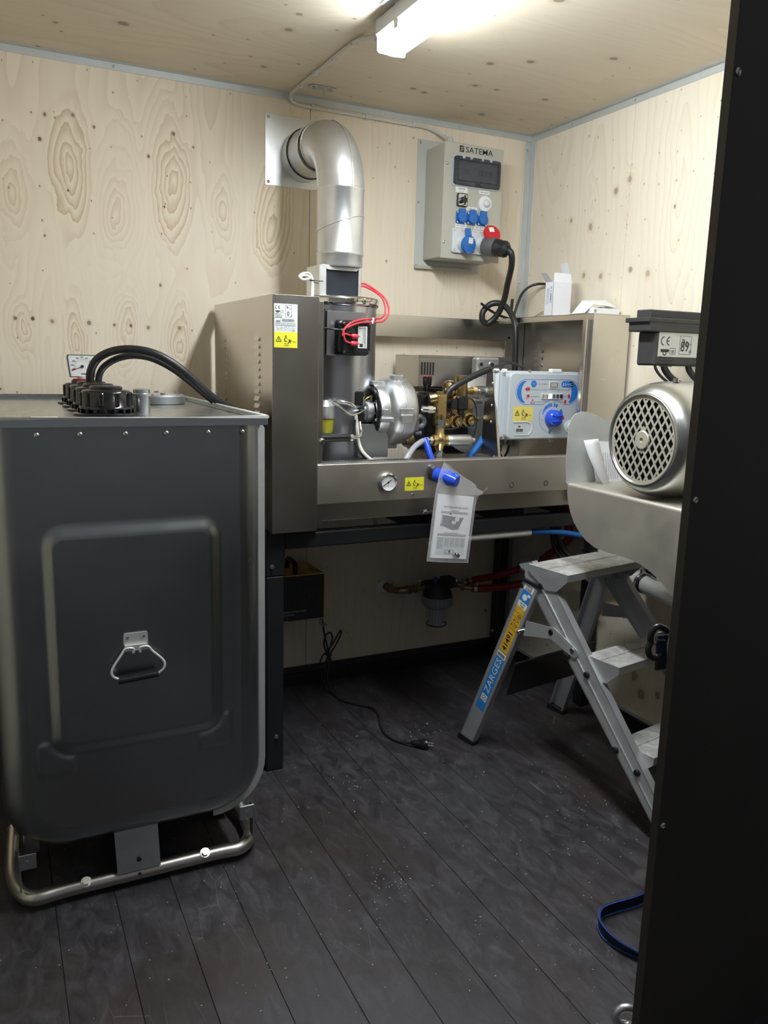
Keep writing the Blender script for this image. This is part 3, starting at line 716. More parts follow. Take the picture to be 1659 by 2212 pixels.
# three small blue sockets
for a in (0.078, 0.127, 0.176):
    g = G(); F.poly(g, rr(0.043, 0.046, 0.005, 3, a - 0.002, 0.152), 0, 0.006); s_ = part('schuko_socket', g, 'blue', eb, 'blue hinged household socket')
    g = G(); g.turn([(0, 0.018), (0.018, 0.017), (0.0205, 0.014), (0.0205, 0.004)], F.p(a, 0.152, 0), (0, -1, 0), 24); F.poly(g, [(a - 0.014, 0.165), (a + 0.014, 0.165), (a + 0.013, 0.184), (a - 0.013, 0.184)], 0.004, 0.015); part('lid', g, 'blue', s_)
    for q, z in ((-0.019, 0.134), (0.015, 0.132), (-0.019, 0.170)): 
        g = G(); g.cyl(F.p(a + q, z, 0.005), F.p(a + q, z, 0.0075), 0.0032, n=8); part('rivet', g, 'zinc', s_)
# big blue inlet
for a, isred in ((0.0765, 0), (0.165, 1)):
    g = G(); F.poly(g, rr(0.079, 0.092, 0.007, 3, a, 0.064), 0, 0.010); s_ = part('industrial_socket', g, 'ctrl_light', eb, 'grey industrial socket base with %s lid' % ('red' if isred else 'blue'))
    for q in (-0.030, 0.030):
        for z in (0.026, 0.102): 
            g = G(); g.cyl(F.p(a + q, z, 0.010), F.p(a + q, z, 0.0125), 0.004, n=10); part('screw', g, 'zinc', s_)
    g = G(); F.text(g, '16A-6h', a - 0.003, 0.1, 0.007, 'l', h=0.0106, bold=0.01); part('print', g, 'red_print', s_)
    g = G(); g.cyl(F.p(a + 0.012, 0.056, 0.0), F.p(a + 0.016, 0.050, 0.034), 0.034, 0.031, 28); part('socket_barrel', g, 'ctrl_light', s_)
    if not isred:
        g = G(); d = V((0.10, -1, -0.12)).normalized(); c = F.p(a + 0.018, 0.048, 0.034)
        g.turn([(0, 0.014), (0.030, 0.012), (0.0345, 0.006), (0.0345, 0)], c, d, 28)
        F.poly(g, [(a + 0.004, 0.075), (a + 0.032, 0.075), (a + 0.024, 0.108), (a + 0.004, 0.108)], 0.030, 0.040); F.poly(g, [(a + 0.002, 0.020), (a + 0.034, 0.022), (a + 0.018, 0.010)], 0.034, 0.044)
        l_ = part('lid', g, 'blue', s_)
        F2 = Fr(F.p(a + 0.018, 0.048, 0.034) + d * 0.014, (1, 0.10, 0), (0, -0.12, 1)); g = G(); F2.rect(g, -0.008, 0.004, 0.013, 0.026, 0.0, 0.001); p_ = part('sticker', g, 'white', l_ if False else s_, 'white sticker')
        g = G(); F2.text(g, 'RoHS', -0.005, 0.019, 0.006, h=0.0014); F2.text(g, 'IP44', -0.005, 0.009, 0.005, h=0.0014); part('print', g, 'ink_grey', s_)
    else:
        g = G(); d = V((-0.08, -0.85, 0.42)).normalized(); c = V((-0.312, -0.204, 1.852))
        g.turn([(0, 0.012), (0.033, 0.010), (0.036, 0.005), (0.036, 0)], c, d, 28)
        part('lid', g, 'red', s_, 'red hinged lid standing open')
        u2 = V((1, 0.3, -0.1)).normalized(); u2 = (u2 - d * u2.dot(d)).normalized(); F2 = Fr(c + d * 0.012, u2, d.cross(u2)); g = G(); F2.rect(g, -0.014, 0.002, 0.008, 0.022, 0.0, 0.001); part('sticker', g, 'white', s_)
g = G(); g.turn([(0.018, 0), (0.018, 0.012), (0.014, 0.018), (0.013, 0.034), (0.008, 0.042)], (-0.448, -0.082, 2.178), (0, 0, 1), 20); g.torus((-0.448, -0.082, 2.193), (0, 0, 1), 0.017, 0.003, 20, 6)
part('cable_gland', g, 'grey_plate', eb)
# plug + heavy cable
pg = thing('power_plug', 'dark grey industrial plug with thick black cable pushed into red socket', 'plug', (-0.31, -0.25, 1.75))
pc = F.p(0.165 + 0.014, 0.050, 0.030); pd = V((0.42, -1, -0.22)).normalized()
g = G(); g.turn([(0, 0), (0.036, 0.0), (0.038, 0.006), (0.037, 0.040), (0.034, 0.052)], pc, pd, 28); part('plug_body', g, 'plug_grey', pg)
g = G(); g.turn([(0.034, 0.050), (0.034, 0.066), (0.029, 0.078), (0.029, 0.100), (0.017, 0.112), (0, 0.112)], pc, pd, 28)
for i in range(12):
    t = 2 * PI * i / 12; ax, a_, b_ = G.frame(pd); q = (a_ * math.cos(t) + b_ * math.sin(t)) * 0.029
    g.tube([pc + pd * 0.078 + q, pc + pd * 0.100 + q], 0.003, 6, spline=False)
part('plug_collar', g, 'rubber', pg)
e_ = pc + pd * 0.108
pts = [e_ - pd * 0.02, e_ + V((0.006, -0.012, -0.010)), e_ + V((0.022, 0.0, -0.055)), (-0.235, -0.22, 1.665), (-0.222, -0.18, 1.60), (-0.232, -0.15, 1.545), (-0.262, -0.130, 1.512), (-0.285, -0.125, 1.525), (-0.284, -0.125, 1.558), (-0.255, -0.13, 1.588), (-0.228, -0.15, 1.594), (-0.212, -0.18, 1.580), (-0.206, -0.22, 1.545), (-0.205, -0.25, 1.49), (-0.205, -0.26, 1.35), (-0.205, -0.26, 1.20), (-0.205, -0.26, 1.06)]
part('cable', G().tube(pts, 0.0125, 12), 'rubber', pg)
# thin black cables lying on the machine
t1 = thing('thin_cable', 'thin black cable curling on the machine with stripped shiny end', 'cable', (-0.15, -0.12, 1.53))
part('sheath', G().tube([(-0.305, -0.14, 1.590), (-0.265, -0.14, 1.567), (-0.215, -0.14, 1.547), (-0.155, -0.14, 1.534), (-0.10, -0.16, 1.5315), (-0.055, -0.18, 1.545)], 0.0055, 8), 'rubber', t1)
g = G(); g.tube([(-0.056, -0.178, 1.544), (-0.040, -0.182, 1.556), (-0.024, -0.186, 1.566)], 0.006, 8); g.tube([(-0.046, -0.180, 1.541), (-0.026, -0.186, 1.5385)], 0.006, 8)
part('stripped_end', g, 'chrome', t1)
t2 = thing('thin_cable', 'thin black cable arching from the machine corner to behind white carton', 'cable', (-0.10, -0.12, 1.53))
part('sheath', G().tube([(-0.128, -0.12, 1.530), (-0.122, -0.12, 1.565), (-0.108, -0.12, 1.605), (-0.088, -0.12, 1.645), (-0.060, -0.13, 1.672), (-0.03, -0.15, 1.683), (-0.015, -0.19, 1.680)], 0.0055, 8), 'rubber', t2)
t3 = thing('cable_stub', 'short black cable stub standing up beside the thick plug cable', 'cable', (-0.15, -0.13, 1.53))
part('sheath', G().tube([(-0.140, -0.13, 1.532), (-0.146, -0.13, 1.56), (-0.146, -0.13, 1.60), (-0.144, -0.13, 1.616)], 0.0065, 8), 'rubber', t3)

# ================================================================ STAND
SD = thing('steel_stand', 'black welded steel stand carrying the stainless washer', 'stand', (-0.7, -0.35, 0.0))
def sbox(nm, lo, hi, bev=0.004, mat='black_frame', lab=None): return part(nm, G().box(lo, hi, bev), mat, SD, lab)
FZ0, FZ1 = 0.752, 0.802
sbox('post', (-1.384, -0.650, 0.0), (-1.324, -0.590, 0.668)); sbox('post_sleeve', (-1.3865, -0.6525, 0.668), (-1.3215, -0.5875, 0.812))
sbox('post', (-1.384, -0.072, 0.0), (-1.334, -0.022, FZ1)); sbox('post', (-0.098, -0.072, 0.0), (-0.048, -0.022, FZ1))
sbox('post', (-0.072, -0.650, 0.0), (-0.022, -0.600, FZ1))
sbox('front_rail', (-1.3215, -0.650, FZ0), (-0.022, -0.600, FZ1)); sbox('rear_rail', (-1.334, -0.072, FZ0), (-0.048, -0.022, FZ1))
sbox('side_rail', (-1.384, -0.5875, FZ0), (-1.334, -0.072, FZ1)); sbox('side_rail', (-0.072, -0.600, FZ0), (-0.022, -0.072, FZ1))
sbox('cross_rail', (-0.800, -0.600, FZ0 + 0.004), (-0.745, -0.072, FZ1 + 0.02)); sbox('cross_rail', (-0.42, -0.600, FZ0 + 0.004), (-0.365, -0.072, FZ1 + 0.02))
for a in ((-1.20, 0.0),): pass
for p, n in (((-1.3215, -0.62, 0.700), (1, 0, 0)), ((-1.365, -0.6525, 0.700), (0, -1, 0)), ((-1.324, -0.62, 0.115), (1, 0, 0)), ((-0.098, -0.05, 0.13), (-1, 0, 0)), ((-1.35, -0.6500, 0.12), (0, -1, 0))):
    bolt(SD, p, n, 0.0055, 'zinc', L=0.008)

# ================================================================ WASHER HOUSING
XA, XB, XC, XD = -1.380, -1.233, -0.188, -0.018
YB, YFm = -0.030, -0.700
ZT = 1.533
HS = thing('washer_housing', 'open stainless steel cabinet of the hot water pressure washer on black stand', 'machine housing', (-0.7, -0.36, 0.815))
t = 0.0025
def hp(nm, boxes, mat='steel', lab=None):
    g = G()
    for lo, hi in boxes: g.box(lo, hi, 0.0008)
    return part(nm, g, mat, HS, lab)
hp('side_panel', [((XA, YFm + t, 0.82), (XA + t, YB, ZT))])
hp('front_column', [((XA, YFm, 0.818), (XB, YFm + t, ZT)), ((XB - t, YFm + t, 0.818), (XB, YFm + 0.03, ZT)), ((XA + t, YFm + t, ZT - t), (XB, -0.50, ZT))])
hp('inner_flange', [((XB, YFm + 0.012, 0.83), (XB + 0.020, YFm + 0.014, ZT - 0.012)), ((XB + 0.018, YFm + 0.014, 0.83), (XB + 0.020, YFm + 0.05, ZT - 0.012))])
hp('top_strip', [((XA + t, -0.50, ZT - 0.03), (XA + 0.03, YB, ZT))])
hp('side_panel', [((XD - t, YFm + t, 0.82), (XD, YB, ZT))])
hp('front_column', [((XC, YFm, 0.84), (XD, YFm + t, ZT)), ((XC, YFm + t, 0.84), (XC + t, YFm + 0.03, ZT - 0.016))])
hp('inner_flange', [((XC - 0.022, YFm + 0.012, 1.03), (XC, YFm + 0.014, ZT - 0.020)), ((XC - 0.022, YFm + 0.014, 1.03), (XC - 0.020, YFm + 0.03, ZT - 0.020)), ((XC - 0.012, YFm + 0.008, 1.03), (XC - 0.010, YFm + 0.012, ZT - 0.020))])
hp('top_plate', [((XC - 0.001, YFm, ZT - 0.0), (XD, YB, ZT + t)), ((XC - 0.001, YFm, ZT - 0.020), (XC + t, -0.10, ZT))])
hp('back_rail', [((XB, -0.055, 1.445), (-0.07, -0.052, 1.530)), ((XB, -0.052, 1.527), (-0.07, -0.034, 1.530)), ((XB, -0.052, 1.445), (-0.07, -0.034, 1.448))])
hp('corner_post', [((-0.118, -0.056, 1.02), (-0.06, -0.053, 1.45)), ((-0.06, -0.056, 1.02), (-0.022, -0.040, 1.53))])
hp('front_beam', [((XB, YFm, 0.902), (XC + 0.002, YFm + t, 1.026)), ((XB, YFm + t, 1.0235), (XC, YFm + 0.05, 1.026)), ((XB, YFm + t, 0.902), (XC, YFm + 0.04, 0.9045))], 'steel_beam')
hp('floor_tray', [((XA + t, YFm + 0.05, 0.835), (XD - t, YB, 0.838)), ((XB, YFm + 0.05, 0.838), (XC, YFm + 0.053, 1.012))], 'steel_dull')
hp('cover_box', [((-0.650, -0.262, 1.255), (-0.258, -0.260, 1.375)), ((-0.650, -0.262, 1.372), (-0.258, -0.06, 1.375)), ((-0.650, -0.260, 1.255), (-0.648, -0.06, 1.372)), ((-0.648, -0.2635, 1.366), (-0.258, -0.262, 1.375))], 'steel_dull')
# vent slots in the cover box
for k in range(5):
    part('vent_slot', G().box((-0.641 + k * 0.0125, -0.2628, 1.300), (-0.634 + k * 0.0125, -0.2615, 1.348), 0.0), 'ink', HS)
# louvres pressed into both side panels (real tongues)
def louvre(x, y0, y1, z, sgn, nm='louvre'):
    g = G(); d = 0.006 * sgn
    g.add([(x, y0, z), (x, y1, z), (x, y1, z + 0.013), (x, y0, z + 0.013), (x + d, y0 + 0.002, z), (x + d, y1 - 0.002, z)],
          [(0, 1, 5, 4), (4, 5, 2, 3), (0, 4, 3), (1, 2, 5)])
    return part(nm, g, 'steel', HS)
for y0, y1 in ((-0.182, -0.128), (-0.580, -0.527)):
    for k in range(12): louvre(XA, y0, y1, 1.405 - k * 0.0228 - 0.005, -1)
for k in range(10): 
    g = G(); z = 1.404 - k * 0.0285
    g.prism(rr(0.066, 0.013, 0.005, 3), (XD - t - 0.0004, -0.163, z), (0, -1, 0), (0, 0, 1), (-0.004, 0, 0)); part('louvre', g, 'steel_dull', HS)
# drip grid behind the beam
gt = thing('perforated_tray', 'perforated galvanized strip tray behind stainless front beam', 'tray', (-0.95, -0.61, 0.99))
g = G(); g.box((-1.230, -0.640, 0.992), (-0.815, -0.5935, 1.024), 0.001); part('tray_body', g, 'galv', gt)
g = G()
for k in range(34):
    for j in range(3): g.box((-1.222 + k * 0.012, -0.635 + j * 0.012, 1.0236), (-1.217 + k * 0.012, -0.627 + j * 0.012, 1.0246))
part('slots', g, 'ink', gt)['kind'] = 'stuff'
gt2 = thing('galvanized_channel', 'short galvanized channel beneath the pump behind front beam', 'channel', (-0.62, -0.60, 0.99))
part('channel', G().box((-0.745, -0.625, 0.992), (-0.525, -0.575, 1.020), 0.002), 'galv', gt2)
# stickers on the left column
F = Fr((-1.3745, YFm, 1.385))
plate_label(HS, F, 0.0, 0.081, 0.0725, 0.041, '0')
g = G(); F.rect(g, 0.0, 0.0405, 0.0725, 0.081); lb = part('data_label', g, 'white', HS, 'white data sticker with barcode and CE mark')
g = G(); emblem(F, g, 0.006, 0.067, 0.013)
rnd = random.Random(3); x = 0.024
while x < 0.062: w2 = rnd.choice((0.0006, 0.001, 0.0016)); F.rect(g, x, 0.0705, x + w2, 0.0785, 0.0006, 0.0009); x += w2 + rnd.choice((0.0006, 0.001))
tiny_lines(F, g, 0.004, 0.066, 0.064, 3, 0.0035, 0.0013, 5)
for k in range(3): F.rect(g, 0.004, 0.0585 - k * 0.0065, 0.066, 0.0588 - k * 0.0065, 0.0006, 0.0009)
for k, tx in enumerate(('V', 'Hz', 'kW', 'A', 'bar')): F.text(g, tx, 0.008 + k * 0.012, 0.0535, 0.0045)
for k, tx in enumerate(('400', '50', '5.5', '12', '200')): F.text(g, tx, 0.008 + k * 0.012, 0.0475, 0.0042)
ce(F, g, 0.056, 0.0425, 0.0055)
part('print', g, 'ink_grey', lb)
warn_label(HS, Fr((-1.3745, YFm, 1.3855)), 0.0, -0.005, 0.0725)
warn_label(HS, Fr((-0.925, YFm, 0.930)), 0.0, 0.0, 0.071)
for x in (-0.501, -0.352):
    g = G(); g.torus((x, YFm - 0.0002, 0.931), (0, 1, 0), 0.0082, 0.0013, 20, 6); part('hole_ring', g, 'ink', HS)
g = G(); g.cyl((-0.895, YFm, 0.917), (-0.895, YFm - 0.004, 0.917), 0.004, n=10); part('rivet', g, 'zinc', HS)
for p in ((-0.745, -0.0565, 1.46), (-0.14, -0.0565, 1.522), (-0.10, -0.0565, 1.46)):
    g = G(); g.cyl(p, (p[0], p[1] - 0.003, p[2]), 0.004, n=10); part('rivet', g, 'ink', HS)
# pressure gauge in the beam
ga = thing('pressure_gauge', 'round chrome pressure gauge set in stainless front beam', 'gauge', (-0.991, -0.715, 0.932))
c = V((-0.991, -0.7005, 0.963))
g = G(); g.turn([(0.0315, 0), (0.0325, 0.006), (0.030, 0.013), (0.0265, 0.015), (0.0265, 0.008)], c, (0, -1, 0), 32); part('bezel', g, 'chrome', ga)
g = G(); g.cyl(c + V((0, -0.006, 0)), c + V((0, -0.009, 0)), 0.027, n=32); dl = part('dial', g, 'white', ga)
F = Fr(c + V((0, -0.009, 0))); g = G()
for k in range(21):
    a = math.radians(225 - k * 13.5); F.line(g, [(0.0225 * math.cos(a), 0.0225 * math.sin(a)), (0.0250 * math.cos(a), 0.0250 * math.sin(a))], 0.0005, 0, 0.0004)
for k, tx in enumerate(('0', '50', '100', '150', '200', '250')): a = math.radians(225 - k * 54); F.text(g, tx, 0.0185 * math.cos(a), 0.0185 * math.sin(a) - 0.0015, 0.0042, 'c', h=0.0006)
F.text(g, 'bar', 0, -0.012, 0.005, 'c', h=0.0006); part('scale', g, 'ink_grey', dl)
g = G(); F.line(g, [(-0.0185, -0.012), (0.013, 0.0095)], 0.0018, 0.0008, 0.0014); F.arc(g, 0, 0, 0, 0.0032, 0, 360, 12, 0.0008, 0.002); part('needle', g, 'ink', dl)
# blue regulator handle
bh = thing('valve_handle', 'bright blue plastic valve handle sticking out of the beam', 'handle', (-0.80, -0.74, 0.96))
c = V((-0.823, YFm, 0.985)); d = V((0.50, -0.85, -0.20)).normalized()
part('collar', G().cyl(c - d * 0.002, c + d * 0.014, 0.022, n=20), 'plastic_black', bh)
g = G(); g.turn([(0.023, 0.012), (0.0245, 0.020), (0.0225, 0.060), (0.019, 0.092), (0.017, 0.096), (0, 0.096)], c, d, 28); part('handle_body', g, 'blue_knob', bh)
g = G(); ax, a_, b_ = G.frame(d); q = (a_ * -0.5 + b_ * -0.8).normalized()
g.tube([c + d * 0.03 + q * 0.022, c + d * 0.06 + q * 0.024, c + d * 0.094 + q * 0.014], [0.004, 0.006, 0.008], 8); part('rib', g, 'blue_knob', bh)
g = G(); g.cyl(c + V((-0.006, -0.004, 0.020)), c + V((-0.006, -0.012, 0.022)), 0.006, n=10); part('cap_nut', g, 'chrome', bh)

# ================================================================ BOILER
BX, BY, BR = -1.033, -0.362, 0.135
bo = thing('boiler', 'upright cylindrical steel boiler under the galvanized flue', 'boiler', (BX, BY, 0.84))
part('shell', G().turn([(0, 0.838), (BR, 0.838), (BR, 1.535), (0, 1.535)], (BX, BY, 0), (0, 0, 1), 48), 'boiler', bo)
g = G(); g.turn([(0, 1.560), (BR - 0.02, 1.560), (BR + 0.006, 1.556), (BR + 0.010, 1.548), (BR + 0.006, 1.540), (BR + 0.009, 1.534), (BR + 0.002, 1.526)], (BX, BY, 0), (0, 0, 1), 48, sharp=2.5); part('clamp_ring', g, 'chrome', bo, 'polished clamp ring round the lid')
g = G(); yy = BY - BR - 0.012
a_ = -1.35; cx, cy = BX + (BR + 0.012) * math.cos(a_), BY + (BR + 0.012) * math.sin(a_)
for k in range(2): g.cyl((cx - 0.022 + k * 0.028, cy, 1.545), (cx - 0.010 + k * 0.028, cy + 0.001, 1.545), 0.007, n=10)
g.cyl((cx - 0.035, cy - 0.001, 1.545), (cx + 0.036, cy + 0.004, 1.545), 0.003, n=8); part('clamp_screw', g, 'chrome', bo)
# draught hood: four posts with sheets, open dark front
g = G(); hw = 0.076; QX, QF, QB = BX - 0.011, BY - 0.050, BY + 0.070
for sx in (-1, 1): g.box((QX + sx * hw - 0.0015, QF, 1.560), (QX + sx * hw + 0.0015, QB, 1.660), 0.0005)
g.box((QX - hw, QB - 0.003, 1.560), (QX + hw, QB, 1.66), 0.0005)
g.box((QX - hw, QF, 1.560), (QX - hw + 0.024, QF + 0.002, 1.66), 0.0005); g.box((QX + hw - 0.010, QF, 1.560), (QX + hw, QF + 0.002, 1.66), 0.0005)
g.prism([(-hw + 0.004, 0), (hw - 0.002, 0), (hw - 0.018, -0.016), (-hw + 0.030, -0.016)], (QX, QF - 0.001, 1.662), (1, 0, 0), (0, 0, 1), (0, 0.004, 0))
part('draught_hood', g, 'duct', bo)
part('opening_shade', G().box((QX - hw + 0.024, QF + 0.006, 1.560), (QX + hw - 0.010, QF + 0.009, 1.646), 0.0005), 'dark_opening', bo, 'dark sheet standing in for the shade in the hood opening')  # dark sheet paints the shade inside the open hood front
g = G(); g.tube([(QX - hw - 0.002, QF + 0.01, 1.600), (QX - hw - 0.02, QF, 1.600)], 0.0015, 6, spline=False); part('probe', g, 'ink', bo)
# lower bracket plate + mounting frame
g = G(); g.box((BX + 0.02, BY - BR - 0.016, 1.02), (BX + 0.135, BY - BR - 0.013, 1.135), 0.001); g.box((BX + 0.02, BY - BR - 0.016, 1.02), (BX + 0.022, BY - BR + 0.02, 1.135), 0.001)
bp = part('burner_bracket', g, 'boiler', bo)
for z in (1.118, 1.035): bolt(bo, (BX + 0.032, BY - BR - 0.016, z), (0, -1, 0), 0.004, 'zinc', L=0.004)
# ignition transformer
tr = thing('ignition_transformer', 'black ignition transformer box on a grey plate in front of boiler', 'transformer', (-1.05, -0.52, 1.36))
g = G(); g.box((-1.132, -0.512, 1.364), (-0.996, -0.509, 1.505), 0.0008); g.box((-1.132, -0.509, 1.364), (-1.130, -0.470, 1.505), 0.0006); part('backing_plate', g, 'boiler', tr)
part('side_bracket', G().box((-1.150, -0.505, 1.355), (-1.1345, -0.470, 1.510), 0.001), 'black', tr)
g = G(); g.box((-1.100, -0.560, 1.368), (-0.994, -0.5125, 1.474), 0.007); bx_ = part('housing', g, 'plastic_black', tr)
g = G(); g.box((-1.104, -0.524, 1.364), (-0.990, -0.516, 1.478), 0.004); part('rim', g, 'plastic_black', tr)
for x, z in ((-1.092, 1.465), (-1.001, 1.466), (-1.090, 1.376), (-1.001, 1.376)):
    g = G(); g.cyl((x, -0.560, z), (x, -0.563, z), 0.0045, n=10); part('screw', g, 'chrome', tr)
F = Fr((-1.042, -0.5602, 1.388)); g = G(); F.rect(g, 0, 0, 0.033, 0.070); l_ = part('data_label', g, 'grey_plate', tr, 'silver data sticker')
g = G(); F3 = Fr(F.p(0.028, 0.003), (0, 0, 1), (-1, 0, 0)); tiny_lines(F3, g, 0.0, 0.001, 0.064, 1, 0.004, 0.0016, 2); tiny_lines(F3, g, 0.014, 0.009, 0.05, 2, 0.005, 0.0014, 4); F.text(g, 'BRAHMA', 0.004, 0.061, 0.0055); F3.rect(g, 0.001, 0.010, 0.011, 0.022, 0.0006, 0.001)
part('print', g, 'ink', l_)
g = G(); g.box((-1.094, -0.578, 1.432), (-1.062, -0.558, 1.452), 0.003); g.cyl((-1.085, -0.570, 1.442), (-1.108, -0.570, 1.443), 0.008, 0.005, 12); part('connector', g, 'rubber', tr)
g = G(); g.tube([(-1.105, -0.570, 1.443), (-1.13, -0.568, 1.445), (-1.16, -0.55, 1.448), (-1.20, -0.52, 1.452)], 0.003, 8); part('supply_cable', g, 'rubber', tr)
rl = thing('ignition_lead', 'pair of looping red silicone high voltage leads', 'cable', (-1.0, -0.55, 1.40))
for k, (z, x) in enumerate(((1.425, -1.072), (1.402, -1.074))):
    o = 0.009 * k
    pts = [(-0.972, -0.395, 1.600 + o * 0.6), (-0.956, -0.425, 1.596 + o), (-0.930 + o, -0.485, 1.566), (-0.918 + o * 1.3, -0.50, 1.535), (-0.922 + o * 1.5, -0.51, 1.505), (-0.945 + o, -0.525, 1.489 - o), (-0.985, -0.55, 1.485 - o * 1.3), (-1.04, -0.575, 1.478 - o), (-1.080, -0.588, 1.466 - o), (-1.104, -0.592, 1.446), (-1.110 + o * 0.5, -0.592, 1.424), (-1.100 + o * 0.3, -0.590, z + 0.006), (x, -0.582, z)]
    part('lead', G().tube(pts, 0.0032, 10), 'red_wire', rl)
    g = G(); g.turn([(0.0055, 0), (0.008, 0.004), (0.008, 0.020), (0.0065, 0.024), (0, 0.024)], (x - 0.004, -0.583, z), (1, 0.1, 0), 14); part('boot', g, 'red_wire', rl)
    g = G(); g.cyl((x + 0.018, -0.5805, z), (x + 0.028, -0.5795, z), 0.0025, n=8); part('terminal', g, 'chrome', rl)
for p in ((-0.985, -0.55, 1.482), (-0.988, -0.55, 1.472)): 
    g = G(); g.box((p[0] - 0.004, p[1] - 0.006, p[2] - 0.005), (p[0] + 0.004, p[1] + 0.006, p[2] + 0.006), 0.002); part('cable_tie', g, 'white', rl)
wl = thing('white_cable_bundle', 'folded white wire bundle with black tie above left cabinet', 'cable', (-1.2, -0.55, 1.53))
part('wire', G().tube([(-1.205, -0.56, 1.50), (-1.205, -0.56, 1.55), (-1.204, -0.56, 1.590), (-1.212, -0.56, 1.603), (-1.232, -0.56, 1.606), (-1.243, -0.56, 1.599), (-1.232, -0.56, 1.593), (-1.212, -0.56, 1.597), (-1.205, -0.562, 1.600)], 0.0036, 8), 'white', wl)
part('wire', G().tube([(-1.200, -0.556, 1.50), (-1.198, -0.556, 1.58), (-1.208, -0.556, 1.611), (-1.230, -0.556, 1.613), (-1.246, -0.556, 1.602), (-1.236, -0.556, 1.596)], 0.003, 8), 'white', wl)
g = G(); g.torus((-1.203, -0.558, 1.592), (0, 0, 1), 0.006, 0.002, 12, 6); g.tube([(-1.197, -0.558, 1.592), (-1.165, -0.558, 1.592)], 0.0015, 6, spline=False); part('cable_tie', g, 'ink', wl)

# ================================================================ BURNER BLOWER (axis along x)
bu = thing('burner', 'round cast aluminium burner blower with black inlet grille facing left', 'burner', (-0.87, -0.45, 1.03))
c = V((-0.946, -0.452, 1.176)); X_ = (1, 0, 0)
g = G(); g.turn([(0.085, 0.014), (0.092, 0.006), (0.094, 0.012), (0.094, 0.040), (0.104, 0.046), (0.113, 0.054), (0.118, 0.068), (0.1185, 0.110), (0.116, 0.128), (0.108, 0.140), (0.09, 0.147), (0, 0.147)], c, X_, 56, sharp=0.75); part('fan_housing', g, 'alu_cast', bu)
g = G(); g.torus(c + V((0.088, 0, 0)), X_, 0.1188, 0.0025, 56, 6); part('split_flange', g, 'alu_cast', bu)
g = G(); g.turn([(0.060, 0.012), (0.066, -0.003), (0.083, -0.003), (0.089, 0.003), (0.090, 0.010)], c, X_, 48, sharp=2.5)
for k in range(9):
    a = 2 * PI * k / 9; g.tube([c + V((0.0, 0.03 * math.cos(a), 0.03 * math.sin(a))), c + V((0.0, 0.064 * math.cos(a + 0.5), 0.064 * math.sin(a + 0.5)))], 0.0035, 6, spline=False)
g.turn([(0, 0.008), (0.07, 0.012)], c, X_, 32)
part('inlet_grille', g, 'plastic_black', bu, 'black inlet ring with curved spokes')
for a in (PI * 0.55, PI * 1.08, PI * 1.5, PI * 0.02):
    q = V((0, 0.098 * math.cos(a), 0.098 * math.sin(a))); g = G(); g.box(c + q + V((0.000, -0.008, -0.008)), c + q + V((0.050, 0.008, 0.008)), 0.003); part('lug', g, 'alu_cast', bu)
for a in (PI * 1.5,  PI * 1.05, PI * 0.6): 
    q = V((0, 0.1185 * math.cos(a), 0.1185 * math.sin(a))); g = G(); g.box(c + q + V((0.066, -0.014, -0.014)), c + q + V((0.108, 0.014, 0.014)), 0.003) ; part('boss', g, 'alu_cast', bu)
a = -PI * 0.92; 
g = G(); g.box((c.x + 0.062, c.y - 0.1215, c.z - 0.016), (c.x + 0.116, c.y - 0.110, c.z + 0.016), 0.002); part('name_pad', g, 'alu_cast', bu)
g = G(); g.box((c.x + 0.008, c.y - 0.0985, c.z - 0.012), (c.x + 0.030, c.y - 0.088, c.z + 0.012), 0.002); part('name_pad', g, 'alu_cast', bu)
for a in (PI * 1.12, PI * 1.75, PI * 0.35):
    q = V((0.0, 0.073 * math.cos(a), 0.073 * math.sin(a))); g = G(); g.cyl(c + q + V((-0.003, 0, 0)), c + q + V((-0.009, 0, 0)), 0.006, n=8); part('screw', g, 'chrome', bu)
part('shaft_stub', G().cyl(c + V((0.147, -0.01, 0.003)), c + V((0.180, -0.012, 0.003)), 0.0075, n=14), 'alu_cast', bu)
# fuel pump on the left of the burner
fp = thing('fuel_pump', 'silver round fuel pump with black solenoid left of the burner', 'pump', (-0.985, -0.47, 1.14))
q = V((-0.948, -0.464, 1.176))
g = G(); g.turn([(0.040, 0), (0.040, 0.022), (0.036, 0.026), (0.0, 0.026)], q, (-1, 0, 0), 28); g.turn([(0.024, 0.026), (0.024, 0.050), (0, 0.050)], q + V((0, 0, 0.004)), (-1, 0, 0), 20); part('pump_body', g, 'alu_cast', fp)
g = G(); g.box((-1.010, -0.500, 1.135), (-0.984, -0.455, 1.192), 0.004); part('black_block', g, 'plastic_black', fp)
g = G(); g.box((-1.022, -0.500, 1.198), (-0.988, -0.462, 1.245), 0.004); g.cyl((-1.005, -0.481, 1.245), (-1.005, -0.481, 1.254), 0.008, n=12); g.box((-1.034, -0.495, 1.205), (-1.022, -0.470, 1.24), 0.003); part('solenoid', g, 'plastic_black', fp)
g = G(); g.cyl((-1.005, -0.481, 1.252), (-1.005, -0.481, 1.257), 0.006, n=10); part('solenoid_nut', g, 'zinc', fp)
g = G(); g.cyl((-1.058, -0.478, 1.186), (-1.005, -0.478, 1.188), 0.009, n=12); g.hexn((-1.045, -0.478, 1.186), (-1.033, -0.478, 1.187), 0.013); g.cyl((-1.03, -0.478, 1.17), (-1.03, -0.478, 1.20), 0.007, n=10); g.tube([(-1.04, -0.49, 1.165), (-1.02, -0.495, 1.178), (-0.99, -0.497, 1.183)], 0.0035, 8); part('fitting', g, 'zinc', fp)
g = G(); g.cyl((-1.060, -0.478, 1.186), (-1.050, -0.478, 1.186), 0.012, n=14); part('brass_ring', g, 'brass', fp)
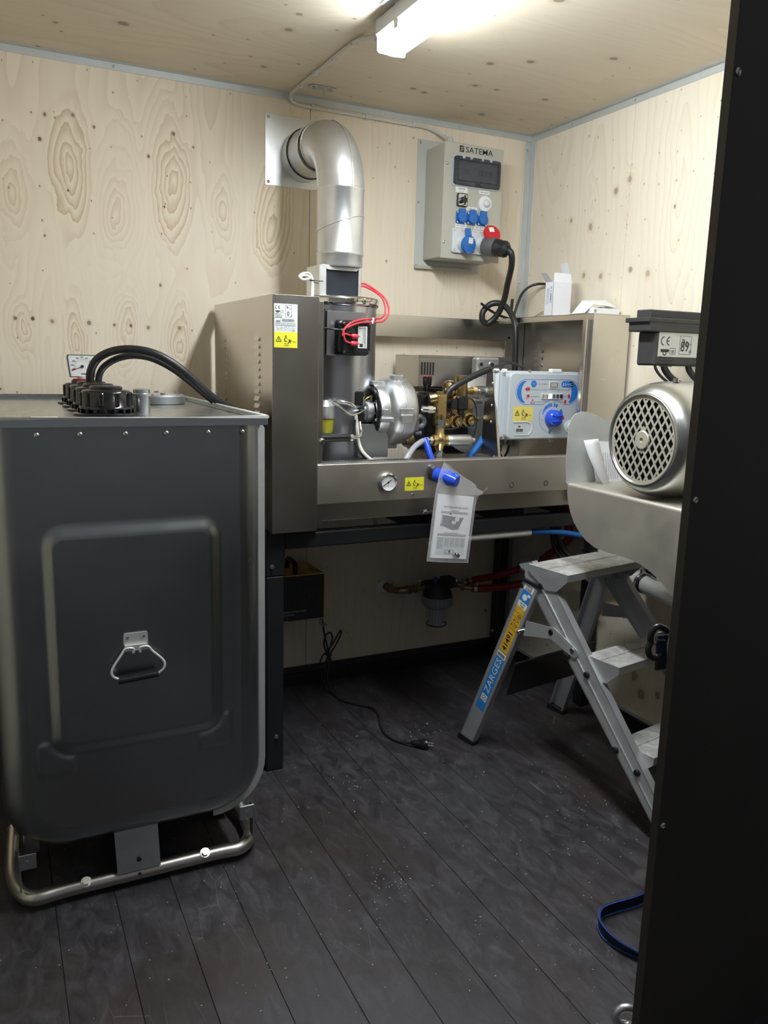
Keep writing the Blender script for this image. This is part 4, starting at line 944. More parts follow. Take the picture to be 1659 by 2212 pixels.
g = G(); g.hexn((-0.955, -0.49, 1.215), (-0.955, -0.49, 1.232), 0.006); g.tube([(-0.985, -0.49, 1.205), (-0.972, -0.492, 1.222), (-0.955, -0.49, 1.228)], 0.003, 8); part('brass_elbow', g, 'brass', fp)
ff = thing('fuel_filter', 'fuel filter with yellow see-through bowl beside left column', 'filter', (-1.13, -0.5, 1.11))
g = G(); g.turn([(0, 1.215), (0.012, 1.215), (0.030, 1.195), (0.033, 1.165), (0.033, 1.155), (0, 1.155)], (-1.125, -0.49, 0), (0, 0, 1), 24); part('filter_head', g, 'alu_cast', ff)
g = G(); g.turn([(0, 1.105), (0.024, 1.105), (0.027, 1.112), (0.029, 1.155)], (-1.125, -0.49, 0), (0, 0, 1), 24)
part('bowl', g, 'amber_glass', ff)
for k in range(10):
    pass
hz = thing('fuel_hose', 'pale braided fuel hose arching from pump down into the tray', 'hose', (-1.0, -0.5, 1.0))
part('hose', G().tube([(-1.100, -0.49, 1.206), (-1.07, -0.505, 1.209), (-1.04, -0.51, 1.202), (-1.025, -0.51, 1.190)], 0.006, 8), 'chrome', hz, 'short upper hose')
part('hose', G().tube([(-1.020, -0.505, 1.165), (-1.018, -0.515, 1.12), (-1.020, -0.53, 1.08), (-1.012, -0.55, 1.045), (-0.990, -0.57, 1.020), (-0.972, -0.58, 1.008)], 0.0065, 10), 'cable_grey', hz)
part('hose', G().tube([(-1.026, -0.515, 1.15), (-1.032, -0.52, 1.10), (-1.028, -0.535, 1.06), (-1.006, -0.555, 1.026), (-0.985, -0.57, 1.012)], 0.0035, 8), 'rubber', hz)
g = G(); g.tube([(-1.125, -0.53, 1.215), (-1.09, -0.53, 1.195), (-1.05, -0.53, 1.168), (-1.02, -0.525, 1.172), (-0.99, -0.51, 1.182)], 0.003, 8); part('copper_line', g, 'zinc', hz)
hr = thing('handle_bar', 'short black sleeve rod with chrome bolt on left column', 'rod', (-1.13, -0.6, 1.10))
g = G(); g.cyl((-1.210, -0.60, 1.098), (-1.085, -0.60, 1.100), 0.0125, n=18); part('sleeve', g, 'plastic_black', hr)
g = G(); g.turn([(0, 0.012), (0.007, 0.012), (0.0105, 0.004), (0.0105, 0)], (-1.2145, -0.6865, 1.098), (0, -1, 0), 16); part('bolt_head', g, 'chrome', hr)
g = G(); g.cyl((-1.085, -0.60, 1.100), (-1.055, -0.60, 1.100), 0.006, n=12); g.hexn((-1.082, -0.60, 1.100), (-1.072, -0.60, 1.100), 0.012); g.tube([(-1.06, -0.60, 1.100), (-1.04, -0.59, 1.102), (-1.028, -0.57, 1.115), (-1.022, -0.545, 1.145)], 0.005, 8); part('fitting', g, 'chrome', hr)

# ================================================================ ELECTRIC MOTOR + PUMP
mo = thing('pump_motor', 'large dark electric motor lying behind the brass pump', 'motor', (-0.46, -0.24, 0.99))
mc = V((-0.455, 0, 1.135))
g = G(); g.turn([(0, -0.10), (0.125, -0.10), (0.135, -0.085), (0.135, 0.10), (0.12, 0.12), (0, 0.12)], (mc.x, -0.24, mc.z), (0, 1, 0), 48); part('motor_body', g, 'plastic_black', mo)
g = G(); g.box((-0.62, -0.34, 1.00), (-0.30, -0.12, 1.035), 0.004); part('foot', g, 'black', mo)
g = G()
for k in range(16):
    a = PI * (0.0 + k / 15 * 1.0); q = V((math.cos(a), 0, math.sin(a)))
    g.cbox((mc.x + q.x * 0.14, -0.20, mc.z + q.z * 0.14), (0.004, 0.16, 0.022), 0.001, Matrix.Rotation(PI / 2 - a, 3, 'Y'))
part('cooling_fins', g, 'plastic_black', mo)
# cast bell housing between motor and pump, aluminium top block
bl = part('bell_housing', G().turn([(0.150, 0.0), (0.150, 0.018), (0.138, 0.03), (0.115, 0.05), (0, 0.05)], (-0.445, -0.335, 1.150), (0, -1, 0), 48), 'alu_cast', mo)
g = G(); g.box((-0.44, -0.345, 1.285), (-0.335, -0.300, 1.372), 0.008)
for x in (-0.425, -0.375): g.cyl((x, -0.345, 1.345), (x, -0.350, 1.345), 0.012, n=16)
g.prism([(-0.02, 0), (0.05, 0), (0.0, -0.09)], (-0.40, -0.35, 1.30), (1, 0, 0), (0, 0, 1), (0, 0.03, 0)); part('terminal_block', g, 'alu_cast', mo)
g = G()
for x in (-0.425, -0.375): g.cyl((x, -0.3505, 1.345), (x, -0.3515, 1.345), 0.0075, n=16)
part('port_hole', g, 'ink', mo)
pu = thing('plunger_pump', 'brass three-plunger pump with round hexagon plugs and black crankcase', 'pump', (-0.61, -0.44, 1.03))
g = G(); g.box((-0.700, -0.44, 1.05), (-0.520, -0.36, 1.235), 0.012); g.box((-0.74, -0.42, 1.03), (-0.66, -0.30, 1.24), 0.01); part('crankcase', g, 'plastic_black', pu)
g = G(); g.box((-0.688, -0.478, 1.115), (-0.530, -0.44, 1.230), 0.010); part('manifold', g, 'brass_old', pu)
for k, x in enumerate((-0.664, -0.610, -0.556)):
    z = 1.136 + k * 0.003
    g = G(); g.turn([(0.0275, 0), (0.0275, 0.014), (0.0225, 0.018), (0.0215, 0.020)], (x, -0.478, z), (0, -1, 0), 28); g.hexn((x, -0.496, z), (x, -0.508, z), 0.017); g.turn([(0.011, 0.03), (0.009, 0.033), (0, 0.031)], (x, -0.478, z), (0, -1, 0), 16)
    part('lower_plug', g, 'brass', pu)
    if k != 1:
        g = G(); g.turn([(0.021, 0), (0.021, 0.010), (0.017, 0.014), (0, 0.014)], (x - 0.002, -0.478, 1.200), (0, -1, 0), 28); part('upper_plug', g, 'brass_old', pu)
for x in (-0.637, -0.584):
    g = G(); g.turn([(0.009, 0), (0.009, 0.008), (0.005, 0.008), (0.005, 0.004), (0, 0.004)], (x, -0.478, 1.171), (0, -1, 0), 14); part('cap_screw', g, 'chrome', pu)
g = G(); g.turn([(0.020, 0), (0.020, 0.062), (0.024, 0.064), (0.024, 0.078), (0.018, 0.080), (0, 0.080)], (-0.578, -0.465, 1.225), (0, 0, 1), 24); part('valve_tower', g, 'brass_old', pu)
g = G(); g.turn([(0.016, 0), (0.018, 0.055), (0.015, 0.06), (0, 0.06)], (-0.628, -0.462, 1.225), (0, 0, 1), 20); g.cyl((-0.66, -0.47, 1.248), (-0.615, -0.485, 1.240), 0.014, 0.011, 16); g.cyl((-0.655, -0.46, 1.27), (-0.63, -0.46, 1.27), 0.013, n=14); g.cyl((-0.602, -0.46, 1.25), (-0.602, -0.46, 1.30), 0.006, n=10); part('inlet_elbow', g, 'brass_old', pu)
g = G(); g.cyl((-0.56, -0.465, 1.248), (-0.520, -0.465, 1.248), 0.012, n=16); g.hexn((-0.535, -0.465, 1.248), (-0.518, -0.465, 1.248), 0.017); part('side_port', g, 'brass', pu)
g = G(); g.cyl((-0.53, -0.46, 1.146), (-0.508, -0.46, 1.146), 0.010, n=14); g.hexn((-0.512, -0.46, 1.146), (-0.50, -0.46, 1.146), 0.011); part('side_port', g, 'brass', pu)
g = G(); g.cyl((-0.518, -0.465, 1.248), (-0.475, -0.465, 1.246), 0.010, n=14); g.hexn((-0.508, -0.465, 1.248), (-0.490, -0.465, 1.247), 0.016); g.cyl((-0.478, -0.465, 1.246), (-0.470, -0.465, 1.246), 0.014, n=14)
g.cyl((-0.54, -0.45, 1.215), (-0.48, -0.45, 1.210), 0.009, n=12); g.hexn((-0.515, -0.45, 1.213), (-0.50, -0.45, 1.212), 0.015); part('zinc_fitting', g, 'zinc', pu)
g = G(); g.turn([(0.0, 0.036), (0.016, 0.036), (0.017, 0.030), (0.017, 0.008), (0.013, 0), (0.010, -0.012)], (-0.716, -0.45, 1.262), (0, 0, 1), 20); part('oil_cap', g, 'black_lid', pu)
g = G(); g.torus((-0.716, -0.45, 1.298), (0, 0, 1), 0.012, 0.003, 18, 6); part('cap_ring', g, 'red', pu, 'red ring on the oil cap')
# pressure switch
ps = thing('pressure_switch', 'square black pressure switch on the brass pump', 'switch', (-0.60, -0.51, 1.20))
g = G(); g.box((-0.628, -0.535, 1.182), (-0.588, -0.498, 1.232), 0.006); part('switch_body', g, 'plastic_black', ps)
g = G(); g.cyl((-0.672, -0.510, 1.213), (-0.628, -0.512, 1.211), 0.011, n=16); g.box((-0.656, -0.528, 1.185), (-0.628, -0.500, 1.222), 0.004); g.box((-0.622, -0.532, 1.165), (-0.602, -0.508, 1.184), 0.003); part('switch_neck', g, 'plastic_black', ps)
g = G(); g.cyl((-0.690, -0.508, 1.214), (-0.672, -0.510, 1.213), 0.009, 0.012, n=14); part('brass_stem', g, 'brass', ps)
part('lead', G().tube([(-0.612, -0.522, 1.166), (-0.613, -0.528, 1.145), (-0.630, -0.532, 1.122), (-0.66, -0.535, 1.115), (-0.69, -0.530, 1.120), (-0.698, -0.52, 1.135)], 0.0028, 8), 'rubber', ps)
part('lead', G().tube([(-0.592, -0.52, 1.228), (-0.57, -0.53, 1.218), (-0.548, -0.52, 1.19), (-0.540, -0.515, 1.14), (-0.542, -0.51, 1.10), (-0.555, -0.51, 1.06)], 0.0025, 8), 'rubber', ps)
# unloader valve column
uv = thing('unloader_valve', 'tall brass unloader valve column standing before the pump', 'valve', (-0.70, -0.535, 1.0))
ux, uy = -0.706, -0.540
g = G(); g.box((ux - 0.018, uy - 0.012, 1.165), (ux + 0.018, uy + 0.012, 1.238), 0.004); g.cyl((ux - 0.010, uy, 1.165), (ux - 0.010, uy, 1.250), 0.009, n=14); g.cyl((ux + 0.010, uy, 1.158), (ux + 0.010, uy, 1.240), 0.011, n=14); g.hexn((ux - 0.010, uy, 1.238), (ux - 0.010, uy, 1.248), 0.012); g.cyl((ux - 0.035, uy + 0.02, 1.222), (ux - 0.01, uy + 0.01, 1.228), 0.016, n=14); g.cyl((ux, uy, 1.150), (ux, uy, 1.170), 0.015, 0.017, 16); part('valve_body', g, 'brass', uv)
g = G(); g.hexn((ux, uy, 1.136), (ux, uy, 1.150), 0.0175); g.cyl((ux, uy, 1.116), (ux, uy, 1.137), 0.012, n=14); g.hexn((ux, uy, 1.120), (ux, uy, 1.130), 0.016); part('zinc_union', g, 'zinc', uv)
g = G(); g.turn([(0.014, 0), (0.017, 0.010), (0.022, 0.022), (0.026, 0.036), (0.022, 0.050), (0.017, 0.060), (0.015, 0.080)], (ux - 0.001, uy, 1.042), (0, 0, 1), 22, sharp=3); g.cyl((ux - 0.03, uy, 1.077), (ux + 0.03, uy, 1.077), 0.020, n=20); part('cross_piece', g, 'brass', uv)
g = G(); g.cyl((ux, uy, 1.030), (ux, uy, 1.046), 0.013, n=14); g.hexn((ux, uy, 1.008), (ux, uy, 1.032), 0.019); g.cyl((ux, uy, 0.995), (ux, uy, 1.010), 0.013, n=14); g.cyl((ux - 0.055, uy, 1.079), (ux - 0.03, uy, 1.077), 0.008, n=12); g.hexn((ux - 0.044, uy, 1.079), (ux - 0.034, uy, 1.078), 0.014); part('zinc_union', g, 'zinc', uv)
g = G(); g.hexn((ux - 0.002, uy, 0.972), (ux - 0.002, uy, 0.996), 0.018); part('brass_nut', g, 'brass_old', uv)
g = G(); g.turn([(0.0, 0), (0.019, 0), (0.0205, 0.003), (0.0205, 0.092), (0.017, 0.100), (0.010, 0.102), (0.007, 0.104), (0.007, 0.108), (0.009, 0.110), (0.009, 0.116), (0, 0.118)], (ux + 0.026, uy - 0.002, 1.076), (1, 0, -0.01), 28); part('silver_damper', g, 'alu_cast', uv, 'smooth silver cylinder lying sideways')
g = G(); g.cyl((ux - 0.065, uy + 0.02, 1.186), (ux - 0.02, uy + 0.01, 1.184), 0.012, n=16); g.hexn((ux - 0.045, uy + 0.015, 1.185), (ux - 0.028, uy + 0.012, 1.185), 0.014); part('hose_union', g, 'zinc', uv)
g = G(); g.cyl((ux - 0.080, uy + 0.035, 1.110), (ux - 0.078, uy + 0.035, 1.145), 0.010, n=14); g.torus((ux - 0.066, uy + 0.035, 1.140), (0, 1, 0), 0.018, 0.010, 20, 10); g.cyl((ux - 0.085, uy + 0.035, 1.10), (ux - 0.060, uy + 0.035, 1.10), 0.009, n=12); part('black_elbow', g, 'plug_grey', uv)
g = G(); g.cyl((ux - 0.115, uy + 0.04, 1.075), (ux - 0.09, uy + 0.03, 1.085), 0.020, n=18); g.torus((ux - 0.112, uy + 0.04, 1.078), (1, 0, 0.2), 0.019, 0.004, 18, 6); part('brass_socket', g, 'brass_old', uv)
# hoses
h1 = thing('blue_hose', 'blue hose dropping into the beam left of the brass column', 'hose', (-0.75, -0.55, 1.0)); part('hose', G().tube([(-0.772, -0.545, 1.085), (-0.768, -0.56, 1.060), (-0.764, -0.575, 1.030), (-0.756, -0.590, 1.000), (-0.745, -0.60, 0.975), (-0.735, -0.60, 0.95)], 0.0115, 12), 'blue_knob', h1)
h2 = thing('blue_hose', 'lighter blue hose slanting up behind the dark bracket plate', 'hose', (-0.52, -0.5, 1.0)); part('hose', G().tube([(-0.43, -0.44, 1.125), (-0.46, -0.46, 1.09), (-0.50, -0.48, 1.055), (-0.55, -0.505, 1.018), (-0.60, -0.53, 0.985), (-0.64, -0.55, 0.955)], 0.0125, 12), 'blue_hose', h2)
h3 = thing('clear_hose', 'clear plastic hose curving down left from the brass valve', 'hose', (-0.85, -0.56, 1.0)); part('hose', G().tube([(-0.758, -0.542, 1.080), (-0.785, -0.552, 1.076), (-0.82, -0.565, 1.060), (-0.85, -0.58, 1.035), (-0.872, -0.59, 1.010), (-0.890, -0.60, 0.985)], 0.010, 12), 'tube_clear', h3)
h4 = thing('corrugated_sleeve', 'black ribbed cable sleeve rising right over the pump', 'cable sleeve', (-0.6, -0.52, 1.24))
ctl = [(-0.686, -0.530, 1.228), (-0.672, -0.532, 1.250), (-0.650, -0.534, 1.268), (-0.615, -0.535, 1.286), (-0.575, -0.535, 1.304), (-0.535, -0.535, 1.320), (-0.510, -0.535, 1.328)]
g = G(); g.tube(ctl, 0.0115, 12, sub=8); 
part('sleeve', g, 'rubber', h4)
P_ = [V(p) for p in ctl]
for i in range(len(P_) - 1):
    for tt in (0.15, 0.65):
        p = P_[i].lerp(P_[i + 1], tt); g = G(); g.torus(p, P_[i + 1] - P_[i], 0.0112, 0.0012, 14, 5); part('rib', g, 'ink', h4)
part('lead', G().tube([(-0.510, -0.535, 1.328), (-0.480, -0.54, 1.342), (-0.445, -0.55, 1.352), (-0.41, -0.56, 1.348), (-0.38, -0.57, 1.335)], 0.004, 8), 'rubber', h4)
part('lead', G().tube([(-0.510, -0.532, 1.326), (-0.470, -0.535, 1.346), (-0.435, -0.54, 1.358), (-0.40, -0.55, 1.350)], 0.003, 8), 'rubber', h4)
part('lead', G().tube([(-0.676, -0.534, 1.232), (-0.694, -0.535, 1.255), (-0.690, -0.536, 1.278), (-0.668, -0.538, 1.282), (-0.650, -0.538, 1.268), (-0.648, -0.536, 1.250), (-0.660, -0.535, 1.236)], 0.0028, 8), 'rubber', h4)

# ================================================================ CONTROL BOX
cx0, cx1, cz0, cz1, cy = -0.462, -0.140, 1.080, 1.320, -0.600
ct = thing('control_panel', 'light grey control panel with big blue knob and blue curved print', 'control panel', (-0.30, -0.55, 1.06))
g = G(); g.box((cx0 - 0.028, -0.560, cz0 - 0.002), (cx1 + 0.02, -0.500, cz1 + 0.004), 0.010); part('back_shell', g, 'ctrl_light', ct)
g = G(); g.box((cx0 - 0.020, -0.572, cz0 - 0.004), (cx1 + 0.012, -0.556, cz1 + 0.006), 0.004); part('flange', g, 'ctrl', ct)
g = G(); o = rr(cx1 - cx0, cz1 - cz0, 0.02, 6, (cx0 + cx1) / 2, (cz0 + cz1) / 2); g.prism(o, (0, -0.572, 0), (1, 0, 0), (0, 0, 1), (0, -0.024, 0)); 
o2 = rr(cx1 - cx0 - 0.008, cz1 - cz0 - 0.008, 0.017, 6, (cx0 + cx1) / 2, (cz0 + cz1) / 2); nn = len(o)
g.add([(x, -0.596, z) for x, z in o] + [(x, -0.600, z) for x, z in o2], [tuple(range(nn, 2 * nn))] + [(i, (i + 1) % nn, (i + 1) % nn + nn, i + nn) for i in range(nn)])
cf = part('front_cover', g, 'ctrl', ct)
for x, z in ((cx0 - 0.008, cz1 - 0.004), (cx0 - 0.008, cz0 + 0.006), (-0.36, cz1 + 0.006)): 
    g = G(); g.cyl((x, -0.572, z), (x, -0.577, z), 0.005, n=12); part('screw', g, 'zinc', ct)
g = G(); g.box((-0.275, -0.592, cz1 + 0.000), (-0.225, -0.570, cz1 + 0.016), 0.004); part('latch', g, 'white', ct)
g = G(); g.box((-0.495, -0.56, cz1 + 0.002), (-0.480, -0.54, cz1 + 0.012), 0.003); g.box((-0.462, -0.56, cz1 + 0.002), (-0.446, -0.54, cz1 + 0.012), 0.003); part('latch', g, 'white', ct)
g = G(); g.torus((-0.245, -0.575, cz0 - 0.006), (0, 1, 0), 0.008, 0.003, 16, 6); part('latch_ring', g, 'ctrl_light', ct)
F = Fr((0, cy, 0))
def cp(nm, g, m, lab=None): return part(nm, g, m, ct, lab)
# pill outline with arches: x -0.425..-0.142, z 1.212..1.298
px0, px1, pz0, pz1 = -0.434, -0.150, 1.207, 1.297; rd = (pz1 - pz0) / 2; pm = (pz0 + pz1) / 2
g = G(); F.line(g, [(px0 + rd, pz1), (px1 - rd, pz1)], 0.0011); F.line(g, [(px0 + rd, pz0), (-0.312, pz0)], 0.0011); F.line(g, [(-0.218, pz0), (px1 - rd, pz0)], 0.0011)
F.arc(g, px0 + rd, pm, rd - 0.0006, rd + 0.0006, 90, 270, 20); F.arc(g, px1 - rd, pm, rd - 0.0006, rd + 0.0006, -90, 90, 20)
kx, kz = -0.267, 1.160
F.arc(g, kx, kz, 0.0632, 0.0642, 48, 132, 20); F.arc(g, kx, kz, 0.0570, 0.0580, 150, 262, 20)
cp('blue_outline', g, 'blue_print')
for sx, bx in ((1, px0 + rd), (-1, px1 - rd)):
    g = G(); o = []
    for k in range(17):
        a = math.radians(100 + 160 * k / 16); o.append((bx + sx * rd * 0.90 * math.cos(a), pm + rd * 0.90 * math.sin(a)))
    wd = 0.016 if sx > 0 else 0.026
    for k in range(17):
        a = math.radians(260 - 160 * k / 16); o.append((bx + sx * ((rd * 0.90 - wd * 0.95) * math.cos(a)) + sx * 0.004, pm + rd * 0.84 * math.sin(a)))
    F.poly(g, o); cp('blue_crescent', g, 'blue_print', 'blue crescent print')
g = G(); F.arc(g, -0.357, 1.281, 0, 0.0125, 0, 360, 20); F.poly(g, rr(0.058, 0.023, 0.011, 5, -0.203, 1.281)); cp('blue_badge', g, 'blue_print')
g = G()
F.line(g, [(-0.342, 1.281), (-0.295, 1.281)], 0.0009); F.line(g, [(-0.366, 1.260), (-0.303, 1.260), (-0.300, 1.250)], 0.0009); F.line(g, [(-0.366, 1.236), (-0.334, 1.236)], 0.0009); F.line(g, [(-0.345, 1.216), (-0.288, 1.216), (-0.284, 1.224)], 0.0009)
F.line(g, [(-0.246, 1.250), (-0.243, 1.260), (-0.198, 1.260)], 0.0009); F.line(g, [(-0.222, 1.236), (-0.192, 1.236)], 0.0009); F.line(g, [(-0.269, 1.224), (-0.265, 1.216), (-0.215, 1.216)], 0.0009)
cp('grey_lines', g, 'ink_grey')
g = G() # red icons: burner, drop, triangle, tap, bottle, pump
F.poly(g, [(-0.395, 1.262), (-0.388, 1.268), (-0.378, 1.267), (-0.372, 1.262), (-0.378, 1.257), (-0.388, 1.256)]); F.line(g, [(-0.382, 1.270), (-0.372, 1.254)], 0.0012); F.line(g, [(-0.384, 1.254), (-0.372, 1.270)], 0.0012)
F.arc(g, -0.379, 1.237, 0, 0.0065, 0, 360, 10); F.arc(g, -0.386, 1.228, 0, 0.0025, 0, 360, 8)
F.line(g, [(-0.367, 1.211), (-0.349, 1.211), (-0.358, 1.226), (-0.367, 1.211)], 0.0013); F.line(g, [(-0.358, 1.221), (-0.359, 1.214)], 0.0012)
F.line(g, [(-0.197, 1.258), (-0.197, 1.264), (-0.186, 1.265), (-0.184, 1.261)], 0.0013); F.line(g, [(-0.192, 1.268), (-0.192, 1.264)], 0.001)
F.poly(g, [(-0.198, 1.229), (-0.188, 1.229), (-0.188, 1.238), (-0.193, 1.245), (-0.198, 1.243)])
F.poly(g, [(-0.214, 1.209), (-0.206, 1.209), (-0.206, 1.223), (-0.214, 1.223)]); F.line(g, [(-0.204, 1.212), (-0.203, 1.220)], 0.001)
F.arc(g, -0.216, 1.157, 0.0, 0.007, 0, 360, 10); F.text(g, '150°C', -0.237, 1.150, 0.008, bold=0.01); F.text(g, '0', -0.316, 1.150, 0.007); F.text(g, '30', -0.312, 1.147, 0.005)
F.line(g, [(-0.221, 1.153), (-0.228, 1.150)], 0.001)
cp('red_icons', g, 'red_print', 'small red function symbols')
g = G(); 
for k in range(8): 
    a0 = 165 - k * 6; F.arc(g, kx, kz, 0.040, 0.046 + k * 0.0008, a0 - 1.2 - k * 0.25, a0 + 1.2 + k * 0.25, 3)
for a0, a1 in ((118, 111), (109, 102), (100, 94), (82, 73), (70, 60), (36, 16), (14, 5)): F.arc(g, kx, kz, 0.040, 0.052, a1, a0, 5)
F.rect(g, kx - 0.010, 1.098, kx - 0.001, 1.113)
cp('temperature_scale', g, 'blue_print')
g = G(); F.text(g, '90', kx - 0.005, kz + 0.043, 0.006); F.text(g, '2', kx - 0.036, kz + 0.031, 0.006); F.text(g, '1', kx + 0.025, kz + 0.033, 0.006)
F.line(g, [(kx - 0.0085, 1.100), (kx - 0.0025, 1.100), (kx - 0.0055, 1.108), (kx - 0.0085, 1.100)], 0.0008, 0.0006, 0.001)
cp('print', g, 'red_print')
g = G(); F.line(g, [(-0.226, 1.276), (-0.219, 1.276), (-0.2225, 1.286), (-0.226, 1.276)], 0.0012, 0.0006, 0.0010); F.line(g, [(-0.213, 1.287), (-0.213, 1.280), (-0.210, 1.274)], 0.002, 0.0006, 0.0010); F.line(g, [(-0.207, 1.281), (-0.190, 1.281)], 0.001, 0.0006, 0.0010); F.line(g, [(-0.188, 1.276), (-0.179, 1.276), (-0.179, 1.286), (-0.188, 1.286), (-0.188, 1.276)], 0.0008, 0.0006, 0.0010)
F.arc(g, -0.357, 1.281, 0, 0.002, 0, 360, 8, 0.0006, 0.001); cp('white_icons', g, 'white')
# display and led window
g = G(); F.poly(g, rr(0.040, 0.026, 0.004, 3, -0.268, 1.278), 0, 0.003); d_ = cp('hour_meter', g, 'ctrl_light', 'small rectangular hour meter'); 
g = G(); F.line(g, [(-0.284, 1.270), (-0.252, 1.270), (-0.252, 1.286), (-0.284, 1.286), (-0.284, 1.270)], 0.0015, 0.003, 0.0038); part('meter_rim', g, 'ink', d_)
g = G(); F.rect(g, -0.283, 1.271, -0.253, 1.285, 0.003, 0.0034); part('meter_glass', g, 'grey_box', d_)
g = G(); F.poly(g, rr(0.098, 0.022, 0.005, 3, -0.273, 1.237), 0, 0.003); d_ = cp('lamp_strip', g, 'ctrl_light', 'strip of six indicator lamps, the third one lit white')
for k in range(6):
    a = -0.316 + k * 0.0165; g = G(); F.poly(g, rr(0.014, 0.015, 0.0022, 2, a + 0.001, 1.237), 0.003, 0.0042); part('indicator_lamp', g, 'led' if k == 2 else 'chrome', d_, 'glowing white indicator lamp' if k == 2 else None)
    if k != 2:
        g = G(); F.arc(g, a + 0.001, 1.237, 0.003, 0.005, -80, 80, 8, 0.0042, 0.0048); part('indicator_mark', g, 'ink', d_)
warn_label(ct, F, -0.440, 1.146, 0.086, 'yellow_dull')
# moulded pocket with barcode sticker
g = G(); F.poly(g, [(-0.438, 1.142), (-0.375, 1.142), (-0.362, 1.136), (-0.357, 1.124), (-0.360, 1.108), (-0.370, 1.098), (-0.432, 1.098), (-0.432, 1.095), (-0.369, 1.095), (-0.357, 1.105), (-0.352, 1.124), (-0.358, 1.140), (-0.373, 1.146), (-0.438, 1.146)], 0, 0.0022); cp('pocket_rim', g, 'ctrl_light')
g = G(); F.rect(g, -0.428, 1.104, -0.392, 1.134); s_ = cp('barcode_label', g, 'grey_plate', 'grey sticker with barcode and emblem')
g = G(); emblem(F, g, -0.416, 1.124, 0.011); x = -0.424; rnd = random.Random(9)
while x < -0.396: w2 = rnd.choice((0.0006, 0.001, 0.0014)); F.rect(g, x, 1.108, x + w2, 1.119, 0.0006, 0.001); x += w2 + rnd.choice((0.0006, 0.0009))
part('print', g, 'ink', s_)
g = G(); g.turn([(0.030, 0), (0.032, 0.002), (0.0315, 0.020), (0.027, 0.030), (0.016, 0.036), (0, 0.037)], (kx, cy, kz - 0.004), (0, -1, 0), 36, sharp=3); k_ = cp('temperature_knob', g, 'blue_knob', 'large bright blue knob')
g = G(); g.tube([(kx - 0.022, cy - 0.033, kz + 0.008), (kx, cy - 0.037, kz + 0.006), (kx + 0.022, cy - 0.033, kz + 0.008)], 0.004, 8); g.tube([(kx - 0.022, cy - 0.032, kz - 0.015), (kx, cy - 0.036, kz - 0.013), (kx + 0.022, cy - 0.032, kz - 0.015)], 0.004, 8); part('grip_ridge', g, 'blue_knob', k_)
g = G(); g.turn([(0.024, 0), (0.025, 0.003), (0.020, 0.004), (0, 0.004)], (-0.182, cy, 1.124), (0, -1, 0), 28); k_ = cp('button_ring', g, 'ctrl_light')
g = G(); g.ball((-0.180, cy - 0.004, 1.124), 0.018, 18, (1, 0.7, 1)); part('round_button', g, 'ctrl', k_, 'pale green-grey round button')
# cable glands and leads
for k, (x, r_, m) in enumerate(((-0.468, 0.008, 'plastic_black'), (-0.440, 0.010, 'plug_grey'), (-0.404, 0.010, 'plug_grey'), (-0.352, 0.011, 'ctrl'))):
    g = G(); g.cyl((x, -0.535, cz0 - 0.002), (x, -0.535, cz0 - 0.014), r_ + 0.002, r_, 14); g.hexn((x, -0.535, cz0 - 0.014), (x, -0.535, cz0 - 0.026), r_ + 0.001); cp('cable_gland', g, m)
    pts = [(x, -0.535, cz0 - 0.02), (x - 0.004, -0.532, cz0 - 0.05), (x + (0.012, 0.02, -0.012, 0.006)[k], -0.52, cz0 - 0.09), (x + 0.01, -0.50, cz0 - 0.15)]
    g = G(); g.tube(pts, (0.003, 0.0035, 0.0045, 0.0055)[k], 8); cp('lead', g, 'cable_grey' if k == 3 else 'rubber')
# dark bracket plate carrying the panel
bp = thing('panel_bracket', 'tall dark stainless bracket plate left of the control panel', 'bracket', (-0.48, -0.55, 1.02))
g = G(); g.prism([(0, 0), (0.115, 0), (0.048, 0.320), (0.018, 0.320)], (-0.492, -0.478, 1.018), (0, -1, 0), (0, 0, 1), (0.0025, 0, 0)); part('plate', g, 'steel_dark', bp)
g = G(); g.prism([(0.1125, 0), (0.1150, 0), (0.048, 0.320), (0.0455, 0.320)], (-0.492, -0.478, 1.018), (0, -1, 0), (0, 0, 1), (0.012, 0, 0)); g.box((-0.515, -0.598, 1.016), (-0.470, -0.560, 1.0185), 0.0005); part('folded_edge', g, 'steel', bp)
for z in (1.28, 1.20, 1.14): bolt(bp, (-0.492, -0.535, z), (-1, 0, 0), 0.004, 'steel_dull', L=0.003)
bolt(bp, (-0.497, -0.575, 1.0185), (0, 0, 1), 0.005, 'chrome', L=0.006)

# ================================================================ CARTONS ON TOP
bxz = ZT + t + 0.0003
c1 = thing('open_carton', 'tall white carton with open flaps standing on the right cabinet', 'carton', (-0.14, -0.42, bxz))
g = G(); x0, x1, y0, y1, z1 = -0.186, -0.098, -0.455, -0.405, bxz + 0.125; tt = 0.0015
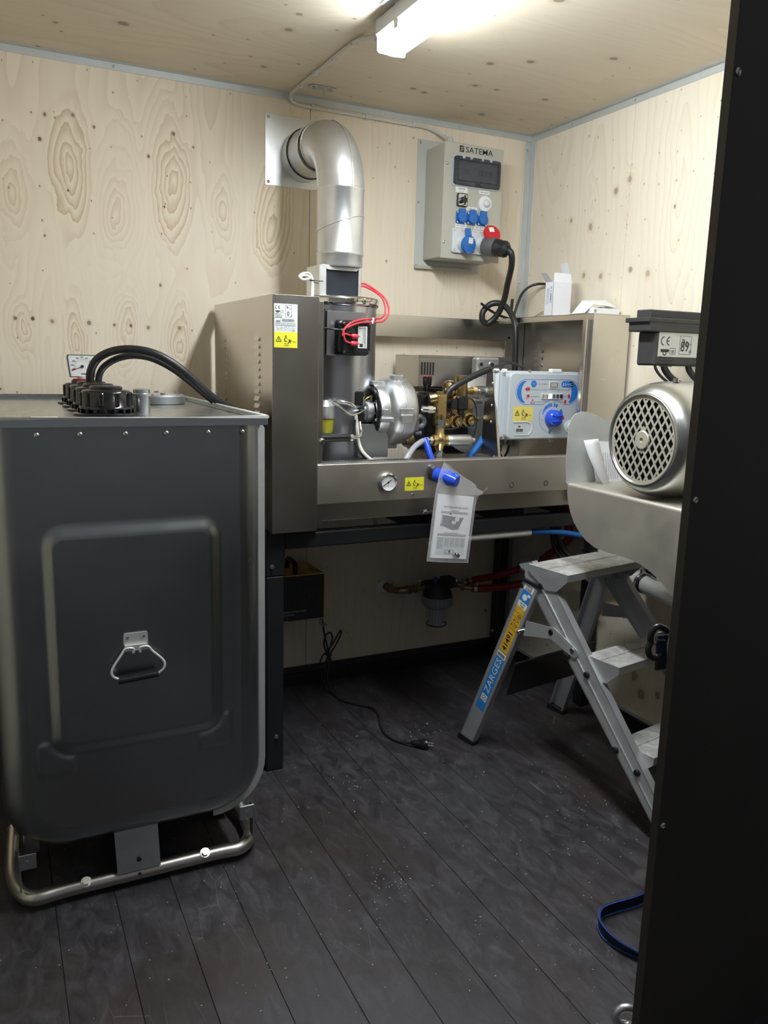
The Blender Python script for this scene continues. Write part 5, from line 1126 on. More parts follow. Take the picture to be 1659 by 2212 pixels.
# slightly turned so two faces show: built as an axis-aligned shell
for lo, hi in (((x0, y0, bxz), (x1, y0 + tt, z1)), ((x0, y1 - tt, bxz), (x1, y1, z1)), ((x0, y0, bxz), (x0 + tt, y1, z1)), ((x1 - tt, y0, bxz), (x1, y1, z1)), ((x0, y0, bxz), (x1, y1, bxz + tt))): g.box(lo, hi, 0.0003)
part('body', g, 'card', c1)
g = G(); g.add([(x0 + 0.001, y0, z1), (x1 - 0.001, y0, z1), (x1 - 0.004, y0 + 0.006, z1 + 0.034), (x0 + 0.006, y0 + 0.006, z1 + 0.034), (x0 + 0.001, y0 + 0.001, z1), (x1 - 0.001, y0 + 0.001, z1), (x1 - 0.004, y0 + 0.007, z1 + 0.034), (x0 + 0.006, y0 + 0.007, z1 + 0.034)], [(0, 1, 2, 3), (7, 6, 5, 4), (0, 3, 7, 4), (1, 5, 6, 2), (3, 2, 6, 7), (0, 4, 5, 1)]); part('front_flap', g, 'card', c1)
g = G(); g.hexa([(x0, y0 + 0.004, z1), (x0 + 0.001, y0 + 0.004, z1), (x0 + 0.001, y1 - 0.004, z1), (x0, y1 - 0.004, z1), (x0 - 0.030, y0 + 0.006, z1 + 0.030), (x0 - 0.029, y0 + 0.006, z1 + 0.030), (x0 - 0.029, y1 - 0.006, z1 + 0.032), (x0 - 0.030, y1 - 0.006, z1 + 0.032)]); part('side_flap', g, 'card', c1)
g = G(); g.hexa([(x1 - 0.001, y0 + 0.004, z1), (x1, y0 + 0.004, z1), (x1, y1 - 0.002, z1), (x1 - 0.001, y1 - 0.002, z1), (x1 - 0.018, y0 + 0.014, z1 + 0.075), (x1 - 0.017, y0 + 0.014, z1 + 0.075), (x1 - 0.017, y1 + 0.006, z1 + 0.075), (x1 - 0.018, y1 + 0.006, z1 + 0.075)]); part('side_flap', g, 'card', c1)
F = Fr((x0, y1 - 0.004, bxz), (0, -1, 0), (0, 0, 1)); g = G(); F4 = Fr(F.p(0.028, 0.045), (0, 0, -1), (0, -1, 0)); F4 = Fr(F.p(0.030, 0.108), (0, 0, -1), (0, -1, 0)); F4.text(g, 'B: x BMMO', 0.0, 0.0, 0.013, h=0.0005, bold=0.01); tiny_lines(F4, g, 0.006, -0.010, 0.060, 3, 0.005, 0.0012, 3); part('print', g, 'ink_grey', c1)
c2 = thing('flat_carton', 'small flat white carton lying on the front of right cabinet', 'carton', (-0.07, -0.58, bxz))
g = G(); g.box((-0.140, -0.635, bxz), (-0.012, -0.560, bxz + 0.024), 0.0008); part('body', g, 'card', c2)
F = Fr((-0.140, -0.6352, bxz)); g = G(); F.arc(g, 0.012, 0.013, 0.0035, 0.0055, 0, 360, 14, 0, 0.0004); F.arc(g, 0.012, 0.013, 0, 0.0018, 0, 360, 8, 0, 0.0004); part('emblem', g, 'ink_grey', c2)
g = G(); g.ball((-0.075, -0.60, bxz + 0.026), 0.007, 10, (2.0, 1, 0.6)); part('red_content', g, 'red', c2, 'bit of something red under the leaflet')
c3 = thing('folded_leaflet', 'folded white leaflet resting tilted over the flat carton', 'leaflet', (-0.12, -0.56, bxz))
g = G(); g.hexa([(-0.196, -0.62, bxz + 0.001), (-0.165, -0.62, bxz + 0.004), (-0.165, -0.55, bxz + 0.004), (-0.196, -0.55, bxz + 0.001), (-0.196, -0.62, bxz + 0.002), (-0.165, -0.62, bxz + 0.006), (-0.165, -0.55, bxz + 0.006), (-0.196, -0.55, bxz + 0.002)])
g.hexa([(-0.165, -0.62, bxz + 0.004), (-0.120, -0.62, bxz + 0.042), (-0.120, -0.55, bxz + 0.052), (-0.165, -0.55, bxz + 0.004), (-0.165, -0.62, bxz + 0.006), (-0.121, -0.62, bxz + 0.044), (-0.121, -0.55, bxz + 0.054), (-0.165, -0.55, bxz + 0.006)])
part('left_fold', g, 'paper', c3)
g = G(); g.hexa([(-0.128, -0.63, bxz + 0.036), (-0.030, -0.63, bxz + 0.030), (-0.010, -0.55, bxz + 0.060), (-0.120, -0.55, bxz + 0.053), (-0.128, -0.63, bxz + 0.038), (-0.030, -0.63, bxz + 0.032), (-0.010, -0.55, bxz + 0.062), (-0.120, -0.55, bxz + 0.055)]); part('top_fold', g, 'paper', c3)

# ================================================================ FUEL TANK
TX0, TX1, TY0, TY1, TZ0, TZ1 = -2.165, -1.530, -1.100, -0.100, 0.150, 1.196
tk = thing('fuel_tank', 'large galvanized oil tank with rounded lower corners and embossed front', 'tank', (-1.85, -0.60, 0.0))
def tprof(ins=0.0, rad=0.14, n=10):
    """front outline: square top, round bottom corners"""
    x0, x1, z0, z1 = TX0 + ins, TX1 - ins, TZ0 + ins, TZ1; r_ = rad - ins * 0.6; o = [(x1, z1), (x0, z1)]
    for k in range(n + 1): a = PI + PI / 2 * k / n; o.append((x0 + r_ + r_ * math.cos(a), z0 + r_ + r_ * math.sin(a)))
    for k in range(n + 1): a = 1.5 * PI + PI / 2 * k / n; o.append((x1 - r_ + r_ * math.cos(a), z0 + r_ + r_ * math.sin(a)))
    return o
g = G(); rings = []
FL = 0.065
for k in range(7):                    # rounded front edge
    a = PI / 2 * k / 6; rings.append((TY0 + FL * (1 - math.sin(a)), FL * (1 - math.cos(a))))
rings = rings[::-1]                   # (y, inset) from the face backwards
rings += [(TY1 - FL + FL * math.sin(PI / 2 * k / 5), FL * (1 - math.cos(PI / 2 * k / 5))) for k in range(6)]
vs = []; 
for y, ins in rings: vs += [(x, y, z) for x, z in tprof(ins)]
n = len(tprof()); fs = []
for j in range(len(rings) - 1):
    for i in range(1, n): fs.append((j * n + i, j * n + (i + 1) % n, (j + 1) * n + (i + 1) % n, (j + 1) * n + i))
g.add(vs, fs, True)
g.add(vs[-n:], [tuple(range(n))])
# front skin: grid sheet with a pressed frame groove, slight bulge
def emb(x, z):
    """depth of the pressed pattern on the front (positive = outward)"""
    d = 0.0
    cx, cz, hw, hh = -1.850, 0.688, 0.205, 0.278
    qx, qz = abs(x - cx) - (hw - 0.05), abs(z - cz) - (hh - 0.05)
    sd = math.hypot(max(qx, 0), max(qz, 0)) + min(max(qx, qz), 0) - 0.05
    t = min(1.0, max(0.0, -sd / 0.028)); d += 0.011 * (0.75 * t + 0.25 * t * t * (3 - 2 * t))
    for (lx, lz, ww, hh2, sx) in ((-2.043, 0.405, 0.042, 0.042, -1), (-1.664, 0.408, 0.042, 0.042, 1)):
        q1, q2 = abs(x - lx) - ww + 0.015, abs(z - lz) - hh2 + 0.015
        s2 = math.hypot(max(q1, 0), max(q2, 0)) + min(max(q1, q2), 0) - 0.015
        d += 0.0035 / (1 + math.exp(min(50, max(-50, s2 / 0.004 * 3)))) * (1 if (sd > 0.012) else max(0, sd / 0.012))
    return d
NX, NZ = 120, 190; ix0, ix1, iz0, iz1 = TX0 + FL, TX1 - FL, TZ0 + FL, TZ1
inner = tprof(FL); r_in = 0.14 - FL * 0.6
vs = []
for j in range(NZ + 1):
    z = iz0 + (iz1 - iz0) * j / NZ
    sh = 0.0
    if z < iz0 + r_in: sh = r_in - math.sqrt(max(0, r_in ** 2 - (iz0 + r_in - z) ** 2))
    a, b = ix0 + sh, ix1 - sh
    for i in range(NX + 1):
        x = a + (b - a) * i / NX
        bul = 0.006 * math.sin(PI * i / NX) * math.sin(PI * min(1, max(0, (z - iz0) / (iz1 - iz0))))
        edge = min(i, NX - i, j) / 6.0; e_ = min(1, edge)
        vs.append((x, TY0 - (emb(x, z) + bul) * e_, z))
g.add(vs, [(j * (NX + 1) + i, j * (NX + 1) + i + 1, (j + 1) * (NX + 1) + i + 1, (j + 1) * (NX + 1) + i) for j in range(NZ) for i in range(NX)], True)
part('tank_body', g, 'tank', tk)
# side seam flange standing off the right side
g = G(); fp_ = []
for k in range(11): a = 1.5 * PI + PI / 2 * k / 10; fp_.append((TX1 - 0.13 + 0.145 * math.cos(a), TZ0 + 0.128 + 0.145 * math.sin(a)))
fp_ += [(TX1 + 0.015, TZ1 - 0.02), (TX1 + 0.010, TZ1 - 0.012)]
inn = [(x - 0.018 * (1 if z > TZ0 + 0.13 else (x - (TX1 - 0.13)) / 0.145), z + (0 if z > TZ0 + 0.13 else 0.018 * ((TZ0 + 0.128 - z) / 0.145))) for x, z in fp_]
m = len(fp_); yy = TY0 + 0.050
g.add([(x, yy, z) for x, z in fp_] + [(x, yy, z) for x, z in inn] + [(x, yy + 0.004, z) for x, z in fp_] + [(x, yy + 0.004, z) for x, z in inn],
      [(i, i + 1, m + i + 1, m + i) for i in range(m - 1)] + [(2 * m + i, 3 * m + i, 3 * m + i + 1, 2 * m + i + 1) for i in range(m - 1)] + [(i, 2 * m + i, 2 * m + i + 1, i + 1) for i in range(m - 1)])
part('seam_flange', g, 'galv_flat', tk)
# top tray with raised rim
g = G(); rz0, rz1 = TZ1 - 0.002, TZ1 + 0.012
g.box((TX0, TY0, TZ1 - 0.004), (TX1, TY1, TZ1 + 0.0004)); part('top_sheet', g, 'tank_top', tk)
g = G(); q = 0.005
g.tube([(TX0 - q, TY0 - q, rz1), (TX1 + q, TY0 - q, rz1), (TX1 + q, TY1, rz1), (TX0 - q, TY1, rz1)], 0.0045, 8, closed=True, spline=False); part('rim_bead', g, 'galv_flat', tk); g = G()
for lo, hi in (((TX0 - q, TY0 - q - 0.001, rz0 - 0.006), (TX1 + q, TY0 - q + 0.002, rz1)), ((TX0 - q, TY1 - 0.002, rz0 - 0.006), (TX1 + q, TY1, rz1 + 0.004)), ((TX0 - q - 0.001, TY0 - q, rz0 - 0.006), (TX0 - q + 0.002, TY1, rz1)), ((TX1 + q - 0.002, TY0 - q, rz0 - 0.006), (TX1 + q + 0.001, TY1, rz1))): g.box(lo, hi, 0.0005)
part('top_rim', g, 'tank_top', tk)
for x in (-2.049, -1.960, -1.862, -1.770, -1.672, -1.588):
    g = G(); g.turn([(0.0052, 0), (0.0052, 0.003), (0.0028, 0.0045), (0.0028, 0.002), (0, 0.002)], (x, TY0 - 0.002, 1.172), (0, -1, 0), 14); part('blind_rivet', g, 'zinc', tk)
g = G(); g.box((-2.05, -0.92, TZ1 + 0.0005), (-1.99, -0.90, TZ1 + 0.0010)); part('white_sticker', g, 'white', tk, 'narrow white sticker on the top')
# carrying handle
hx, hz = -1.857, 0.683; hy = TY0 - 0.0205
g = G(); g.prism(rr(0.056, 0.030, 0.005, 3), (hx, hy + 0.004, hz + 0.002), (1, 0, 0), (0, 0, 1), (0, -0.004, 0)); g.prism(rr(0.054, 0.014, 0.003, 2), (hx, hy, hz - 0.018), (1, 0, 0), (0, 0, 1), (0, -0.008, 0))
hp_ = part('handle_plate', g, 'galv_bright', tk)
for dx in (-0.019, 0.019):
    g = G(); g.cyl((hx + dx, hy, hz + 0.007), (hx + dx, hy - 0.002, hz + 0.007), 0.003, n=8); part('rivet', g, 'zinc', hp_)
g = G(); y_ = hy - 0.008
g.tube([(hx - 0.008, y_, hz - 0.030), (hx - 0.008, y_, hz - 0.019), (hx - 0.026, y_, hz - 0.018), (hx - 0.036, y_ - 0.003, hz - 0.030), (hx - 0.058, y_ - 0.010, hz - 0.060), (hx - 0.058, y_ - 0.014, hz - 0.076), (hx - 0.042, y_ - 0.014, hz - 0.087)], 0.0032, 8)
g.tube([(hx + 0.008, y_, hz - 0.030), (hx + 0.008, y_, hz - 0.019), (hx + 0.026, y_, hz - 0.018), (hx + 0.036, y_ - 0.003, hz - 0.030), (hx + 0.060, y_ - 0.010, hz - 0.055), (hx + 0.060, y_ - 0.014, hz - 0.072), (hx + 0.046, y_ - 0.014, hz - 0.084)], 0.0032, 8)
part('handle_wire', g, 'galv_bright', tk)
g = G(); g.cyl((hx - 0.046, y_ - 0.014, hz - 0.090), (hx + 0.046, y_ - 0.014, hz - 0.085), 0.0078, n=16); part('handle_grip', g, 'plastic_black', tk)
g = G(); g.prism(rr(0.052, 0.026, 0.005, 3), (hx, hy + 0.006, hz - 0.040), (1, 0, 0), (0, 0, 1), (0, -0.002, 0)); part('stamped_plate', g, 'tank', hp_)
# skid frame: bent tube hoop, centre plate, bolts, corner tabs
g = G(); zz = 0.030; ry = TY0 + 0.035
pts = [(TX0 + 0.02, -0.80, 0.075), (TX0 + 0.012, -0.88, 0.045), (TX0 + 0.010, -0.95, zz), (TX0 + 0.022, -1.02, zz), (TX0 + 0.055, ry, zz), (TX0 + 0.13, ry + 0.002, zz), (-1.85, ry + 0.002, zz), (TX1 - 0.13, ry + 0.002, zz), (TX1 - 0.060, ry, zz), (TX1 - 0.022, -1.02, zz), (TX1 - 0.010, -0.95, zz), (TX1 - 0.012, -0.88, 0.045), (TX1 - 0.02, -0.80, 0.075)]
g.tube(pts, 0.0185, 18, sub=8); part('skid_tube', g, 'steel_dull', tk)
g = G(); pts2 = [(x, -1.2 - y - 0.0, z) for x, y, z in pts]; g.tube([(x, TY1 + TY0 - y, z) for x, y, z in pts], 0.0185, 14, sub=6); part('skid_tube', g, 'steel_dull', tk)
g = G(); g.hexa([(-1.915, ry - 0.017, 0.048), (-1.808, ry - 0.017, 0.048), (-1.808, ry - 0.013, 0.048), (-1.915, ry - 0.013, 0.048), (-1.918, ry + 0.002, 0.175), (-1.810, ry + 0.002, 0.175), (-1.810, ry + 0.006, 0.175), (-1.918, ry + 0.006, 0.175)]); cp_ = part('centre_plate', g, 'galv', tk)
g = G(); g.cyl((-1.861, ry - 0.016, 0.077), (-1.861, ry - 0.0172, 0.0768), 0.006, n=14); g.cyl((-1.861, ry - 0.0185, 0.038), (-1.861, ry - 0.0190, 0.038), 0.004, n=12); part('hole', g, 'ink', cp_)
for x in (-1.990, -1.690): bolt(tk, (x, ry - 0.009, 0.046), (0, -0.62, 0.78), 0.0095, 'zinc', L=0.009)
for x, s_ in ((TX0 + 0.045, -1), (TX1 - 0.045, 1)):
    g = G(); g.box((x - 0.020, ry - 0.012, 0.118), (x + 0.020, ry - 0.008, 0.158), 0.001); g.box((x + s_ * 0.018 - 0.002, ry - 0.012, 0.060), (x + s_ * 0.018 + 0.002, ry + 0.02, 0.150), 0.0006); part('corner_tab', g, 'galv', tk)
    g = G(); g.cyl((x, ry - 0.012, 0.138), (x, ry - 0.015, 0.138), 0.004, n=10); part('rivet', g, 'zinc', tk)
for x in (TX0 + 0.06, TX1 - 0.06):
    for y in (-0.85, -0.35): 
        g = G(); g.box((x - 0.02, y - 0.02, 0.03), (x + 0.02, y + 0.02, 0.20), 0.002); part('support_leg', g, 'galv', tk)

# screw caps on the tank top
def cap():
    t_ = thing('tank_cap', '', 'cap', (0, 0, 0))
    g = G(); g.turn([(0, 0), (0.082, 0), (0.082, 0.005), (0.075, 0.008), (0.060, 0.008)], (0, 0, 0), (0, 0, 1), 36)
    part('base_flange', g, 'black_lid', t_)
    g = G()
    for k in range(18): a = 2 * PI * k / 18; g.cbox((0.064 * math.cos(a), 0.064 * math.sin(a), 0.013), (0.012, 0.008, 0.010), 0.001, Matrix.Rotation(a, 3, 'Z'))
    g.turn([(0.058, 0.008), (0.058, 0.016)], (0, 0, 0), (0, 0, 1), 30); part('locking_teeth', g, 'black_lid', t_)
    g = G(); prof = [(0.066, 0.016), (0.066, 0.022), (0.0615, 0.024), (0.0605, 0.056), (0.057, 0.062), (0.045, 0.064), (0.0, 0.064)]
    g.turn(prof, (0, 0, 0), (0, 0, 1), 36, sharp=1.2); cp2 = part('cap_body', g, 'black_lid', t_)
    for k in range(10):
        a = 2 * PI * k / 10; g = G(); c_, s_ = math.cos(a), math.sin(a)
        g.cbox((0.060 * c_, 0.060 * s_, 0.040), (0.010, 0.012, 0.036), 0.003, Matrix.Rotation(a, 3, 'Z')); part('grip_rib', g, 'black_lid', cp2)
    g = G(); g.turn([(0.040, 0.064), (0.040, 0.070), (0.036, 0.073), (0, 0.073)], (0, 0, 0), (0, 0, 1), 30); part('insert_ring', g, 'plastic_black', t_)
    return t_
tc = cap(); spots = [(-1.869, -0.845), (-1.869, -0.685), (-1.869, -0.525), (-1.869, -0.365)]
labs = ['front black ribbed screw cap on the tank, nearest the viewer', 'second black screw cap from the front on the tank top', 'third black screw cap from the front on the tank top', 'rearmost black screw cap, under the level gauge']
for i, (x, y) in enumerate(spots):
    o = tc if i == 0 else copy_tree(tc)
    o.location = (x, y, TZ1 + 0.0005); o['label'] = labs[i]; o['group'] = 'black screw caps in a row on the tank'
gg = thing('level_gauge', 'white dial tank level gauge in a grey square frame', 'gauge', (-1.869, -0.365, 1.269))
g = G(); g.cyl((-1.869, -0.365, 1.268), (-1.869, -0.365, 1.280), 0.022, n=20); part('foot', g, 'ctrl_light', gg)
g = G(); g.cyl((-1.875, -0.375, 1.264), (-1.875, -0.375, 1.272), 0.030, n=24); part('red_ring', g, 'red_hose', gg, 'dark red sealing ring')
gz = 1.276; gx = -1.877; gy = -0.385
g = G(); o = [(-0.036, 0), (0.036, 0), (0.043, 0.062), (0.040, 0.068), (-0.040, 0.068), (-0.043, 0.062)]; g.prism(o, (gx, gy + 0.012, gz), (1, 0, 0), (0, 0, 1), (0, 0.018, 0)); part('gauge_body', g, 'plug_grey', gg)
g = G(); g.prism([(x * 0.91, 0.003 + z * 0.915) for x, z in o], (gx, gy + 0.0118, gz), (1, 0, 0), (0, 0, 1), (0, -0.0012, 0)); dl = part('dial', g, 'white', gg)
F = Fr((gx, gy + 0.0105, gz)); g = G(); c0 = (0.0, 0.033)
for k in range(17):
    a = math.radians(205 - k * 230 / 16); L_ = 0.0045 if k % 2 else 0.006
    F.line(g, [(c0[0] + 0.0185 * math.cos(a), c0[1] + 0.0185 * math.sin(a)), (c0[0] + (0.0185 + L_) * math.cos(a), c0[1] + (0.0185 + L_) * math.sin(a))], 0.0006, 0, 0.0005)
for k, tx in enumerate(('100', '200', '300', '400', '500', '600', '700', '800', '900')):
    a = math.radians(202 - k * 28); F.text(g, tx, c0[0] + 0.0285 * math.cos(a), c0[1] + 0.0275 * math.sin(a) - 0.0015, 0.0058, 'c', h=0.0006, bold=0.01)
F.text(g, '1000 l', 0.004, 0.008, 0.0075, 'c', h=0.0006, bold=0.02); part('scale', g, 'ink', dl)
g = G(); F.poly(g, [(-0.031, 0.018), (-0.021, 0.023), (-0.0185, 0.0285), (-0.029, 0.025)], 0, 0.0005); F.line(g, [(0.022, 0.021), (0.030, 0.021), (0.031, 0.028), (0.023, 0.029), (0.022, 0.021)], 0.0014, 0, 0.0005); part('red_zone', g, 'red_print', dl)
g = G(); F.line(g, [(-0.022, 0.0235), (0, 0.033)], 0.0014, 0.001, 0.0018); F.arc(g, 0, 0.033, 0, 0.0045, 0, 360, 14, 0.001, 0.003); part('needle', g, 'ink', dl)
fc = thing('filler_neck', 'short galvanized pipe neck with flange beside the front cap', 'pipe fitting', (-1.765, -0.80, TZ1))
g = G(); g.turn([(0.021, 0.0), (0.021, 0.045), (0.030, 0.046), (0.030, 0.051), (0.022, 0.053), (0.022, 0.062), (0.017, 0.064), (0, 0.060)], (-1.772, -0.79, TZ1 + 0.0005), (0, 0, 1), 28); part('neck', g, 'galv', fc)
hh = thing('manhole_cover', 'flat round galvanized cover at the rear of tank top', 'cover', (-1.65, -0.33, TZ1))
g = G(); g.turn([(0.085, 0), (0.090, 0.002), (0.090, 0.024), (0.084, 0.030), (0, 0.033)], (-1.655, -0.36, TZ1 + 0.0005), (0, 0, 1), 40); part('cover', g, 'galv', hh)
for a in (0.3, 1.4, 2.5, 3.6, 4.8, 5.8):
    g = G(); g.hexn((-1.655 + 0.07 * math.cos(a), -0.36 + 0.07 * math.sin(a), TZ1 + 0.028), (-1.655 + 0.07 * math.cos(a), -0.36 + 0.07 * math.sin(a), TZ1 + 0.037), 0.008); part('bolt', g, 'zinc', hh)
# hoses from the caps
hA = thing('fuel_line', 'upper thick black hose arching from tank caps to the washer', 'hose', (-1.85, -0.6, 1.25)); part('hose', G().tube([(-1.873, -0.525, 1.262), (-1.870, -0.535, 1.300), (-1.850, -0.55, 1.336), (-1.810, -0.57, 1.358), (-1.760, -0.59, 1.364), (-1.705, -0.61, 1.354), (-1.650, -0.62, 1.325), (-1.600, -0.62, 1.285), (-1.555, -0.61, 1.245), (-1.51, -0.60, 1.212), (-1.465, -0.58, 1.19), (-1.43, -0.55, 1.17), (-1.405, -0.50, 1.12), (-1.40, -0.45, 1.00), (-1.405, -0.42, 0.85)], 0.0115, 14, sub=8), 'rubber', hA)
hB = thing('fuel_line', 'lower thin black hose arching beneath the thick one', 'hose', (-1.85, -0.55, 1.25)); part('hose', G().tube([(-1.850, -0.530, 1.262), (-1.846, -0.53, 1.290), (-1.830, -0.535, 1.315), (-1.795, -0.545, 1.337), (-1.750, -0.555, 1.346), (-1.700, -0.565, 1.338), (-1.645, -0.575, 1.310), (-1.595, -0.575, 1.272), (-1.55, -0.57, 1.235), (-1.505, -0.56, 1.203), (-1.465, -0.54, 1.18), (-1.45, -0.51, 1.15), (-1.445, -0.46, 1.10), (-1.445, -0.42, 0.98)], 0.0095, 14, sub=8), 'rubber', hB)

# ================================================================ STEP LADDER (local frame: x = width, y = -forward, z = up)
LD = thing('step_ladder', 'folding aluminium step ladder with three treads and a long blue sticker', 'step ladder', (-0.654, -0.759, 0.0), math.radians(10))
def lp(nm, g, m, parent=None, lab=None): return part(nm, g, m, parent or LD, lab, local=True)
WL = 0.50
def Lc(a, b, z, side): return (a if side == 0 else WL - a, -b, z)
for side in (0, 1):
    sg = 1 if side == 0 else -1
    # rear leg: web on the outside, flanges inwards
    A = lambda z: 0.002 + 0.088 * z
    q = [(-0.070, 0.0), (0.0, 0.0), (0.223, 0.637), (0.150, 0.648)]
    g = G(); w_ = 0.022
    def slab(g, quad, da0, da1, af):
        lo = [Lc(af(z) + da0, b, z, side) for b, z in quad]; hi = [Lc(af(z) + da1, b, z, side) for b, z in quad]; g.hexa(lo + hi)
    slab(g, q, 0.0, 0.003, A)
    slab(g, [(-0.003, 0.008), (0.0, 0.0), (0.223, 0.637), (0.220, 0.638)], 0.0, w_, A)
    slab(g, [(-0.070, 0.0), (-0.067, 0.0), (0.153, 0.648), (0.150, 0.648)], 0.0, w_, A)
    rl_ = lp('rear_leg', g, 'alu')
    g = G(); slab(g, [(-0.076, -0.0), (0.004, -0.0), (0.010, 0.014), (-0.070, 0.022)], -0.003, w_ + 0.004, lambda z: 0.002); lp('rubber_foot', g, 'rubber', rl_)
    g = G(); slab(g, [(0.145, 0.640), (0.226, 0.632), (0.228, 0.639), (0.147, 0.652)], -0.004, w_ + 0.004, A); lp('black_cap', g, 'plastic_black', rl_)
    # front rail
    B = lambda z: 0.022 + 0.068 * z
    g = G()
    q = [(0.744, 0.056), (0.800, 0.000), (0.820, 0.040), (0.262, 0.660), (0.205, 0.640), (0.185, 0.620)]
    q = [(0.730, 0.070), (0.800, 0.0), (0.860, 0.0), (0.2530, 0.668), (0.196, 0.606)]
    q = [(0.800, 0.000), (0.868, 0.000), (0.256, 0.668), (0.196, 0.606)]
    slab(g, q, 0.0, 0.003, B)
    slab(g, [(0.864, 0.0), (0.869, 0.0), (0.257, 0.669), (0.252, 0.666)], 0.0, 0.026, B)
    slab(g, [(0.800, 0.0), (0.804, 0.0), (0.200, 0.608), (0.196, 0.604)], 0.0, 0.026, B)
    slab(g, [(0.830, 0.0), (0.834, 0.0), (0.226, 0.639), (0.222, 0.635)], -0.0025, 0.001, B)
    fr_ = lp('front_rail', g, 'alu')
    g = G(); slab(g, [(0.795, 0.0), (0.873, 0.0), (0.855, 0.020), (0.780, 0.022)], -0.003, 0.029, lambda z: 0.022); lp('rubber_foot', g, 'rubber', fr_)
    g = G(); slab(g, [(0.210, 0.660), (0.285, 0.664), (0.284, 0.672), (0.205, 0.670)], -0.002, 0.028, B); lp('black_cap', g, 'plastic_black', fr_)
    # top rail stub carrying the platform
    g = G(); slab(g, [(0.115, 0.690), (0.168, 0.712), (0.250, 0.620), (0.195, 0.605)], 0.0, 0.003, B); slab(g, [(0.163, 0.712), (0.170, 0.712), (0.254, 0.620), (0.248, 0.618)], 0.0, 0.026, B); lp('top_bracket', g, 'alu')
    g = G(); slab(g, [(0.105, 0.690), (0.172, 0.712), (0.170, 0.720), (0.103, 0.697)], -0.002, 0.034, B); lp('black_cap', g, 'plastic_black')
    # folding hinge bar
    g = G(); slab(g, [(0.176, 0.458), (0.290, 0.482), (0.300, 0.520), (0.180, 0.511)], -0.006, -0.003, B); slab(g, [(0.288, 0.484), (0.385, 0.452), (0.400, 0.480), (0.300, 0.522)], -0.006, -0.003, B); g.cyl(Lc(B(0.466) - 0.006, 0.392, 0.466, side), Lc(B(0.466) - 0.003, 0.392, 0.466, side), 0.016, n=16); lp('hinge_bar', g, 'alu')
    for b, z, m_ in ((0.136, 0.670, 'plastic_black'), (0.224, 0.640, 'plastic_black'), (0.145, 0.622, 'plastic_black'), (0.290, 0.503, 'plastic_black'), (0.385, 0.472, 'zinc'), (0.365, 0.446, 'plastic_black'), (0.448, 0.413, 'plastic_black'), (0.586, 0.225, 'plastic_black'), (0.668, 0.190, 'plastic_black')):
        g = G(); g.turn([(0.0105, -0.002), (0.0105, 0.006), (0.007, 0.009), (0, 0.009)], Lc(B(z), b, z, side), (-sg, 0, 0), 16); lp('rivet_cap', g, m_, None)
# treads
def tread(b0, b1, z, nm, lab=None):
    g = G(); a0, a1 = 0.064, WL - 0.064; w1 = (b1 - b0) * 0.44
    g.box((a0, -(b0 + w1), z - 0.006), (a1, -b0, z), 0.0015); g.box((a0, -b1, z - 0.006), (a1, -(b0 + w1 + 0.026), z), 0.0015)
    g.box((a0, -(b0 + w1 + 0.026), z - 0.008), (a1, -(b0 + w1), z - 0.0025), 0.0005)
    tr_ = lp(nm, g, 'tread', None, lab)
    g = G(); g.box((a0, -b1, z - 0.024), (a1, -b1 + 0.003, z - 0.0005), 0.0008); g.box((a0, -b0 - 0.003, z - 0.024), (a1, -b0, z - 0.0005), 0.0008); lp('front_lip', g, 'alu', tr_)
    for a in (0.060, WL - 0.063):
        g = G(); g.prism([(-b0, 0), (-b1, 0), (-b1, -0.022), (-(b1 - 0.042), -0.064), (-(b1 - 0.088), -0.070), (-b0, -0.02)], (a, 0, z), (0, 1, 0), (0, 0, 1), (0.003, 0, 0)); lp('side_bracket', g, 'alu', tr_)
    return tr_
tread(0.165, 0.336, 0.702, 'platform', 'wide scuffed top platform'); tread(0.425, 0.556, 0.470, 'tread'); tread(0.565, 0.700, 0.242, 'tread')
# cross brace between the rear legs
g = G(); g.hexa([(0.040, -0.118, 0.225), (WL - 0.040, -0.118, 0.225), (WL - 0.040, -0.121, 0.225), (0.040, -0.121, 0.225), (0.045, -0.146, 0.352), (WL - 0.045, -0.146, 0.352), (WL - 0.045, -0.150, 0.352), (0.045, -0.150, 0.352)])
g.box((0.045, -0.156, 0.350), (WL - 0.045, -0.146, 0.353), 0.0005)
lp('cross_brace', g, 'steel_dark', None, 'wide plain metal sheet brace')
g = G(); g.tube([Lc(0.060, 0.175, 0.478, 0), Lc(0.035, 0.160, 0.470, 0), Lc(0.030, 0.175, 0.468, 0)], 0.004, 8); lp('hook_pin', g, 'zinc')
# stickers on the outer side of the left rear leg
def legpt(s, t_):  # s along the leg 0..1, t across 0..1 (rear -> front)
    b = (-0.070 + 0.220 * s) * (1 - t_) + (0.223 * s) * t_; z = (0.648 * s) * (1 - t_) + 0.637 * s * t_; return V((0.002 + 0.088 * z, -b, z))
def legF(s, t_):
    o = legpt(s, t_); r_ = (legpt(s, 1) - legpt(s, 0)).normalized(); u_ = (legpt(1, t_) - legpt(0, t_)).normalized(); r_ = (r_ - u_ * r_.dot(u_)).normalized(); return Fr(o, r_, u_)
def strip(nm, s0, s1, t0, t1, m, lab=None):
    f = legF(s0, t0); L_ = (legpt(s1, t0) - legpt(s0, t0)).length; W2 = (legpt(s0, t1) - legpt(s0, t0)).length
    g = G(); f.rect(g, 0, 0, W2, L_, 0, 0.0006); return lp(nm, g, m, None, lab), f, W2, L_
def vtext(f, g, txt, a, b, size, **k):   # text running up the leg
    f2 = Fr(f.p(a, b), f.u, -f.r); f2.text(g, txt, 0, 0, size, **k)
s1_, f, W2, L_ = strip('blue_sticker', 0.235, 0.560, 0.22, 0.80, 'light_blue', 'long blue maker sticker with white lettering')
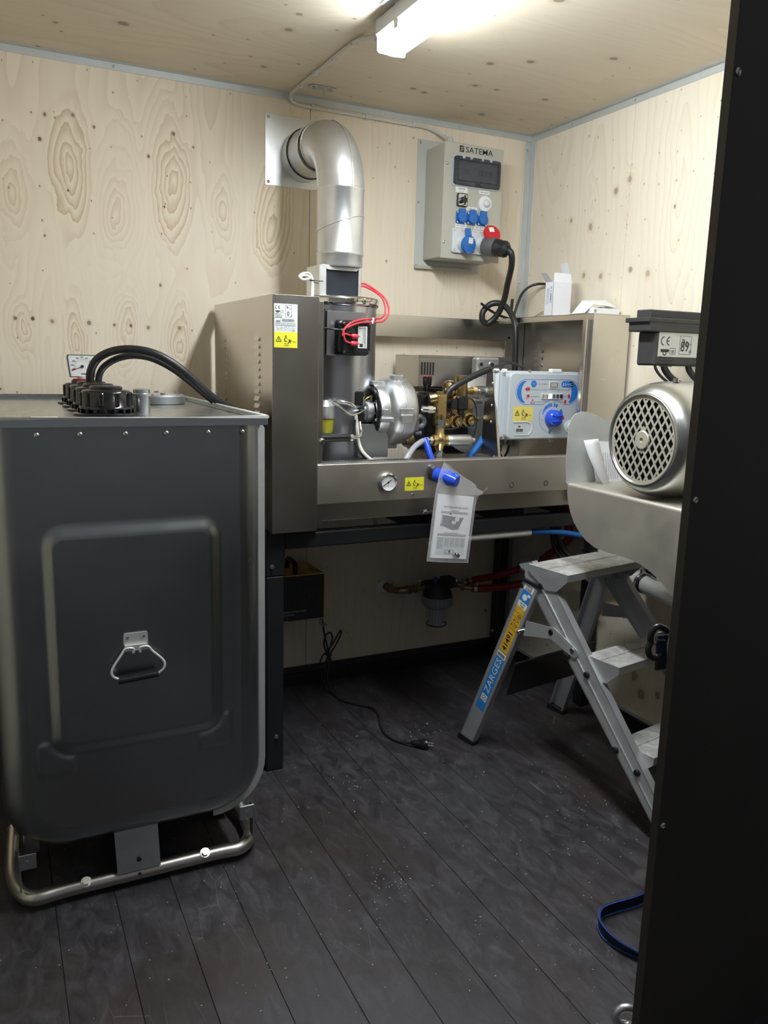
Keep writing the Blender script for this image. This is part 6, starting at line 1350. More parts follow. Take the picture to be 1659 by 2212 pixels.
g = G(); vtext(f, g, 'ZARGES', W2 * 0.80, 0.072, 0.036, h=0.0012, bold=0.0, sx=1.12); lp('lettering', g, 'white', s1_)
g = G(); f.rect(g, W2 * 0.18, 0.036, W2 * 0.88, 0.062, 0.0006, 0.0010); lp('logo_field', g, 'white', s1_)
g = G(); f.arc(g, W2 * 0.53, 0.049, 0.0085, 0.0105, 0, 360, 20, 0.001, 0.0014); f.line(g, [(W2 * 0.40, 0.046), (W2 * 0.55, 0.050), (W2 * 0.50, 0.047), (W2 * 0.66, 0.052)], 0.0016, 0.001, 0.0014); lp('logo_mark', g, 'ink_grey', s1_)
s2_, f, W2, L_ = strip('barcode_sticker', 0.560, 0.590, 0.22, 0.80, 'white', 'white barcode sticker')
g = G(); rnd = random.Random(4); x = 0.003
while x < W2 - 0.004: w2 = rnd.choice((0.0006, 0.001, 0.0015)); f.rect(g, x, 0.004, x + w2, L_ * 0.75, 0.0006, 0.001); x += w2 + 0.0009
lp('barcode', g, 'ink', s2_)
s3_, f, W2, L_ = strip('yellow_sticker', 0.590, 0.860, 0.22, 0.80, 'amber', 'amber safety sticker with article number')
g = G(); vtext(f, g, '41491', W2 * 0.74, 0.012, 0.030, h=0.0010, bold=0.014, sx=1.02)
for b in (0.098, 0.120, 0.143, 0.163): f.rect(g, 0.001, b, W2 - 0.001, b + 0.0006, 0.0006, 0.0010)
f.rect(g, 0.001, 0.004, W2 - 0.001, 0.0046, 0.0006, 0.001); f.rect(g, W2 / 2, 0.098, W2 / 2 + 0.0005, 0.143, 0.0006, 0.001)
for (a, b) in ((0.006, 0.108), (0.010, 0.128), (0.026, 0.110), (0.026, 0.130)): f.line(g, [(a, b), (a + 0.004, b + 0.007), (a + 0.009, b + 0.002)], 0.0018, 0.0006, 0.001)
f.text(g, 'GS', W2 * 0.50, 0.148, 0.014, h=0.001, bold=0.02); lp('print', g, 'ink', s3_)
s4_, f, W2, L_ = strip('white_sticker', 0.862, 0.892, 0.22, 0.80, 'white')
g = G(); f.text(g, 'DIN EN', W2 / 2, L_ * 0.55, 0.0075, 'c', h=0.001, bold=0.02); f.text(g, '14183', W2 / 2, L_ * 0.12, 0.0075, 'c', h=0.001, bold=0.02); lp('print', g, 'ink', s4_)
s5_, f, W2, L_ = strip('blue_square_sticker', 0.892, 0.955, 0.22, 0.80, 'light_blue', 'small blue sticker with a white dot')
g = G(); f.arc(g, W2 * 0.45, L_ * 0.42, 0, 0.011, 0, 360, 20, 0.0006, 0.001); f.poly(g, rr(0.013, 0.009, 0.003, 2, W2 * 0.78, L_ * 0.72), 0.0006, 0.001); lp('print', g, 'white', s5_)
s6_, f, W2, L_ = strip('white_sticker', 0.955, 0.990, 0.22, 0.80, 'white')
g = G(); f.text(g, 'ZARGES', W2 / 2, L_ * 0.60, 0.0085, 'c', h=0.001, bold=0.02); f.text(g, 'Z500', W2 / 2, L_ * 0.08, 0.0135, 'c', h=0.001, bold=0.02); lp('print', g, 'ink', s6_)

# ================================================================ RIGHT-HAND WALL WASHER (shelf, motor, switch box)
SX = -0.500; SZ = 0.974
ws = thing('motor_shelf', 'stainless wall shelf with curved side plate carrying the silver motor', 'shelf', (-0.25, -1.5, 0.60))
# side plate facing left: outline in (toward camera = -y, z)
o = [(1.004, SZ), (1.003, 0.955), (1.010, 0.925), (1.024, 0.895), (1.045, 0.865), (1.075, 0.838), (1.110, 0.818), (1.150, 0.806), (1.20, 0.803), (1.26, 0.805), (1.30, 0.806), (1.345, 0.800), (1.39, 0.787), (1.43, 0.770), (1.48, 0.738), (1.52, 0.700), (1.56, 0.650), (1.98, 0.650), (1.98, SZ)]
g = G(); g.prism(o, (SX, 0, 0), (0, -1, 0), (0, 0, 1), (0.0025, 0, 0)); part('side_plate', g, 'steel_plate', ws)
g = G(); vs = []; n = 6
for k in range(n + 1):
    a = PI / 2 * k / n; vs += [(SX + 0.010 * (1 - math.cos(a)), -1.004, SZ + 0.010 * math.sin(a)), (SX + 0.010 * (1 - math.cos(a)), -1.98, SZ + 0.010 * math.sin(a))]
g.add(vs, [(2 * k, 2 * k + 1, 2 * k + 3, 2 * k + 2) for k in range(n)], True); g.box((SX + 0.010, -1.98, SZ + 0.008), (-0.016, -1.004, SZ + 0.010), 0.0005); part('shelf_top', g, 'steel_plate', ws)
# end plate facing the viewer
o = [(SX + 0.002, SZ + 0.003), (SX - 0.006, SZ + 0.010), (SX - 0.012, 1.04), (SX - 0.013, 1.12), (SX - 0.011, 1.165), (SX - 0.004, 1.187), (SX + 0.012, 1.202), (SX + 0.035, 1.209), (SX + 0.060, 1.208), (SX + 0.10, 1.197), (SX + 0.16, 1.170), (SX + 0.22, 1.140), (SX + 0.30, 1.10), (SX + 0.48, 1.08), (SX + 0.48, SZ + 0.003)]
g = G(); g.prism(o, (0, -1.004, 0), (1, 0, 0), (0, 0, 1), (0, 0.0025, 0)); part('end_plate', g, 'galv_flat', ws)
g = G(); g.box((-0.020, -1.98, 0.66), (-0.0, -1.01, SZ), 0.001); part('wall_flange', g, 'steel_dull', ws)

em = thing('electric_motor', 'large silver electric motor with round diamond-mesh fan cover', 'motor', (-0.35, -1.31, SZ + 0.01))
c = V((-0.505, -1.312, 1.151)); XX = (1, 0, 0)
g = G(); g.turn([(0.121, 0.006), (0.123, 0.0), (0.130, -0.001), (0.134, 0.004), (0.142, 0.010), (0.151, 0.022), (0.159, 0.042), (0.163, 0.070), (0.164, 0.110), (0.164, 0.200)], c, XX, 72, sharp=3); part('fan_cover', g, 'motor', em)
g = G(); g.torus(c + V((0.001, 0, 0)), XX, 0.1265, 0.0030, 72, 8); part('cover_bead', g, 'motor', em)
g = G(); Rg = 0.121; bw = 0.0060; ang = math.radians(57); FG = Fr((c.x + 0.006, c.y, c.z), (0, -1, 0), (0, 0, 1))
pitch = 0.0220
for sgn in (-1, 1):
    d = V((math.cos(ang) * sgn, math.sin(ang))); nn = V((-d.y, d.x))
    for k in range(-8, 8):
        off = (k + 0.5) * pitch
        if abs(off) > Rg - 0.004: continue
        h_ = math.sqrt(Rg ** 2 - off ** 2); p0 = nn * off - d * h_; p1 = nn * off + d * h_; q = nn * bw / 2
        FG.poly(g, [tuple(p) for p in (p0 - q, p1 - q, p1 + q, p0 + q)], 0.0002 if sgn > 0 else 0.0, 0.0018 if sgn > 0 else 0.0016)
FG.arc(g, 0, 0, Rg - 0.007, Rg + 0.004, 0, 359.9, 64, 0, 0.0020)
part('mesh_grille', g, 'grille', em, 'champagne metal diamond lattice')['kind'] = 'stuff'
g = G(); g.turn([(0.0068, 0.0), (0.0068, 0.004), (0.024, 0.004), (0.0265, 0.002), (0.0265, -0.002)], (c.x + 0.004, c.y, c.z), (-1, 0, 0), 32, sharp=0.3)
FG.poly(g, [(0, 0.040), (0.028, 0), (0, -0.040), (-0.028, 0)], 0.0002, 0.0019); part('hub_disc', g, 'grille', em)
g = G(); g.cyl(c + V((0.034, 0, 0)), c + V((0.036, 0, 0)), 0.120, n=40); part('fan_shadow', g, 'ink', em, 'black disc standing in for the shade behind the mesh')  # flat black disc paints the shade inside the fan cover
for k in range(9): g = G(); a = 2 * PI * k / 9; g.cbox(c + V((0.024, 0.075 * math.cos(a), 0.075 * math.sin(a))), (0.014, 0.08, 0.003), 0.0, Matrix.Rotation(a, 3, 'X')); part('fan_blade', g, 'plastic_black', em)
g = G(); g.turn([(0.160, 0.200), (0.140, 0.202), (0.140, 0.480), (0, 0.48)], c, XX, 48); part('motor_frame', g, 'alu_cast', em)
bolt(em, (c.x + 0.09, c.y - 0.02, c.z + 0.163), (0, 0, 1), 0.008, 'zinc', L=0.010)
g = G(); g.box((c.x + 0.22, c.y - 0.12, SZ + 0.0105), (c.x + 0.40, c.y + 0.12, c.z - 0.08), 0.004); part('foot', g, 'alu_cast', em)

lf = thing('paper_leaflet', 'curled white printed leaflets leaning on the shelf left of the motor', 'leaflet', (-0.40, -1.01, SZ + 0.01))
g = G(); vs = []; n = 10
for k in range(n + 1):
    t_ = k / n; z = 1.122 - 0.137 * t_
    xa = -0.478 + 0.010 * math.sin(t_ * 2) + 0.060 * t_ ** 2.2; xb = -0.405 + 0.032 * t_ ** 1.1 - 0.0 * t_
    vs += [(xa, -1.040 - 0.025 * math.sin(t_ * PI * 0.5), z), (xb, -1.022 - 0.030 * t_, z + 0.002), (xb, -1.021 - 0.030 * t_, z + 0.002), (xa, -1.039 - 0.025 * math.sin(t_ * PI * 0.5), z)]
g.add(vs, [(4 * k + a, 4 * k + b, 4 * k + 4 + b, 4 * k + 4 + a) for k in range(n) for a, b in ((0, 1), (1, 2), (2, 3), (3, 0))] + [(0, 3, 2, 1)], True); pg_ = part('front_page', g, 'paper', lf)
g = G(); g.hexa([(-0.400, -1.020, SZ + 0.0105), (-0.30, -1.030, SZ + 0.0105), (-0.30, -1.029, SZ + 0.0105), (-0.400, -1.019, SZ + 0.0105), (-0.425, -1.009, 1.118), (-0.31, -1.012, 1.110), (-0.31, -1.011, 1.110), (-0.425, -1.008, 1.118)]); bp_ = part('back_page', g, 'paper', lf)
F = Fr((-0.395, -1.0215, 0.990), (1, -0.1, 0), (-0.1, 0.1, 1)); g = G()
for k in range(9): F5 = Fr(F.p(0.012 + k * 0.008, 0.004, 0.0004), F.u, -F.r); tiny_lines(F5, g, 0.0, 0.0, 0.085, 1, 0.004, 0.0013, k + 20)
part('print', g, 'ink_grey', bp_)
F = Fr((-0.472, -1.0415, 1.0), (1, 0.25, 0), (0, 0.16, 1)); g = G()
for k in range(6): F.rect(g, 0.018 + k * 0.006, 0.060, 0.0184 + k * 0.006, 0.105, 0.0006, 0.001)
part('print', g, 'ink_grey', pg_)

sb = thing('switch_box', 'black enclosure with 89 dB rating plate on the right wall', 'enclosure', (-0.15, -1.06, 1.357))
g = G(); g.box((-0.276, -1.098, 1.357), (-0.002, -1.02, 1.462), 0.006); part('body', g, 'box_black', sb)
g = G(); g.box((-0.309, -1.104, 1.460), (-0.002, -1.01, 1.497), 0.003); g.box((-0.319, -1.106, 1.488), (-0.002, -1.005, 1.502), 0.002); part('lid', g, 'box_black', sb)
g = G(); g.box((-0.284, -1.075, 1.502), (-0.002, -1.015, 1.528), 0.003); part('lid_top', g, 'box_black', sb)
plate_label(sb, Fr((-0.262, -1.098, 1.385)), 0, 0, 0.185, 0.075, '89', 'grey_plate')
for k, (x, r_) in enumerate(((-0.243, 0.0045), (-0.205, 0.011), (-0.10, 0.010))):
    g = G(); g.tube([(x, -1.07, 1.362), (x + 0.006, -1.072, 1.345), (x + 0.022, -1.078, 1.325), (x + 0.046, -1.09, 1.305), (x + 0.07, -1.11, 1.29), (x + 0.08, -1.13, 1.26)], r_, 10); part('cable', g, 'rubber', sb)
# white drain pipe on the right wall
wp = thing('white_pipe', 'white plastic pipe with steel hose clamp behind the ladder', 'pipe', (-0.06, -1.0, 0.54))
part('pipe', G().cyl((-0.062, -0.885, 0.590), (-0.062, -1.45, 0.548), 0.033, n=28), 'white', wp)
g = G(); g.cyl((-0.062, -0.910, 0.5885), (-0.062, -0.935, 0.5865), 0.0355, n=28); part('rubber_band', g, 'rubber', wp)
g = G(); g.cyl((-0.062, -0.914, 0.588), (-0.062, -0.924, 0.5875), 0.0368, n=28); g.box((-0.072, -0.925, 0.622), (-0.052, -0.912, 0.640), 0.002); g.cyl((-0.085, -0.918, 0.640), (-0.040, -0.930, 0.642), 0.003, n=8); part('hose_clamp', g, 'chrome', wp)

# ================================================================ FAN HEATER
he = thing('fan_heater', 'yellow and black fan heater standing on a wall bracket behind the post', 'heater', (-1.1, -0.13, 0.345))
hx0, hx1, hy0, hy1, hz0, hz1 = -1.235, -1.004, -0.200, -0.030, 0.352, 0.534
g = G(); g.box((hx0 + 0.002, hy0, hz0), (hx1 - 0.002, hy1, hz1 - 0.003), 0.004); part('front', g, 'box_black', he)
g = G(); o = [(hx0, hz0), (hx0, hz1), (hx1 - 0.006, hz1), (hx1, hz1 - 0.006), (hx1, hz0), (hx1 - 0.0025, hz0), (hx1 - 0.0025, hz1 - 0.0035), (hx0 + 0.0025, hz1 - 0.0025), (hx0 + 0.0025, hz0)]
g.prism(o, (0, hy0 - 0.006, 0), (1, 0, 0), (0, 0, 1), (0, 0.185, 0)); part('yellow_cover', g, 'heater_yellow', he, 'yellow wrap-round sheet cover')
g = G(); g.box((hx0 + 0.001, hy0 - 0.005, hz1 - 0.018), (hx1 - 0.003, hy0 - 0.003, hz1 - 0.003), 0.0005); part('yellow_edge', g, 'heater_yellow', he) if False else None
g = G()
for r0 in range(11):
    z = hz0 + 0.030 + r0 * 0.0115
    for k in range(9):
        x = hx0 + 0.030 + k * 0.020 + (0.006 if r0 % 2 else 0); g.box((x, hy0 - 0.0008, z), (x + 0.013, hy0 + 0.0005, z + 0.0035))
part('grille_slots', g, 'ink', he)['kind'] = 'stuff'
g = G(); rnd = random.Random(6); x = hx0 + 0.075
F = Fr((hx0 + 0.05, hy0 - 0.0008, hz0 + 0.022)); F.text(g, 'WARNING DO NOT COVER', 0, 0.011, 0.0085, h=0.0005, bold=0.01); F.text(g, 'Nicht abdecken', 0.004, 0.0, 0.0085, h=0.0005); part('print', g, 'ctrl_light', he)
g = G(); g.tube([(-1.120, hy0 + 0.015, hz1), (-1.120, hy0 + 0.012, hz1 + 0.028), (-1.118, hy0 + 0.030, hz1 + 0.040), (-1.116, hy0 + 0.090, hz1 + 0.042), (-1.115, hy0 + 0.115, hz1 + 0.032), (-1.115, hy0 + 0.118, hz1)], 0.010, 10); part('handle', g, 'black_lid', he)
F = Fr((-1.100, hy0 + 0.004, hz1), (1, 0, 0), (0, 1, 0)); g = G(); F.arc(g, 0.012, 0.012, 0.013, 0.015, 0, 360, 20, 0, 0.0005); F.line(g, [(0.004, 0.008), (0.020, 0.014)], 0.0015, 0, 0.0005); F6 = Fr(F.p(0.055, 0.075), (0.3, -1, 0), (1, 0.3, 0)); F6.text(g, 'MASTER', 0, 0, 0.020, h=0.0005, bold=0.02); part('print', g, 'ink', he)
hb = thing('heater_bracket', 'galvanized wall bracket under the fan heater', 'bracket', (-1.08, -0.1, 0.30))
g = G(); g.box((-1.150, -0.195, 0.347), (-0.995, -0.003, 0.3505), 0.0008); g.prism([(0, 0), (0.19, 0), (0, -0.055)], (-1.140, -0.003, 0.347), (0, -1, 0), (0, 0, 1), (0.003, 0, 0)); g.prism([(0, 0), (0.19, 0), (0, -0.055)], (-1.010, -0.003, 0.347), (0, -1, 0), (0, 0, 1), (0.003, 0, 0))
g.box((-1.145, -0.004, 0.275), (-1.098, -0.001, 0.347), 0.0008); g.box((-1.012, -0.198, 0.315), (-1.009, -0.170, 0.347), 0.0008); g.box((-1.012, -0.198, 0.313), (-0.985, -0.170, 0.3155), 0.0008); part('angle', g, 'galv', hb)
g = G(); g.cyl((-1.120, -0.004, 0.300), (-1.120, -0.008, 0.300), 0.010, n=16); part('washer', g, 'galv_flat', hb)
hc = thing('heater_cable', 'black heater cable knotted in loops and running across the floor to its plug', 'cable', (-0.97, -0.2, 0.0))
g = G(); g.tube([(-1.000, -0.160, 0.350), (-0.992, -0.158, 0.315), (-0.985, -0.155, 0.275), (-0.975, -0.152, 0.235), (-0.966, -0.150, 0.200), (-0.960, -0.150, 0.165), (-0.962, -0.152, 0.120), (-0.968, -0.155, 0.075), (-0.962, -0.160, 0.040), (-0.950, -0.170, 0.018),
    (-0.945, -0.195, 0.006), (-0.935, -0.235, 0.005), (-0.905, -0.285, 0.005), (-0.862, -0.335, 0.005), (-0.853, -0.375, 0.005), (-0.865, -0.430, 0.005), (-0.892, -0.500, 0.005), (-0.905, -0.560, 0.005), (-0.900, -0.610, 0.005), (-0.885, -0.645, 0.006), (-0.868, -0.672, 0.010), (-0.858, -0.688, 0.016)], 0.0038, 8); part('cord', g, 'rubber', hc)
for pts in ([(-0.966, -0.148, 0.175), (-0.980, -0.146, 0.215), (-0.972, -0.146, 0.255), (-0.952, -0.146, 0.262), (-0.945, -0.147, 0.235), (-0.958, -0.148, 0.190), (-0.970, -0.149, 0.150), (-0.985, -0.150, 0.120), (-0.998, -0.150, 0.135), (-0.990, -0.150, 0.165), (-0.968, -0.150, 0.190), (-0.945, -0.150, 0.215), (-0.918, -0.150, 0.258), (-0.908, -0.150, 0.268), (-0.912, -0.151, 0.245), (-0.935, -0.152, 0.205), (-0.960, -0.152, 0.170)],
            [(-0.962, -0.148, 0.178), (-0.972, -0.146, 0.120), (-0.978, -0.146, 0.060), (-0.970, -0.147, 0.020), (-0.952, -0.148, 0.012), (-0.938, -0.149, 0.035), (-0.934, -0.149, 0.080), (-0.945, -0.149, 0.130), (-0.960, -0.149, 0.170)]):
    part('loop', G().tube(pts, 0.0035, 8), 'rubber', hc)
g = G(); g.torus((-0.961, -0.150, 0.172), (0.1, 0, 1), 0.011, 0.004, 14, 6); part('wrap', g, 'rubber', hc)
pc = V((-0.862, -0.682, 0.016)); pd = V((0.78, -0.60, 0.03)).normalized()
g = G(); g.turn([(0.005, 0), (0.007, 0.004), (0.009, 0.016), (0.012, 0.022), (0.012, 0.026), (0.0145, 0.032), (0.0155, 0.044), (0.018, 0.048), (0.0185, 0.062), (0.0165, 0.066), (0, 0.066)], pc, pd, 22)
pl_ = part('plug', g, 'plastic_black', hc, 'black moulded earthed plug')
ax, a_, b_ = G.frame(pd)
for s_ in (-1, 1):
    g = G(); q = pc + pd * 0.066 + a_ * 0.0095 * s_; g.cyl(q, q + pd * 0.019, 0.0024, n=10); part('pin', g, 'chrome', pl_)

# ================================================================ WATER FILTER + BRASS
fg = thing('wall_flange', 'white round wall flange around the brass inlet pipe', 'flange', (-0.637, 0, 0.387))
g = G(); g.turn([(0.016, 0.010), (0.020, 0.012), (0.032, 0.007), (0.038, 0.003), (0.038, 0)], (-0.637, 0, 0.387), (0, -1, 0), 32, sharp=3); part('rosette', g, 'white', fg)
wf_ = thing('water_filter', 'water filter with grey collar, clear bowl and brass fittings', 'filter', (-0.445, -0.12, 0.22))
fx, fy = -0.445, -0.120
g = G(); g.cyl((-0.637, -0.0, 0.387), (-0.637, -0.055, 0.387), 0.0135, n=18); g.hexn((-0.637, -0.03, 0.387), (-0.637, -0.048, 0.387), 0.019); g.tube([(-0.637, -0.05, 0.387), (-0.632, -0.090, 0.392), (-0.610, -0.112, 0.396), (-0.585, -0.118, 0.398)], 0.0155, 14); g.cyl((-0.59, -0.118, 0.398), (-0.515, -0.12, 0.401), 0.013, n=18); g.hexn((-0.592, -0.118, 0.398), (-0.575, -0.118, 0.399), 0.020); g.hexn((-0.563, -0.119, 0.399), (-0.548, -0.119, 0.400), 0.019); g.hexn((-0.522, -0.12, 0.401), (-0.512, -0.12, 0.401), 0.018); g.cyl((-0.537, -0.12, 0.405), (-0.537, -0.12, 0.432), 0.008, n=12); part('inlet_elbow', g, 'brass_old', wf_)
g = G(); g.hexn((-0.537, -0.12, 0.430), (-0.537, -0.12, 0.438), 0.012); g.box((-0.560, -0.128, 0.432), (-0.520, -0.112, 0.436), 0.001); part('tap_lever', g, 'galv_flat', wf_)
g = G(); g.turn([(0, 0.425), (0.030, 0.425), (0.045, 0.415), (0.050, 0.395), (0.062, 0.372), (0.064, 0.358), (0, 0.358)], (fx, fy, 0), (0, 0, 1), 32, sharp=1.2); g.cyl((-0.515, fy, 0.402), (-0.375, fy, 0.402), 0.020, n=18); g.box((-0.42, fy - 0.03, 0.41), (-0.37, fy + 0.03, 0.435), 0.004); g.box((-0.525, fy - 0.006, 0.42), (-0.48, fy + 0.006, 0.432), 0.003); part('filter_head', g, 'box_black', wf_)
g = G(); g.cyl((-0.468, fy - 0.02, 0.422), (-0.468, fy - 0.02, 0.446), 0.0075, n=14); part('blue_screw', g, 'blue_knob', wf_, 'small blue vent screw')
g = G(); g.cyl((-0.440, fy - 0.02, 0.422), (-0.440, fy - 0.02, 0.440), 0.006, n=12); part('bleed_screw', g, 'box_black', wf_)
g = G(); g.turn([(0, 0.357), (0.066, 0.357), (0.066, 0.322), (0.060, 0.312), (0.050, 0.306), (0, 0.306)], (fx, fy, 0), (0, 0, 1), 32)
nr = part('collar_nut', g, 'nut_grey', wf_)
for k in range(20):
    a = 2 * PI * k / 20; g = G(); g.cbox((fx + 0.066 * math.cos(a), fy + 0.066 * math.sin(a), 0.338), (0.006, 0.006, 0.034), 0.001, Matrix.Rotation(a, 3, 'Z')); part('grip_rib', g, 'nut_grey', nr)
g = G(); g.turn([(0.047, 0.308), (0.046, 0.232), (0.042, 0.226), (0, 0.224)], (fx, fy, 0), (0, 0, 1), 32); part('clear_bowl', g, 'clear', wf_)
g = G(); g.turn([(0.033, 0.306), (0.033, 0.234), (0, 0.234)], (fx, fy, 0), (0, 0, 1), 28); cr = part('cartridge', g, 'cartridge', wf_)
g = G()
for k in range(14):
    for j in range(9):
        a = 2 * PI * k / 14; g.cbox((fx + 0.0332 * math.cos(a), fy + 0.0332 * math.sin(a), 0.242 + j * 0.0072), (0.001, 0.009, 0.0028), 0.0, Matrix.Rotation(a, 3, 'Z'))
part('cartridge_slots', g, 'ink_grey', cr)['kind'] = 'stuff'
g = G(); g.torus((fx, fy, 0.230), (0, 0, 1), 0.044, 0.003, 32, 6); part('bowl_base', g, 'ink', wf_)
g = G(); g.cyl((-0.378, fy, 0.402), (-0.350, fy, 0.402), 0.014, n=16); g.cyl((-0.352, fy, 0.402), (-0.325, fy - 0.03, 0.392), 0.014, n=16); g.hexn((-0.362, fy, 0.402), (-0.35, fy, 0.402), 0.019); g.cyl((-0.332, fy - 0.025, 0.391), (-0.295, fy - 0.05, 0.388), 0.011, n=14); g.hexn((-0.338, fy - 0.02, 0.393), (-0.326, fy - 0.03, 0.392), 0.018); g.cyl((-0.325, fy - 0.01, 0.398), (-0.29, fy - 0.01, 0.408), 0.012, n=14); part('outlet_tee', g, 'brass_old', wf_)
g = G(); g.hexn((-0.365, fy - 0.02, 0.418), (-0.365, fy - 0.02, 0.432), 0.010); g.hexa([(-0.395, fy - 0.026, 0.445), (-0.345, fy - 0.026, 0.428), (-0.345, fy - 0.014, 0.428), (-0.395, fy - 0.014, 0.445), (-0.395, fy - 0.026, 0.449), (-0.345, fy - 0.026, 0.432), (-0.345, fy - 0.014, 0.432), (-0.395, fy - 0.014, 0.449)]); part('tap_lever', g, 'zinc', wf_)
r1 = thing('red_hose', 'lower red hose from the filter sweeping right behind the ladder', 'hose', (-0.15, -0.25, 0.39)); 
part('hose', G().tube([(-0.300, -0.165, 0.386), (-0.25, -0.19, 0.388), (-0.19, -0.22, 0.395), (-0.13, -0.25, 0.408), (-0.095, -0.30, 0.430), (-0.085, -0.38, 0.47), (-0.088, -0.48, 0.53), (-0.100, -0.61, 0.585), (-0.088, -0.74, 0.622), (-0.070, -0.805, 0.632)], 0.0165, 14), 'red_hose', r1)
for x, y, z, t_ in ((-0.285, -0.172, 0.387, 0.0), ): 
    g = G(); g.cyl((x - 0.006, y + 0.003, z), (x + 0.006, y - 0.003, z), 0.0182, n=18); g.cyl((x, y - 0.01, z + 0.014), (x, y - 0.01, z + 0.028), 0.005, n=8); part('hose_clamp', g, 'zinc', r1)
r2 = thing('red_hose', 'upper red hose from the filter running right behind the first one', 'hose', (-0.15, -0.15, 0.41)); 
part('hose', G().tube([(-0.305, -0.128, 0.406), (-0.25, -0.135, 0.414), (-0.19, -0.145, 0.422), (-0.13, -0.16, 0.436), (-0.08, -0.20, 0.46), (-0.048, -0.27, 0.50), (-0.05, -0.36, 0.56), (-0.075, -0.46, 0.62), (-0.095, -0.54, 0.68), (-0.12, -0.55, 0.75), (-0.13, -0.55, 0.832)], 0.0155, 14), 'red_hose', r2)
for x, y, z in ((-0.318, -0.126, 0.404), (-0.292, -0.131, 0.409)):
    g = G(); g.cyl((x - 0.006, y + 0.001, z), (x + 0.006, y - 0.001, z + 0.001), 0.0175, n=18); g.box((x - 0.006, y - 0.012, z + 0.016), (x + 0.006, y + 0.002, z + 0.026), 0.002); part('hose_clamp', g, 'zinc', r2)
g = G(); 
tp = thing('metal_pipe_end', 'dull metal pipe piece with black end under the wall shelf', 'pipe', (-0.06, -0.90, 0.62)); part('pipe', G().tube([(-0.060, -0.80, 0.652), (-0.060, -0.88, 0.652), (-0.060, -0.95, 0.645)], 0.0155, 14), 'steel_dull', tp); part('black_end', G().cyl((-0.06, -0.945, 0.646), (-0.06, -0.985, 0.640), 0.019, n=16), 'rubber', tp)
bh_ = thing('blue_pipe', 'blue plastic pipe under the stand joined to a white tube', 'pipe', (-0.25, -0.62, 0.73))
part('blue_tube', G().tube([(-0.345, -0.625, 0.735), (-0.27, -0.63, 0.732), (-0.19, -0.64, 0.722), (-0.12, -0.66, 0.708), (-0.09, -0.68, 0.70)], 0.011, 12), 'blue_hose', bh_)
g = G(); g.cyl((-0.105, -0.668, 0.704), (-0.092, -0.674, 0.701), 0.014, n=14); g.cyl((-0.10, -0.68, 0.69), (-0.10, -0.68, 0.665), 0.006, n=8); part('clip', g, 'plastic_black', bh_)
part('white_tube', G().turn([(0, 0), (0.013, 0), (0.015, 0.004), (0.015, 0.436), (0.010, 0.44)], (-0.790, -0.625, 0.735), (1, 0, 0), 18), 'cable_grey', bh_)
bk = thing('black_hoses', 'two black hoses dropping beneath the stand front rail', 'hose', (-0.17, -0.56, 0.50))
part('hose', G().tube([(-0.170, -0.56, 0.832), (-0.172, -0.56, 0.74), (-0.170, -0.57, 0.68), (-0.150, -0.60, 0.63), (-0.11, -0.66, 0.58), (-0.08, -0.72, 0.55)], 0.0115, 12), 'rubber', bk)
part('hose', G().tube([(-0.190, -0.55, 0.832), (-0.192, -0.55, 0.74), (-0.186, -0.56, 0.66), (-0.165, -0.59, 0.61), (-0.13, -0.65, 0.56), (-0.10, -0.70, 0.53)], 0.009, 12), 'rubber', bk)
ctb = thing('drain_tube', 'thin clear drain tube hanging under the washer beam', 'tube', (-0.78, -0.25, 0.70)); part('tube', G().tube([(-0.803, -0.20, 0.832), (-0.803, -0.20, 0.79), (-0.797, -0.195, 0.75), (-0.780, -0.19, 0.705), (-0.765, -0.18, 0.67)], 0.0065, 10), 'tube_clear', ctb)
g = G(); g.tube([(-0.862, -0.690, 0.900), (-0.850, -0.675, 0.870), (-0.842, -0.670, 0.845), (-0.80, -0.670, 0.850)], 0.0022, 6)
wk = thing('wire_hook', 'small bent wire hook with nut hanging under the beam', 'hook', (-0.84, -0.67, 0.84)); part('wire', g, 'zinc', wk); g = G(); g.hexn((-0.838, -0.672, 0.850), (-0.826, -0.672, 0.852), 0.008); part('nut', g, 'zinc', wk)
mk = thing('wall_marking', 'hand drawn circled number 19 on the plywood above the filter', 'marking', (-0.636, -0.0002, 0.63)); 
F = Fr((-0.602, 0, 0.655)); g = G(); F.arc(g, 0, 0, 0.020, 0.0212, 0, 360, 24, 0, 0.0004); F.text(g, '19', 0, -0.006, 0.017, 'c', h=0.0005, bold=0.01); part('ink_line', g, 'ink', mk)

# ================================================================ MANUAL IN PLASTIC BAG
bg_ = thing('manual_bag', 'clear plastic bag with white printed manual hanging from the blue handle', 'bag', (-0.76, -0.745, 0.69))
top_c = V((-0.757, -0.745, 0.925)); rr_ = V((0.970, 0.0, -0.135)).normalized(); uu_ = V((0.135, 0.03, 0.970)).normalized()
F = Fr((-0.853, -0.760, 0.712), (0.99, 0.0, -0.120), (0.155, 0.035, 0.98))
F.u = (F.u - F.r * F.u.dot(F.r)).normalized(); F.n = F.r.cross(F.u)
MW, MH = 0.139, 0.213
g = G(); F.rect(g, 0.0, 0.0, MW, MH, -0.004, 0.002)
mn = part('manual', g, 'paper', bg_, 'white instruction manual')
g = G(); emblem(F, g, MW * 0.46, MH * 0.865, 0.020)
F.text(g, 'W57-H200-4750-100-150-200', MW * 0.52, MH * 0.80, 0.0085, 'c', h=0.003, bold=0.02, sx=0.9)
def fl_(g, a, b, w_, hh, sd): 
    rnd = random.Random(sd); x = a
    while x < a + w_: l = rnd.uniform(0.003, 0.010); F.rect(g, x, b, min(x + l, a + w_), b + hh, 0.002, 0.0026); x += l + 0.0012
